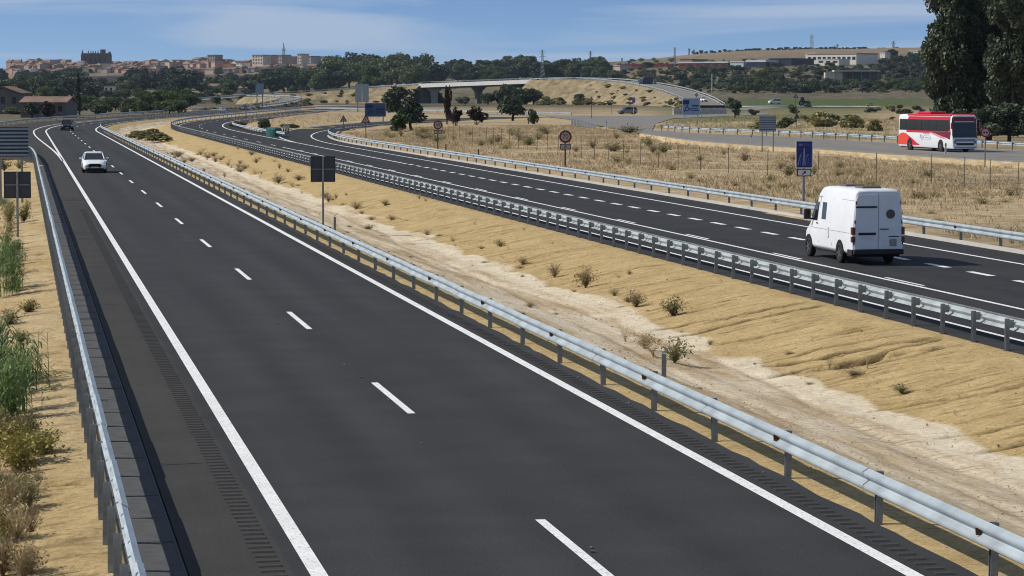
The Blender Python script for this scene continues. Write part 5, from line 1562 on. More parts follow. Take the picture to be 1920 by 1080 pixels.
def make_tree(kind, seed, leaves, leaf, mleaf, mbark, H=6.0, W=4.0):
    """returns (trunk mesh, crown mesh), the tree H tall, base at the origin"""
    rng = np.random.default_rng(seed)
    mb = MB(); clumps = []
    if kind == 'poplar':
        pts, rs_ = limb(rng, (0, 0, -.4), (rng.normal() * .4, rng.normal() * .4, H * .93), .28, .04, 9, .012)
        mb.tube(pts, rs_, 8)
        for k in range(30):
            t = rng.uniform(.10, .95); z = H * t; a = rng.uniform(0, 2 * math.pi)
            wr = W / 2 * (1.0 - .55 * max(0, (t - .55) / .45) ** 1.3) * (.7 + .3 * min(1, t / .25)) * rng.uniform(.55, 1.05)
            e = (math.cos(a) * wr, math.sin(a) * wr, z + wr * .75)
            p2, r2 = limb(rng, (0, 0, z - .3), e, .07, .015, 5, .05); mb.tube(p2, r2, 5)
            for q in (.45, .75, 1.0):
                c = np.array((0, 0, z)) * (1 - q) + np.array(e) * q
                s = rng.uniform(.6, 1.1) * W / 5
                clumps.append((c[0], c[1], c[2], s, s, s * 1.35))
    elif kind == 'round':
        pts, rs_ = limb(rng, (0, 0, -.3), (rng.normal() * .1, rng.normal() * .1, H * .55), .045 * H, .02 * H, 6, .03); mb.tube(pts, rs_, 7)
        for k in range(int(16)):
            a = rng.uniform(0, 2 * math.pi); t = rng.uniform(.28, .92)
            rad = W / 2 * math.sin(math.pi * (.12 + .80 * t)) ** .7 * rng.uniform(.35, .85)
            e = (math.cos(a) * rad, math.sin(a) * rad, H * t)
            p2, r2 = limb(rng, (0, 0, H * min(.5, t * .6)), e, .015 * H, .004 * H, 4, .05); mb.tube(p2, r2, 4)
            s = rng.uniform(.16, .30) * W
            clumps.append((e[0], e[1], e[2], s, s, s * rng.uniform(.65, .95)))
    elif kind == 'cypress':
        pts, rs_ = limb(rng, (0, 0, -.3), (0, 0, H * .95), .03 * H, .006 * H, 6, .005); mb.tube(pts, rs_, 6)
        for k in range(26):
            t = k / 25; z = H * (.05 + .93 * t); w = W / 2 * math.sin(math.pi * (.10 + .86 * t)) ** .6 * (1 - .35 * t)
            a = rng.uniform(0, 6.28)
            clumps.append((math.cos(a) * w * .3, math.sin(a) * w * .3, z, w * .75, w * .75, H * .05))
    elif kind == 'bush':
        for k in range(11):
            a = rng.uniform(0, 2 * math.pi); rad = W / 2 * rng.uniform(0, .75); z = H * rng.uniform(.22, .78) * (1 - .35 * (rad / (W / 2)) ** 2)
            p2, r2 = limb(rng, (rng.normal() * .05 * W, rng.normal() * .05 * W, -.1), (math.cos(a) * rad, math.sin(a) * rad, z), .012 * H, .004 * H, 4, .06); mb.tube(p2, r2, 4)
            s = rng.uniform(.14, .27) * W
            clumps.append((math.cos(a) * rad, math.sin(a) * rad, z, s, s, H * rng.uniform(.14, .24)))
    c = crown_points(rng, clumps, leaves)
    c[:, 2] = np.maximum(c[:, 2], .02 * H)
    v, f = leaf_quads(c, leaf, rng)
    return mb.mesh('trunk' if kind != 'bush' else 'stems', mbark), new_mesh('crown' if kind != 'bush' else 'foliage', v, f, mleaf)

def merged(tr, cr):
    """single mesh with both materials for plants too far away to show parts"""
    va = np.array([v.co[:] for v in tr.vertices]); vb = np.array([v.co[:] for v in cr.vertices])
    fa = [tuple(p.vertices) for p in tr.polygons]; fb = [tuple(i + len(va) for i in p.vertices) for p in cr.polygons]
    return new_mesh('far_plant', np.vstack([va, vb]).tolist(), fa + fb, [tr.materials[0], cr.materials[0]], False, [0] * len(fa) + [1] * len(fb))

LIB = {}
def lib(key, kind, n, leaves, leaf, ml, mb_, H, W, seed=0):
    LIB[key] = [(make_tree(kind, seed + i * 17 + len(LIB) * 101, leaves, leaf, ml, mb_, H, W), H, W) for i in range(n)]
lib('poplar', 'poplar', 4, 13000, .34, M['poplar'], M['bark'], 18, 6.2)
lib('round', 'round', 4, 1500, .42, M['green'], M['bark_dark'], 7, 6)
lib('dark', 'round', 3, 1500, .42, M['green_dark'], M['bark_dark'], 7, 5.5)
lib('olive', 'round', 3, 1100, .38, M['olive'], M['bark'], 5, 5)
lib('rust', 'bush', 2, 900, .30, M['rust'], M['bark_dark'], 4, 3.6)
lib('cypress', 'cypress', 2, 1600, .28, M['green_dark'], M['bark_dark'], 10, 2.0)
lib('cane', 'bush', 3, 1500, .34, M['green_bright'], M['bark'], 4, 5)
lib('bush', 'bush', 4, 600, .30, M['green'], M['bark_dark'], 2.4, 3.4)
lib('obush', 'bush', 4, 600, .28, M['olive'], M['bark'], 2.0, 3.2)
lib('ybush', 'bush', 3, 700, .22, M['weed_olive'], M['bark'], 1.4, 2.4)
FAR = {k: [(merged(*t), H, W) for t, H, W in v] for k, v in LIB.items()}
PR = random.Random(21)

def plant(key, x, y, z, h, w, label, cat='tree', group=None, far=False, name=None, var=None):
    i = PR.randrange(len(LIB[key])) if var is None else var
    nm = name or {'cypress': 'cypress_tree', 'poplar': 'poplar_tree', 'bush': 'bush', 'obush': 'bush', 'ybush': 'bush', 'rust': 'bush', 'cane': 'cane_clump'}.get(key, 'tree')
    rz = PR.uniform(0, 6.28)
    if far:
        me, H, W = FAR[key][i]
        o = obj(nm, me, None, (x, y, z), rz, (w / W, w / W, h / H))
        return tag(o, label, cat, group)
    (tr, cr), H, W = LIB[key][i]
    o = empty(nm, (x, y, z), rz, label, cat, group, (w / W, w / W, h / H))
    obj(tr.name.split('.')[0], tr, o); obj(cr.name.split('.')[0], cr, o)
    return o

def tree_px(key, px, py_base, h_px, w_px, label, cat='tree', group=None, far=None, z=None, D=None, name=None, var=None):
    """plant by the pixel of its foot and its height and width in photo pixels"""
    if D is not None:
        x, y, zz = atD(px, py_base, D)
    elif py_base > 205:
        x, y = G(px, py_base); zz = 0.0; D = camXD(x, y)[1]
    else:
        x, y, zz, D = hit(px, py_base)
    u = D / FP
    if far is None: far = D > 700
    return plant(key, x, y, zz - .15, h_px * u + .15, w_px * u, label, cat, group, far, name, var)

def ground_z_near(x, y):
    return 0.0

# tall poplars behind the coach
pop = [(1772, 262, 300, 76, 'leftmost tall poplar behind the coach, open to the sky on its left'), (1800, 262, 290, 80, 'second poplar from the left behind the coach'), (1822, 258, 275, 80, 'third poplar from the left behind the coach, tallest against the sky'),
       (1856, 262, 285, 84, 'fourth poplar from the left behind the coach'), (1892, 264, 275, 80, 'fifth poplar from the left, right of the coach'), (1925, 258, 245, 84, 'poplar cut by the right edge of the picture'), (1785, 252, 230, 70, 'lower poplar standing behind the first pair'),
       (1845, 250, 236, 78, 'lower poplar standing behind the third and fourth'), (1905, 250, 225, 78, 'lower poplar standing behind the fifth'), (1960, 262, 270, 84, 'poplar just beyond the right edge of the picture')]
for i, (px, pb, h, w, lab) in enumerate(pop):
    tree_px('poplar', px, pb, h, w, lab, var=i % 4, group='poplars behind the coach')
for k, (px, pb, h, w) in enumerate(((1765, 266, 40, 50), (1800, 266, 60, 60), (1850, 268, 70, 70), (1890, 268, 75, 70), (1925, 268, 70, 70), (1775, 262, 80, 60), (1830, 262, 90, 60))):
    tree_px('dark', px, pb, h, w, 'dark undergrowth shrub beneath the poplars, %s from the left' % ('first third fifth sixth seventh second fourth'.split()[k]), 'bush', 'undergrowth beneath the poplars', name='bush')

# single trees and shrubs in the middle distance
singles = [
    ('dark', 748, 222, 60, 62, 'rounded dark tree left of the overpass abutment', 'tree'), ('dark', 770, 244, 60, 58, 'dark tree standing in front, right of the roundabout sign', 'tree'),
    ('cane', 752, 246, 36, 46, 'green cane clump at the foot of the dark tree', 'bush'), ('rust', 838, 232, 78, 20, 'narrow rusty brown conifer in front of the overpass', 'tree'),
    ('rust', 856, 236, 40, 30, 'brownish shrub right of the narrow conifer', 'bush'), ('rust', 893, 233, 38, 42, 'dark brown rounded shrub before the far guardrail', 'bush'),
    ('dark', 962, 226, 46, 50, 'dark green tree by the cross road', 'tree'), ('bush', 1000, 232, 34, 22, 'narrow green shrub right of the dark green tree', 'bush'),
    ('cypress', 147, 217, 82, 17, 'tall dark cypress beside the left farmhouse', 'tree'), ('dark', 1378, 221, 32, 28, 'small dark palm-like shrub beside the pale blue sign', 'bush'),
    ('dark', 1372, 199, 16, 18, 'dark little tree at the foot of the overpass ramp', 'tree'), ('bush', 1490, 213, 22, 26, 'grey-green shrub in front of the roundabout', 'bush'),
    ('obush', 1410, 216, 14, 24, 'pale shrub left of the roundabout shrub', 'bush'), ('ybush', 1540, 238, 32, 60, 'large olive shrub behind the slip road guardrail', 'bush'),
    ('ybush', 1600, 240, 26, 50, 'dull olive shrub behind the guardrail left of the coach', 'bush'), ('obush', 1470, 240, 22, 50, 'low olive shrub under the small slatted sign', 'bush'),
    ('ybush', 1640, 246, 24, 40, 'brownish shrub just left of the coach', 'bush'), ('obush', 1560, 232, 20, 40, 'grey-olive shrub behind the large olive one', 'bush'), ('ybush', 1420, 242, 18, 44, 'brown low shrub left of the small slatted sign', 'bush'),
    ('rust', 88, 221, 34, 44, 'dark bushy tree beside the left farmhouses', 'tree'), ('bush', 30, 214, 18, 50, 'green shrubs under the gable of the left farmhouse', 'bush'), ('dark', 60, 222, 30, 34, 'dark shrub between the two farmhouses', 'bush'),
    ('obush', 495, 246, 26, 30, 'grey-green shrub behind the crash cushion', 'bush'), ('ybush', 545, 240, 12, 46, 'low yellowish shrub on the island behind the exit bend', 'bush'), ('ybush', 445, 238, 12, 40, 'low dull shrub on the narrow island at the bend', 'bush')]
for key, px, pb, h, w, lab, cat in singles:
    tree_px(key, px, pb, h, w, lab, cat, far=False, name='tree' if cat == 'tree' and key == 'rust' else None)
# the olive brush patch at the far end of the median
for k, (px, py) in enumerate(((262, 258), (277, 259), (292, 261), (270, 253), (288, 254), (300, 262))):
    x, y = G(px, py, -.4)
    plant('ybush', x, y, -.6, 1.2, 4.2, 'olive brush in the clump at the far end of the median, %s' % ('front left,front middle,front right,back left,back middle,far right'.split(',')[k]), 'bush', 'olive brush at the end of the median')

def scatter(key, n, x0, x1, y0, y1, h, w, label, cat='tree', group=None, stuff=None):
    """plants over a pixel region; sizes in photo pixels; stuff = name of the single mass they read as"""
    made = []
    for k in range(n):
        px = PR.uniform(x0, x1); py = PR.uniform(y0, y1)
        kk = key if isinstance(key, str) else PR.choice(key)
        hh = PR.uniform(*h); ww = hh * PR.uniform(*w)
        if stuff:
            x, y, zz, D = hit(px, py); u = D / FP
            me, H, W = PR.choice(FAR[kk])
            made.append((me, Matrix.Translation((x, y, zz - .2)) @ Matrix.Rotation(PR.uniform(0, 6.28), 4, 'Z') @ Matrix.Diagonal((ww * u / W, ww * u / W, hh * u / H, 1))))
        else:
            made.append(tree_px(kk, px, py, hh, ww, label, cat, group or label, far=True, name='tree' if cat == 'tree' else 'bush'))
    if not stuff:
        return number_off(made)
    V, F, MI, mats, base = [], [], [], [], 0
    for me, mx in made:
        nv = len(me.vertices); co = np.empty(nv * 3, dtype=np.float32); me.vertices.foreach_get('co', co)
        A = np.array(mx); V.append(co.reshape(-1, 3) @ A[:3, :3].T + A[:3, 3])
        for m in me.materials:
            if m not in mats: mats.append(m)
        for p in me.polygons:
            F.append(tuple(i + base for i in p.vertices)); MI.append(mats.index(me.materials[p.material_index]))
        base += nv
    o = obj(stuff, new_mesh(stuff, np.vstack(V), F, mats, False, MI))
    return tag(o, label, cat, kind='stuff')
# left: trees below the town
scatter(['bush', 'round', 'cane'], 42, 150, 356, 199, 214, (14, 26), (1.2, 1.8), 'green tree in the belt between the bend and the town', group='tree belt behind the bend')
scatter('cane', 20, 268, 356, 190, 202, (22, 32), (1.0, 1.4), 'bright green poplar in the clump above the bend', group='bright poplars above the bend')
scatter(['dark', 'round'], 30, 0, 165, 178, 196, (24, 42), (.9, 1.4), 'dark tree behind the left farmhouses', group='dark trees behind the farmhouses')
scatter(['dark', 'round'], 30, -10, 150, 156, 176, (16, 32), (1.0, 1.5), 'dark wood on the slope under the cathedral', stuff='far_wood')
scatter(['dark', 'round'], 24, 145, 260, 172, 190, (16, 30), (1.0, 1.5), 'dusky wood on the slope right of the cypress', stuff='far_wood')
scatter(['dark', 'dark', 'round'], 24, 250, 370, 164, 182, (24, 40), (.9, 1.3), 'dark grove above the bright poplars', stuff='far_wood')
scatter(['dark', 'round'], 30, 365, 505, 162, 180, (14, 28), (1.0, 1.5), 'dusky wood below the apartment blocks', stuff='far_wood')
scatter(['round', 'dark', 'bush'], 20, 350, 470, 184, 197, (10, 18), (1.1, 1.5), 'small green bush along the slope beside the loop ramp', 'bush', 'bushes beside the loop ramp')
scatter(['round', 'dark', 'cane'], 30, 498, 632, 164, 178, (32, 46), (.9, 1.3), 'leafy tree in the row behind the overpass approach', group='leafy row behind the approach')
scatter(['round', 'round', 'dark', 'cane'], 38, 612, 805, 152, 172, (42, 56), (.8, 1.2), 'tall leafy tree in the mass left of the overpass', group='tall trees left of the overpass')
scatter(['dark', 'round'], 44, 775, 955, 144, 160, (18, 34), (1.0, 1.5), 'dark wood behind the overpass', stuff='far_wood')
scatter(['round', 'dark', 'cane'], 40, 930, 1130, 138, 152, (24, 38), (.9, 1.3), 'dark tree around the pylon behind the overpass', group='trees around the pylon')
scatter('dark', 24, 990, 1165, 128, 138, (8, 16), (1.0, 1.6), 'low dark wood on the skyline right of the pylon', stuff='far_wood')
scatter('dark', 14, 780, 930, 124, 134, (7, 13), (1.0, 1.6), 'low dark wood on the skyline left of the pylon', stuff='far_wood')
scatter('round', 14, 1090, 1165, 144, 156, (14, 24), (1.0, 1.4), 'green tree at the left end of the red sheds', group='trees at the red sheds')
# right: scrub hillside
scatter(['obush', 'bush', 'obush', 'dark'], 190, 1165, 1735, 130, 172, (5, 12), (1.6, 3.0), 'scrubby bush on the hillside below the factories', 'bush', 'scrub on the hillside')
scatter(['obush', 'bush', 'ybush'], 420, 1165, 1735, 112, 175, (2.5, 6), (1.6, 3.2), 'fine scrub dotted over the hillside below the factories', 'scrub', stuff='hillside_scrub')
scatter(['bush', 'dark', 'obush', 'cane'], 170, 1200, 1735, 128, 176, (6, 13), (1.3, 2.2), 'hedges and small trees spread over the hillside below the factories', 'wood', stuff='hillside_wood')
scatter(['dark', 'round'], 46, 10, 610, 126, 143, (6, 11), (1.0, 1.6), 'dark trees between the houses of the town', 'wood', stuff='town_trees')
scatter(['bush', 'dark'], 14, 1275, 1335, 148, 166, (12, 22), (1.0, 1.5), 'dark bush beside the overpass ramp', 'bush', 'dark bushes beside the ramp')
scatter(['dark', 'bush', 'cane'], 40, 1375, 1530, 168, 176, (14, 26), (.9, 1.3), 'dark green tree in the hedge beyond the roundabout', group='hedge beyond the roundabout')
scatter('cane', 14, 1408, 1470, 148, 160, (14, 24), (.9, 1.2), 'yellow-green tree above the hedge', group='yellow-green trees above the hedge')
scatter(['dark', 'bush'], 22, 1530, 1660, 160, 172, (10, 18), (1.1, 1.6), 'dark bush around the open barn', 'bush', 'bushes around the barn')
scatter('cane', 30, 1640, 1742, 162, 171, (12, 18), (1.0, 1.4), 'bright green maize-like cane beside the poplars', 'cane', 'bright cane beside the poplars')
scatter(['dark', 'obush'], 50, 1650, 1745, 112, 158, (12, 26), (1.0, 1.4), 'grey-green wood behind the barn and the silo', stuff='far_wood')
scatter(['obush', 'ybush'], 26, 1500, 1740, 200, 232, (5, 11), (2.0, 3.0), 'low bush on the rough ground left of the coach', 'bush', 'low bushes left of the coach')
# mound right of the overpass
made = []
for k in range(40):
    px = PR.uniform(985, 1250); py = PR.uniform(160, 206)
    x, y, z = atD(px, py, 1000 + (206 - py) * 2.0)
    made.append(plant(PR.choice(['obush', 'ybush', 'ybush']), x, y, max(z - .5, -.1), PR.uniform(1.2, 3.2), PR.uniform(3, 7), 'dull bush on the grassy mound right of the overpass', 'bush', 'bushes on the mound', True))
number_off(made); made = []
for k in range(12):
    px = PR.uniform(940, 1010); py = PR.uniform(178, 194)
    x, y, z = atD(px, py, 1040)
    made.append(plant(PR.choice(['obush', 'bush']), x, y, max(z - .5, -.1), PR.uniform(2.5, 5), PR.uniform(4, 7), 'grey-green bush at the foot of the overpass', 'bush', 'bushes under the overpass', True))
number_off(made); made = []
for k in range(5):
    x, y, z = atD(1125 + k * 8, 166 + k * .8, 1062)
    made.append(plant('bush', x, y, z - .3, 3.4, 5.5, 'dark green bush near the top of the mound', 'bush', 'dark bushes on top of the mound', True))
number_off(made); made = []
# olive rows along the right-hand ridge
rid = [(1250, 112), (1350, 103), (1500, 98), (1750, 93)]
px = 1300.0; k = 0
while px < 1745:
    yb = np.interp(px, [1250, 1350, 1500, 1750], [111, 102, 97, 93])
    x, y, z = atD(px, yb + 1.5, 3470)
    made.append(plant('dark', x, y, float(terrain(x, y)) - .2, PR.uniform(3.5, 6), PR.uniform(5, 9), 'small dark tree in the row along the right-hand ridge', 'tree', 'trees along the ridge', True))
    px += PR.uniform(5, 10)
number_off(made); made = []

# ---- dry bushes of bare stems
def stem_bush(seed, n, H, W, m, leaves=0, thick=.006, droop=.5, mleaf=None):
    rng = np.random.default_rng(seed)
    v, f = [], []
    tips = []
    for k in range(n):
        a = rng.uniform(0, 2 * math.pi); lean = rng.uniform(.1, 1.0) ** .8
        h = H * rng.uniform(.45, 1.0) * (1 - .35 * lean)
        r = W / 2 * lean
        pts = []
        for t in (0, .35, .7, 1.0):
            pts.append(np.array((math.cos(a) * r * t ** (1 + droop), math.sin(a) * r * t ** (1 + droop), h * t ** .85)) + rng.normal(size=3) * .03 * H * t)
        side = np.cross(pts[-1] - pts[0], rng.normal(size=3)); side /= np.linalg.norm(side) + 1e-9
        b = len(v)
        for i, p in enumerate(pts):
            w = thick * (1 - .6 * i / 3)
            v += [tuple(p - side * w), tuple(p + side * w)]
        f += [(b + 2 * i, b + 2 * i + 1, b + 2 * i + 3, b + 2 * i + 2) for i in range(3)]
        tips.append(pts)
        # twigs
        for q in range(2):
            t = rng.uniform(.4, .95); i = min(2, int(t * 3)); p0 = pts[i] + (pts[i + 1] - pts[i]) * (t * 3 - i)
            d = rng.normal(size=3); d[2] = abs(d[2]) * .8; d *= H * .16 / np.linalg.norm(d)
            b = len(v); s2 = np.cross(d, rng.normal(size=3)); s2 *= thick * .6 / (np.linalg.norm(s2) + 1e-9)
            v += [tuple(p0 - s2), tuple(p0 + s2), tuple(p0 + d)]; f.append((b, b + 1, b + 2))
    if leaves:
        T = np.array([p for t in tips for p in t[1:]])
        c = T[rng.integers(0, len(T), leaves)] + rng.normal(size=(leaves, 3)) * .06 * W
        c[:, 2] = np.maximum(c[:, 2], .01)
        lv, lf = leaf_quads(c, .045 * max(W, .6), rng, ar=2.2)
        b = len(v); v += [tuple(p) for p in lv]; f += [tuple(int(i) + b for i in q) for q in lf]
    return new_mesh('dry_bush', v, f, m)
DRY = [stem_bush(i + 50, 130, 1.0, 1.0, M['straw_dark'], 300 if i % 2 else 130) for i in range(5)]
DRYY = [stem_bush(i + 70, 110, 1.0, 1.0, M['weed_yellow'], 900) for i in range(3)]
DRYG = [stem_bush(i + 80, 110, 1.0, 1.0, M['weed_olive'], 380) for i in range(3)]
SPARSE = [stem_bush(i + 90, 26, 1.0, 1.0, M['straw'], 40, .008) for i in range(4)]
def medz(n_):
    return float(np.interp(n_, [11.6, 12.4, 14.6, 16.0, 17.1, 17.9, 20.6, 21.6, 22.05], [-.015, -.03, -.55, -.78, -.80, -.70, -.16, -.04, -.03]))
def median_pt(px, py):
    """where a sight line meets the shaped median"""
    lo, hi = -1.0, .1
    for _ in range(40):
        mid = (lo + hi) / 2; x, y = G(px, py, mid)
        if medz(x) > mid: lo = mid
        else: hi = mid
    x, y = G(px, py, (lo + hi) / 2)
    return x, y, (lo + hi) / 2
def weed(meshes, px, py, h_px, w_px, label, name='dry_bush', cat='bush', group=None, pt=None):
    x, y, z = pt if pt else median_pt(px, py)
    u = camXD(x, y)[1] / FP
    return tag(obj(name, PR.choice(meshes), None, (x, y, z - .03), PR.uniform(0, 6.28), (w_px * u, w_px * u, h_px * u)), label, cat, group)
md = [(DRY, 1098, 540, 52, 46, 'tall tangled dry bush on the edge of the median ditch'), (DRY, 1192, 576, 40, 44, 'brown dry bush between two others on the ditch edge'), (DRYG, 1262, 592, 44, 58, 'greenest bush on the edge of the median ditch'),
      (DRY, 1152, 556, 24, 26, 'small dry bush left of the brown one on the ditch edge'), (DRY, 1040, 520, 36, 40, 'dry tuft left of the tall tangled bush'), (DRY, 980, 495, 20, 34, 'low dry tuft before the ditch bends away'), (DRYG, 938, 462, 18, 28, 'small greenish tuft on the right bank above the ditch'),
      (SPARSE, 1172, 640, 44, 40, 'single bare twiggy plant behind the near guardrail'), (DRY, 1210, 654, 40, 60, 'thin dry bush behind the near guardrail'), (DRYG, 1265, 680, 58, 70, 'straggling green and dry bush by the bent steel plate'), (SPARSE, 1225, 668, 50, 70, 'sparse stalks left of the bent steel plate'),
      (DRYG, 1690, 735, 22, 46, 'low dark tuft below the deep gully'), (DRY, 1600, 702, 18, 60, 'low tangle at the mouth of the deep gully'), (SPARSE, 1556, 690, 36, 24, 'thin stalk plant left of the deep gully'), (SPARSE, 1626, 690, 44, 20, 'slender stalks above the deep gully'),
      (DRY, 1480, 665, 12, 30, 'tiny dry tuft on the right bank'), (DRY, 668, 392, 20, 36, 'dry bush right of the square sign back'), (DRY, 722, 384, 14, 26, 'small dry bush on the bank beyond the square sign back'), (DRY, 735, 412, 12, 30, 'low dry tuft near the ditch beyond the sign post'),
      (DRY, 616, 378, 18, 24, 'dry tuft just right of the sign post'), (DRY, 522, 344, 22, 28, 'dry bush left of the square sign back'), (DRY, 560, 338, 14, 28, 'small dry bush close left of the square sign back'), (DRY, 404, 304, 14, 16, 'lone dry bush in the middle of the far median'),
      (DRY, 345, 306, 14, 22, 'dry bush near the guardrail in the far median'), (DRY, 328, 296, 6, 12, 'tiny tuft in the far median'), (DRY, 690, 430, 14, 40, 'low tuft in the ditch beyond the median sign'), (DRY, 800, 440, 16, 34, 'small tuft along the ditch edge in the middle of the median'), (SPARSE, 848, 452, 20, 30, 'sparse tuft along the ditch edge in the middle of the median')]
for meshes, px, py, h, w, lab in md:
    weed(meshes, px, py, h, w, lab)
rr = random.Random(8)
for k in range(130):
    n_ = rr.choice([rr.uniform(17.4, 18.5), rr.uniform(17.4, 18.5), rr.uniform(17.5, 21.5), rr.uniform(12.0, 15.5)]); s_ = 40 + rr.random() ** 1.3 * 240
    made.append(weed(SPARSE if k % 2 else DRY, 0, 0, rr.uniform(4, 15), rr.uniform(8, 30), 'tiny dry tuft on the sandy median', 'dry_tuft', 'weed', 'tiny dry tufts on the median', (n_, s_, medz(n_))))
number_off(made); made = []

# ---- left verge: reeds, yellow weeds, brown weeds
def reed_clump(seed, n=26, H=1.0, spread=.5):
    rng = np.random.default_rng(seed); v, f = [], []
    for k in range(n):
        bx, by = rng.normal(size=2) * spread * .5; h = H * rng.uniform(.6, 1.05); lx, ly = rng.normal(size=2) * .08 * H
        b = len(v); v += [(bx - .008, by, 0), (bx + .008, by, 0), (bx + lx + .003, by + ly, h), (bx + lx - .003, by + ly, h)]; f.append((b, b + 1, b + 2, b + 3))
        for q in range(9):
            t = .12 + .86 * q / 9 + rng.uniform(-.03, .03); a = rng.uniform(0, 6.28); L = H * rng.uniform(.28, .45)
            p = np.array((bx + lx * t, by + ly * t, h * t)); d = np.array((math.cos(a), math.sin(a), 0)); s_ = np.array((-math.sin(a), math.cos(a), 0))
            b = len(v)
            for j, (r, z, w) in enumerate(((0, 0, .012), (.3, .24, .022), (.65, .30, .018), (1.0, .08, .003))):
                c = p + d * r * L + np.array((0, 0, z * L)); v += [tuple(c - s_ * w * H * .8), tuple(c + s_ * w * H * .8)]
            f += [(b + 2 * j, b + 2 * j + 1, b + 2 * j + 3, b + 2 * j + 2) for j in range(3)]
    return new_mesh('reed_clump', v, f, M['reed'])
REED = [reed_clump(i + 3) for i in range(4)]
def vz(n_):
    return float(np.interp(n_, [-9, -4, -1.2, .3, .9, 1.2], [-1.5, -.9, -.35, -.10, -.03, -.02]))
def verge(meshes, px, py, h_px, w_px, label, name, cat, group=None):
    x, y = G(px, py, -.25); z = vz(x); x, y = G(px, py, z)
    u = camXD(x, y)[1] / FP
    return tag(obj(name, PR.choice(meshes), None, (x, y, z - .04), PR.uniform(0, 6.28), (w_px * u, w_px * u, h_px * u)), label, cat, group)
lv = [(REED, 8, 792, 150, 100, 'tall green reed clump cut by the left edge of the picture'), (REED, 36, 770, 130, 90, 'tall green reed clump nearest the guardrail'), (REED, 16, 740, 120, 100, 'green reeds behind the tall clump'), (REED, 50, 720, 80, 60, 'small green reeds beside the bare sand'), (REED, -6, 720, 130, 90, 'reeds half outside the left edge'),
      (REED, 10, 555, 90, 60, 'middle green reed clump at the left edge'), (REED, 26, 540, 70, 44, 'middle green reed clump beside the sand'), (REED, 4, 520, 80, 50, 'green reeds behind the middle clump'), (REED, 20, 500, 60, 40, 'low green reeds below the square sign back')]
for meshes, px, py, h, w, lab in lv:
    verge(meshes, px, py, h, w, lab, 'reed_clump', 'reeds', 'green reeds on the left verge')
yl = [(DRYY, 40, 872, 84, 120, 'yellow-green bush below the tall reeds'), (DRYY, 80, 850, 62, 84, 'yellow-green weed reaching onto the sand'), (DRYY, 8, 850, 80, 80, 'yellow bush at the left edge below the reeds'), (DRYY, 55, 588, 34, 42, 'yellow weed on the sand above the tall reeds'), (DRYG, 20, 610, 40, 60, 'olive weed above the tall reeds'), (DRYG, 40, 640, 30, 50, 'low olive weed just above the tall reeds'),
      (DRYY, 45, 415, 34, 30, 'green weed right of the square sign post'), (DRYG, 18, 420, 50, 44, 'tall weed left of the square sign post'), (DRYG, 12, 460, 50, 40, 'weed at the foot of the square sign'), (DRYG, 50, 400, 34, 20, 'weed beyond the square sign on the sand'),
      (DRYG, 8, 320, 30, 40, 'green bush under the large slatted sign'), (DRYG, 36, 316, 22, 30, 'green bush right under the large slatted sign')]
for meshes, px, py, h, w, lab in yl:
    verge(meshes, px, py, h, w, lab, 'verge_weed', 'weed')
br = [(DRY, 20, 960, 90, 90), (DRY, 52, 935, 70, 60), (DRY, 30, 1020, 110, 90), (DRY, 58, 1000, 80, 60), (DRY, 5, 1080, 120, 100), (DRY, 45, 1085, 100, 80), (DRY, -4, 930, 90, 80), (DRY, 70, 905, 40, 40), (DRY, -8, 1010, 100, 90)]
wd = 'third,sixth,second,fifth,first,lowest right,seventh,topmost,left'.split(',')
for (meshes, px, py, h, w), q in zip(br, wd):
    verge(meshes, px, py, h, w, 'brown dry weed in the bottom left corner, %s of the patch' % q, 'brown_weed', 'weed', 'brown weeds in the bottom left corner')

made = []
for k in range(40):
    py = 300 + 780 * rr.random() ** .8; px = rr.uniform(-12, np.interp(py, [300, 450, 800, 1080], [30, 40, 62, 60]))
    q = rr.random(); ms = REED if (q < .35 and py < 800) else DRYG if q < .6 else DRYY if q < .8 else DRY
    hs = np.interp(py, [300, 1080], [18, 80]) * rr.uniform(.6, 1.2)
    made.append(verge(ms, px, py, hs, hs * rr.uniform(.7, 1.1), 'weed among the growth along the left edge', 'verge_weed', 'weed', 'undergrowth along the left edge'))
def low_first(objs):
    for k, o in enumerate(sorted(objs, key=lambda o: o.location.y)):
        o['label'] = o['label'] + ', ' + nth(k + 1) + ' from the bottom'
low_first(made); made = []
# scrub on the banks of the overpass ramps
def bank_scrub(n):
    V, F, MI, mats, base = [], [], [], [], 0
    for k in range(n):
        E, top = PR.choice(EMB)
        i, j = PR.randrange(1, 7), PR.randrange(E.shape[1]); p = E[i, j]
        if p[2] > top - 1.0 or top < 3: continue
        me, H, W = PR.choice(FAR[PR.choice(['ybush', 'obush', 'ybush'])]); h, w = PR.uniform(.5, 1.5), PR.uniform(1.5, 4.5)
        mx = Matrix.Translation((p[0], p[1], p[2] - .2)) @ Matrix.Rotation(PR.uniform(0, 6.28), 4, 'Z') @ Matrix.Diagonal((w / W, w / W, h / H, 1))
        co = np.empty(len(me.vertices) * 3, dtype=np.float32); me.vertices.foreach_get('co', co); A = np.array(mx)
        V.append(co.reshape(-1, 3) @ A[:3, :3].T + A[:3, 3])
        for m in me.materials:
            if m not in mats: mats.append(m)
        for q in me.polygons:
            F.append(tuple(a + base for a in q.vertices)); MI.append(mats.index(me.materials[q.material_index]))
        base += len(me.vertices)
    return tag(obj('bank_scrub', new_mesh('bank_scrub', np.vstack(V), F, mats, False, MI)), 'low scrub over the banks of the overpass ramps', 'scrub', kind='stuff')
bank_scrub(320)
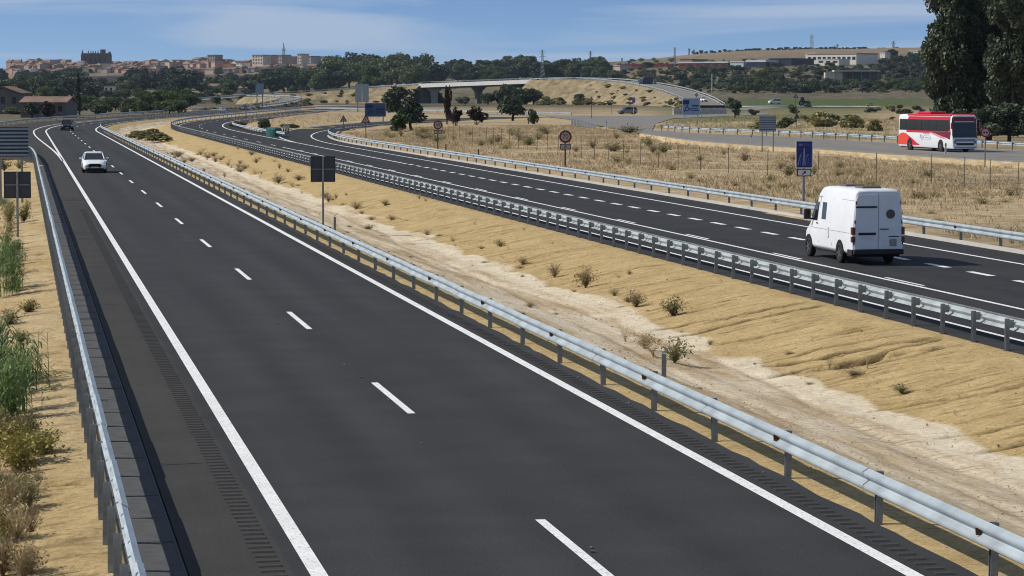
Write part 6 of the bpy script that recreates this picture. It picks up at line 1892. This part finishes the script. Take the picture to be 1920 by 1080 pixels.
for k, (px, h, w) in enumerate(((938, 6.0, 8), (952, 7.5, 9), (968, 6.5, 8), (984, 7.0, 8), (1000, 5.5, 7), (915, 4.5, 7), (872, 4.0, 7))):
    x, y, z = atD(px, 191, 1045)
    plant(['obush', 'olive', 'round'][k % 3], x, y, -.1, h, w, 'grey-green thicket tree under the right span of the overpass', 'tree', 'thicket under the overpass', True, name='tree'); 
number_off([o for o in COL.objects if o.get('group') == 'thicket under the overpass'])
# ---- the dry grass of the field and the rough grass farther off: nobody could count it
def grass_field(name, polys, per_m2, H, W, m, seed, blades=6, zf=None):
    rng = np.random.default_rng(seed)
    V, F = [], []; base = 0
    for poly, dens in polys:
        P_ = np.array(poly)
        x0, y0 = P_.min(0); x1, y1 = P_.max(0)
        n = int((x1 - x0) * (y1 - y0) * per_m2 * dens)
        q = rng.uniform((x0, y0), (x1, y1), (n, 2))
        inside = np.zeros(n, bool); j = len(P_) - 1
        for i in range(len(P_)):
            xi, yi = P_[i]; xj, yj = P_[j]
            c = ((yi > q[:, 1]) != (yj > q[:, 1])) & (q[:, 0] < (xj - xi) * (q[:, 1] - yi) / (yj - yi + 1e-12) + xi)
            inside ^= c; j = i
        q = q[inside]
        patch = vnoise(q[:, 0] * .11, q[:, 1] * .11, 41) * .6 + vnoise(q[:, 0] * .45, q[:, 1] * .45, 42) * .4
        keep = rng.random(len(q)) < .25 + 1.2 * patch; q, patch = q[keep], patch[keep]
        n = len(q)
        z = np.full(n, -.1) if zf is None else zf(q[:, 0], q[:, 1])
        h = H * (.35 + 1.0 * patch) * rng.uniform(.5, 1.3, n)
        for b in range(blades):
            a = rng.uniform(0, 2 * math.pi, n); r = W * rng.uniform(.0, .5, n)
            bx, by = q[:, 0] + np.cos(a) * r, q[:, 1] + np.sin(a) * r
            hb = h * rng.uniform(.5, 1.1, n); l = hb * rng.uniform(.3, 1.4, n); a2 = rng.uniform(0, 2 * math.pi, n)
            w = .02 + .02 * rng.random(n)
            px_, py_ = -np.sin(a2) * w, np.cos(a2) * w
            v = np.stack([np.stack([bx - px_, by - py_, z], 1), np.stack([bx + px_, by + py_, z], 1), np.stack([bx + np.cos(a2) * l, by + np.sin(a2) * l, z + hb], 1)], 1).reshape(-1, 3)
            V.append(v); F.append(np.arange(3 * n).reshape(n, 3) + base); base += 3 * n
    return tag(obj(name, new_mesh(name, np.vstack(V), np.vstack(F), m)), kind='stuff')
field = [G(px, py, -.1) for px, py in ((2000, 478), (1700, 425), (1440, 383), (1060, 318), (860, 286), (700, 264), (640, 249), (760, 240), (900, 236), (1080, 236), (1150, 246), (1230, 256), (1330, 272), (1530, 288), (1730, 304), (1960, 322))]
f_ = tag(grass_field('dry_grass', [(field, 1.0)], 2.4, .36, .6, M['straw'], 1, 6), 'dry straw-coloured grass filling the field beyond the exit lane', 'grass')
isl = [G(px, py, 0) for px, py in ((430, 226), (500, 214), (600, 213), (720, 219), (650, 229), (560, 238), (545, 246), (480, 240))]
grass_field('dry_grass', [(isl, 1.0)], .25, .7, .9, M['straw'], 2, 5)['label'] = 'pale dry grass on the island inside the exit bend'
far_r = [G(px, py, 0) for px, py in ((1225, 240), (1330, 248), (1640, 262), (1740, 262), (1700, 226), (1500, 215), (1380, 218), (1260, 226))]
grass_field('rough_grass', [(far_r, 1.0)], .35, .6, .8, M['weed_olive'], 3, 5)['label'] = 'rough olive grass between the slip road and the roundabout'
# weeds dotted through the dry field
for k in range(80):
    px = rr.uniform(700, 1915); lo = np.interp(px, [700, 1060, 1440, 1920], [262, 310, 372, 455]); hi = np.interp(px, [700, 1080, 1230, 1530, 1920], [246, 246, 266, 296, 330])
    py = rr.uniform(hi + 4, lo - 8); x, y = G(px, py, -.05)
    k2 = rr.random()
    made.append(weed(DRYG if k2 < .35 else DRY, 0, 0, rr.uniform(10, 26), rr.uniform(16, 44), 'weed standing up in the dry field', 'field_weed', 'weed', 'weeds in the dry field', (x, y, -.08)))
number_off(made); made = []
for px, py, h, w, lab in ((1150, 284, 22, 60, 'greenish bush in the dry field right of the seventy sign'), (1478, 330, 26, 44, 'greenish bush left of the blue lane sign post'), (1740, 332, 18, 30, 'small dark bush on the bank under the coach'), (1180, 250, 18, 70, 'green weeds at the field end beside the bend markers')):
    x, y = G(px, py, -.05); weed(DRYG, 0, 0, h, w, lab, 'field_bush', 'bush', None, (x, y, -.08))

# ------------------------------------------------------------------ buildings
def house(px, py_base, w_px, h_px, label, wall, roof='gable', depth=10.0, group=None, rz=0.0, name='house', D=None, windows=0, roof_m=None, parts=True):
    """house placed by the pixel of its foot; sizes in photo pixels"""
    if D is None:
        x, y, z, D = hit(px, py_base)
        if D > 3420:
            D = 3380.0; x, y, z = atD(px, py_base, D)
    else:
        x, y, z = atD(px, py_base, D)
    u = D / FP
    W, H = w_px * u, h_px * u
    rm = roof_m or M['tile_roof']
    a = -math.atan2(*camXD(x, y)) * 0 - BETA + rz
    body, rf = MB(), MB()
    hw = H * (.72 if roof != 'flat' else 1.0)
    body.box(-W / 2, W / 2, -depth / 2, depth / 2, -4.0, hw)
    e = .35
    if roof == 'gable':      # ridge along X
        body.prism([(-depth / 2, hw), (depth / 2, hw), (0, H - .15)], W - .1, 'x', -W / 2 + .05)
        for sg in (-1, 1):
            rf.add([(-W / 2 - e, sg * (depth / 2 + e), hw - .12), (W / 2 + e, sg * (depth / 2 + e), hw - .12), (W / 2 + e, 0, H), (-W / 2 - e, 0, H),
                    (-W / 2 - e, sg * (depth / 2 + e), hw + .13), (W / 2 + e, sg * (depth / 2 + e), hw + .13), (W / 2 + e, 0, H + .25), (-W / 2 - e, 0, H + .25)],
                   [(0, 1, 2, 3), (4, 5, 6, 7), (0, 1, 5, 4), (1, 2, 6, 5), (2, 3, 7, 6), (3, 0, 4, 7)])
    elif roof == 'front':    # gable toward the viewer
        body.prism([(-W / 2, hw), (W / 2, hw), (0, H - .15)], depth - .1, 'y', -depth / 2 + .05)
        for sg in (-1, 1):
            rf.add([(sg * (W / 2 + e), -depth / 2 - e, hw - .12), (sg * (W / 2 + e), depth / 2 + e, hw - .12), (0, depth / 2 + e, H), (0, -depth / 2 - e, H),
                    (sg * (W / 2 + e), -depth / 2 - e, hw + .15), (sg * (W / 2 + e), depth / 2 + e, hw + .15), (0, depth / 2 + e, H + .28), (0, -depth / 2 - e, H + .28)],
                   [(0, 1, 2, 3), (4, 5, 6, 7), (0, 1, 5, 4), (1, 2, 6, 5), (2, 3, 7, 6), (3, 0, 4, 7)])
    elif roof == 'hip':
        r = [(-W / 2 - e, -depth / 2 - e, hw), (W / 2 + e, -depth / 2 - e, hw), (W / 2 + e, depth / 2 + e, hw), (-W / 2 - e, depth / 2 + e, hw), (-W * .2, 0, H), (W * .2, 0, H)]
        rf.add(r, [(0, 1, 5, 4), (1, 2, 5), (2, 3, 4, 5), (3, 0, 4), (3, 2, 1, 0)])
    else:
        rf.box(-W / 2 - .1, W / 2 + .1, -depth / 2 - .1, depth / 2 + .1, H + .002, H + .35)
    if not parts:
        body.add(rf.v, rf.f, 1)
        o = body.build(name, [wall, rm], None, (x, y, z), a)
        return tag(o, label, 'house', group)
    o = empty(name, (x, y, z), a, label, 'house', group)
    body.build('walls', wall, o); rf.build('roof', rm, o)
    if windows:
        rows, cols = windows
        for i in range(rows):
            for j in range(cols):
                xx = -W / 2 + W * (j + .5) / cols; zz = hw * (i + .55) / rows
                ww, hh = W / cols * .36, hw / rows * .42
                MB().box(xx - ww / 2, xx + ww / 2, -depth / 2 - .06, -depth / 2 + .05, zz - hh / 2, zz + hh / 2).build('window', M['window_dark'], o)
    return o

M['farm_wall'] = mat('farm_wall', (.17, .155, .14), .95, var=.3, scale=.5)
# near farmhouses on the left
house(16, 204, 62, 40, 'grey gabled farmhouse at the left edge below the town', M['farm_wall'], 'front', 14, windows=(1, 3), D=640)
house(92, 217, 84, 34, 'low farmhouse with a tiled roof left of the cypress', M['farm_wall'], 'gable', 14, windows=(1, 4), D=560)
house(206, 186, 18, 24, 'small white house among the trees below the cathedral', WALLS[5], 'flat', 8, windows=(2, 2))
house(206, 196, 28, 10, 'white shed roof among the trees right of the cypress', WALLS[5], 'flat', 8)
house(270, 181, 14, 8, 'tiny pale shed beside the bright poplars', WALLS[5], 'flat', 6)
house(395, 172, 36, 14, 'grey barn below the apartment blocks, left one', WALLS[6], 'gable', 12, windows=(1, 3))
house(448, 176, 34, 14, 'grey barn below the apartment blocks, right one', WALLS[6], 'gable', 12, windows=(1, 2))
house(830, 146, 40, 16, 'tiled farmhouse roof above the overpass', WALLS[2], 'hip', 14, windows=(1, 3))

# the old town on its hill
TR = random.Random(4)
sky_x = [0, 20, 40, 60, 100, 135, 150, 215, 250, 290, 330, 360, 390, 420, 470, 530, 560, 620]
sky_y = [124, 120, 116, 111, 109, 118, 121, 117, 113, 113, 114, 110, 104, 107, 106, 108, 110, 112]
def town_row(y_base_off, step, hpx, label, group, x0, x1, base=None, walls=None):
    px = x0; made = []
    while px < x1:
        w = TR.uniform(*step); top = np.interp(px + w / 2, sky_x, sky_y)
        yb = base + TR.uniform(-1.5, 1.5) if base else top + y_base_off + TR.uniform(-1, 2)
        h = TR.uniform(*hpx)
        wl = TR.choice([WALLS[i] for i in (0, 1, 1, 3, 3, 4, 4, 2, 6, 5)])
        made.append(house(px + w / 2, yb, w, h, label, wl, TR.choice(['gable', 'gable', 'hip', 'flat', 'front']), TR.uniform(9, 16), group, TR.uniform(-1.15, -.1), parts=False))
        px += w * TR.uniform(.75, 1.0)
    number_off(made)
town_row(12, (9, 17), (9, 14), 'house on the skyline left of the cathedral', 'skyline houses left of the cathedral', 22, 150)
town_row(14, (10, 20), (9, 14), 'house on the skyline right of the cathedral', 'skyline houses right of the cathedral', 208, 425)
town_row(0, (9, 17), (9, 14), 'house in the topmost row of the old town', 'topmost houses of the old town', 15, 470, 126)
town_row(0, (9, 18), (8, 13), 'house in the upper rows of the old town', 'upper houses of the old town', 30, 300, 132)
town_row(0, (10, 20), (9, 14), 'house in the upper town between cathedral and blocks', 'upper houses between cathedral and blocks', 290, 470, 128)
town_row(0, (9, 18), (7, 11), 'house in the lower rows of the town', 'lower houses of the town', 140, 480, 137)
town_row(0, (12, 24), (8, 12), 'low house at the foot of the apartment blocks', 'houses under the apartment blocks', 450, 620, 133)
town_row(0, (10, 18), (7, 11), 'house at the foot of the old town hill', 'houses at the foot of the hill', 10, 150, 139)

def cathedral():
    D = 3300
    x, y, z = atD(181, 123, D); u = D / FP
    r = empty('cathedral', (x, y, z), -BETA, 'dark stone cathedral with pinnacles and a square tower on the skyline', 'cathedral')
    st = mat('cathedral_stone', (.14, .105, .095), .9, var=.35, scale=.15)
    MB().box(-26 * u, 26 * u, -12, 12, -8, 21 * u).build('nave', st, r)
    MB().box(-25 * u, 25 * u, -9, 9, 21 * u + .002, 23 * u).build('roof', M['tile_roof'], r)
    MB().prism([(12 * u + 5.5 * u * math.cos(math.pi / 4 * k + .39), 5.5 * u * math.sin(math.pi / 4 * k + .39)) for k in range(8)], 33 * u, 'z', -2).build('tower', st, r)
    for px_, h, w in ((-26, 29, 1.4), (-15, 28, .9), (-10, 28.5, .9), (-6, 28.5, .9), (-2, 28, .9), (3, 28.5, .9), (24, 27, 1.4), (26, 26, 1.2)):
        MB().loft([[(px_ * u + w * u * a, b * w * u, zz) for a, b in ((-1, -1), (1, -1), (1, 1), (-1, 1))] for zz in (18 * u, 24.5 * u)] + [[(px_ * u + .15 * a, .15 * b, h * u) for a, b in ((-1, -1), (1, -1), (1, 1), (-1, 1))]]).build('pinnacle', st, r)
    for k in range(5):
        MB().box((-22 + 9 * k) * u, (-20.5 + 9 * k) * u, -14, -12.01, -8, 19 * u).build('buttress', st, r)
        MB().box((-18.5 + 9 * k) * u, (-16 + 9 * k) * u, -12.15, -12.001, 8 * u, 15 * u).build('window', M['window_dark'], r)
cathedral()
def church_spire():
    x, y, z = atD(40, 121, 3300); u = 3300 / FP
    r = empty('church_spire', (x, y, z), 0, 'small pointed spire at the far left of the town', 'church')
    MB().box(-4 * u, 4 * u, -5, 5, -5, 3 * u).build('drum', WALLS[3], r)
    MB().loft([[(3.2 * u * math.cos(k * .785), 3.2 * u * math.sin(k * .785), 3 * u + .01) for k in range(8)], [(1.8 * u * math.cos(k * .785), 1.8 * u * math.sin(k * .785), 7 * u) for k in range(8)], [(.2 * math.cos(k * .785), .2 * math.sin(k * .785), 11 * u) for k in range(8)]]).build('spire', M['tile_roof'], r)
church_spire()
def block(px0, px1, top, base, wall, label, cols, rows, D=3200, depth=16, rz=0.0):
    """apartment block with window columns"""
    x, y, z = atD((px0 + px1) / 2, base, D); u = D / FP; W, H = (px1 - px0) * u, (base - top) * u
    r = empty('apartment_block', (x, y, z), -BETA + rz, label, 'apartment block', 'apartment blocks at the right end of the town')
    MB().box(-W / 2, W / 2, -depth / 2, depth / 2, -6, H).build('walls', wall, r)
    MB().box(-W / 2 - .3, W / 2 + .3, -depth / 2 - .3, depth / 2 + .3, H + .002, H + .7).build('roof', M['tile_roof'], r)
    for j in range(cols):
        xx = -W / 2 + W * (j + .5) / cols; ww = W / cols * .42
        for i in range(rows):
            zz = H * (i + .6) / rows; hh = H / rows * .45
            MB().box(xx - ww / 2, xx + ww / 2, -depth / 2 - .08, -depth / 2 + .05, zz - hh / 2, zz + hh / 2).build('window', M['window_dark'], r)
blocks = [(478, 503, 104, 122, WALLS[2], 'cream apartment block with many windows, leftmost of the row', 4, 3), (504, 516, 105, 124, WALLS[1], 'narrow pink apartment block right of the cream one', 1, 3), (516, 528, 104, 125, WALLS[4], 'brown apartment block left of the mast', 3, 3), (528, 539, 104, 124, WALLS[3], 'dull apartment block under the mast', 2, 3),
          (540, 554, 107, 123, WALLS[1], 'rose apartment block right of the mast', 3, 3), (555, 566, 107, 123, WALLS[6], 'grey apartment block between rose and cream ones', 2, 3), (564, 573, 102, 124, WALLS[2], 'tall cream tower block in the row', 2, 4), (574, 594, 106, 122, WALLS[6], 'wide grey apartment block right of the tower block', 4, 3), (595, 608, 107, 122, WALLS[1], 'rose apartment block near the right end of the row', 3, 3), (609, 622, 108, 121, WALLS[6], 'last apartment block before the trees', 3, 3),
          (395, 412, 104, 122, WALLS[3], 'stone block at the highest point of the town centre', 3, 3), (425, 447, 118, 132, WALLS[6], 'pale block with white window frames in the lower town', 4, 3), (449, 462, 118, 133, WALLS[5], 'white-framed block beside the grey one in the lower town', 3, 3)]
for i, (a, b, t, bs, wl, lab, c, rw) in enumerate(blocks):
    block(a, b, t, bs, wl, lab, c, rw, 3150 + 40 * (i % 3), rz=-.55 - .15 * (i % 2))

def lattice(px, py_base, py_top, w_px, label, D=None, arms=(.95, .85, .75), m=None, name='pylon', cat='pylon', taper=.22):
    if D is None:
        x, y, z, D = hit(px, py_base)
    else:
        x, y, z = atD(px, py_base, D)
    u = D / FP; H = (py_base - py_top) * u; W = w_px * u / 2
    r = empty(name, (x, y, z - .5), -BETA + .3, label, cat)
    t = max(.10, .22 * u * 1.5)
    mb = MB(); n = 7
    def half(k): return W * (1 - (1 - taper) * k / n)
    for sx in (-1, 1):
        for sy in (-1, 1):
            mb.tube([(sx * half(0), sy * half(0), 0), (sx * half(n), sy * half(n), H)], t, 4)
    mb.build('legs', m or M['pylon'], r)
    br = MB()
    for k in range(n):
        a, b = half(k), half(k + 1); z0, z1 = H * k / n, H * (k + 1) / n
        for sy in (-1, 1):
            br.tube([(-a, sy * a, z0), (b, sy * b, z1)], t * .6, 3); br.tube([(a, sy * a, z0), (-b, sy * b, z1)], t * .6, 3)
    br.build('bracing', m or M['pylon'], r)
    for f in arms:
        MB().tube([(-W * 1.9, 0, H * f), (W * 1.9, 0, H * f)], t, 4).build('crossarm', m or M['pylon'], r)
    return r
lattice(1017, 143, 92, 7, 'steel lattice pylon above the trees behind the overpass', 1500)
lattice(1107, 125, 95, 4, 'slender distant pylon right of the big one', 2800)
lattice(1522, 100, 64, 5, 'dark broadcasting mast on the ridge left of the white factory', 3300, (.85, .6), M['galv_post'], 'mast', 'mast', .6)
lattice(1675, 96, 76, 5, 'faint pylon on the ridge near the white silo', 3400, (.9, .75))
lattice(1570, 97, 82, 2.4, 'thin pole mast above the white factory roof', 3400, (.8,), None, 'mast', 'mast', .8)
lattice(1265, 128, 88, 2.6, 'chimney-like mast at the end of the red sheds', 2400, (.5,), None, 'mast', 'mast', .9)
lattice(1292, 113, 90, 2.6, 'faint mast on the ridge above the red sheds, left one', 3400, (.9, .8), None, 'mast', 'mast', .5)
lattice(1301, 111, 92, 2.2, 'faint mast on the ridge above the red sheds, right one', 3400, (.9,), None, 'mast', 'mast', .5)
lattice(1166, 122, 108, 1.8, 'short pole on the skyline between pylon and sheds', 3300, (.9,), None, 'mast', 'mast', .9)
lattice(532, 105, 80, 4.5, 'communications mast rising from the apartment blocks', 3180, (.62, .5, .45), M['pylon'], 'mast', 'mast', .12)
lattice(1335, 170, 137, 1.2, 'slim lamp pole beside the overpass ramp', 1250, (.98,), M['concrete_pale'], 'pole', 'pole', .8)

def shed(px0, px1, top, base, wall, label, D, depth=40, roof=None, roof_t=.6, rz=-.62, bays=0, name='industrial_shed'):
    x, y, z, D = hit((px0 + px1) / 2, base, 1300)
    if D > 3420:
        D = 3380.0; x, y, z = atD((px0 + px1) / 2, base, D)
    u = D / FP; W, H = (px1 - px0) * u, (base - top) * u
    r = empty(name, (x, y, z), -BETA + rz, label, 'factory')
    MB().box(-W / 2, W / 2, 0, depth, -8, H).build('walls', wall, r)
    MB().box(-W / 2 - .4, W / 2 + .4, -.4, depth + .4, H + .002, H + roof_t).build('roof', roof or M['metal_roof'], r)
    for k in range(bays):
        xx = -W / 2 + W * (k + .5) / bays
        MB().box(xx - W / bays * .32, xx + W / bays * .32, -.1, -.001, H * .45, H * .75).build('window', M['window_dark'], r)
    return r
shed(1148, 1268, 121.5, 128.5, M['brick_red'], 'long low red shed at the left of the factories', 2350, 30, M['brick_red'], .8)
shed(1122, 1166, 124, 133, WALLS[2], 'pale low shed in front of the red sheds', 2200, 20)
shed(1264, 1372, 119, 128, M['brick_red'], 'long dark red factory shed', 2300, 50, M['metal_roof'], 1.2, bays=6)
shed(1273, 1300, 112, 119, WALLS[4], 'reddish stacks of goods behind the red shed', 2500, 30, M['brick_red'], .5)
shed(1367, 1396, 117, 127.5, mat('pale_blue_wall', (.46, .52, .56), .7, var=.1, scale=.1), 'pale grey-blue factory hall in the middle of the row', 2280, 40, M['metal_roof'], 1.0)
shed(1396.5, 1438, 117, 127, M['navy'], 'dark blue factory hall under a white roof', 2290, 40, M['metal_roof'], 2.0)
shed(1439, 1487, 111, 124, M['navy'], 'dark navy shed at the right end of the row', 2320, 40, M['navy'], .6)
shed(1507, 1611, 102, 121, M['white_wall'], 'long white factory with a tan roof edge on the hillside', 2600, 40, mat('tan_roof', (.38, .24, .15), .8), 1.0, bays=10)
shed(1530, 1575, 112, 123, M['white_wall'], 'lower white wing in front of the long factory', 2540, 20, M['white_wall'], .5, bays=3)
shed(1509, 1531, 100, 110, M['white_wall'], 'white upper wing at the left end of the long factory', 2640, 30, M['white_wall'], .4)
shed(1649, 1660, 99, 117, M['white_wall'], 'white silo tower on the hillside', 2400, 12, M['metal_roof'], .5, name='silo')
shed(1647, 1661, 120, 129, WALLS[5], 'small pale block at the foot of the silo', 2300, 12)
shed(1703, 1732, 96, 99.5, M['white_wall'], 'white low building on the ridge beside the poplars', 3200, 20)
def barn():
    x, y, z, D = hit(1607, 156); u = D / FP
    r = empty('open_barn', (x, y, z), -BETA, 'open barn with a long pale roof below the factories', 'barn')
    W = 86 * u; H = 21 * u
    MB().box(-W / 2, W / 2, -1, 12, H, H + 1.0).build('roof', M['concrete_pale'], r)
    for k in range(6):
        xx = -W / 2 + 1 + k * (W - 2) / 5
        MB().box(xx - .25, xx + .25, -.6, -.1, -3, H - .002).build('column', M['concrete'], r)
    MB().box(-W / 2 - 6, -W / 2 + 6, 1, 9, -3, H * .92).build('side_wall', WALLS[2], r)
    MB().box(-W / 2 + 6.01, W / 2, 11, 12, -3, H - .002).build('back_wall', M['concrete_dark'], r)
barn()
# long retaining wall across the slope under the town
def terrace(px0, px1, py, h_px, D, m, label):
    a, b = Vector(atD(px0, py, D)), Vector(atD(px1, py, D)); u = D / FP
    d = b - a; rz = math.atan2(d.y, d.x)
    o = MB().box(0, d.length, -.5, .5, -3, h_px * u).build('terrace_wall', m, None, a, rz)
    return tag(o, label, 'wall')
terrace(152, 300, 150, 7, 2500, WALLS[3], 'long brown terrace wall below the cathedral')
terrace(200, 460, 143, 3, 2750, WALLS[2], 'long pale wall at the foot of the town')
terrace(370, 500, 160, 8, 2100, WALLS[3], 'dull wall behind the barns')

# ------------------------------------------------------------------ the air between here and the hills
def haze():
    m = bpy.data.materials.new('haze'); m.use_nodes = True
    t = m.node_tree; t.nodes.clear()
    o = t.nodes.new('ShaderNodeOutputMaterial'); v = t.nodes.new('ShaderNodeVolumePrincipled')
    v.inputs['Color'].default_value = (0.62, 0.76, 0.95, 1); v.inputs['Density'].default_value = HAZE; v.inputs['Anisotropy'].default_value = 0.2
    t.links.new(v.outputs[0], o.inputs['Volume'])
    b = MB().box(-6500, 6500, -300, 9800, -6, 130).build('haze', m)
    return tag(b, 'thin blue haze over the whole plain', kind='stuff')
HAZE = 0.00003
if HAZE:
    haze()
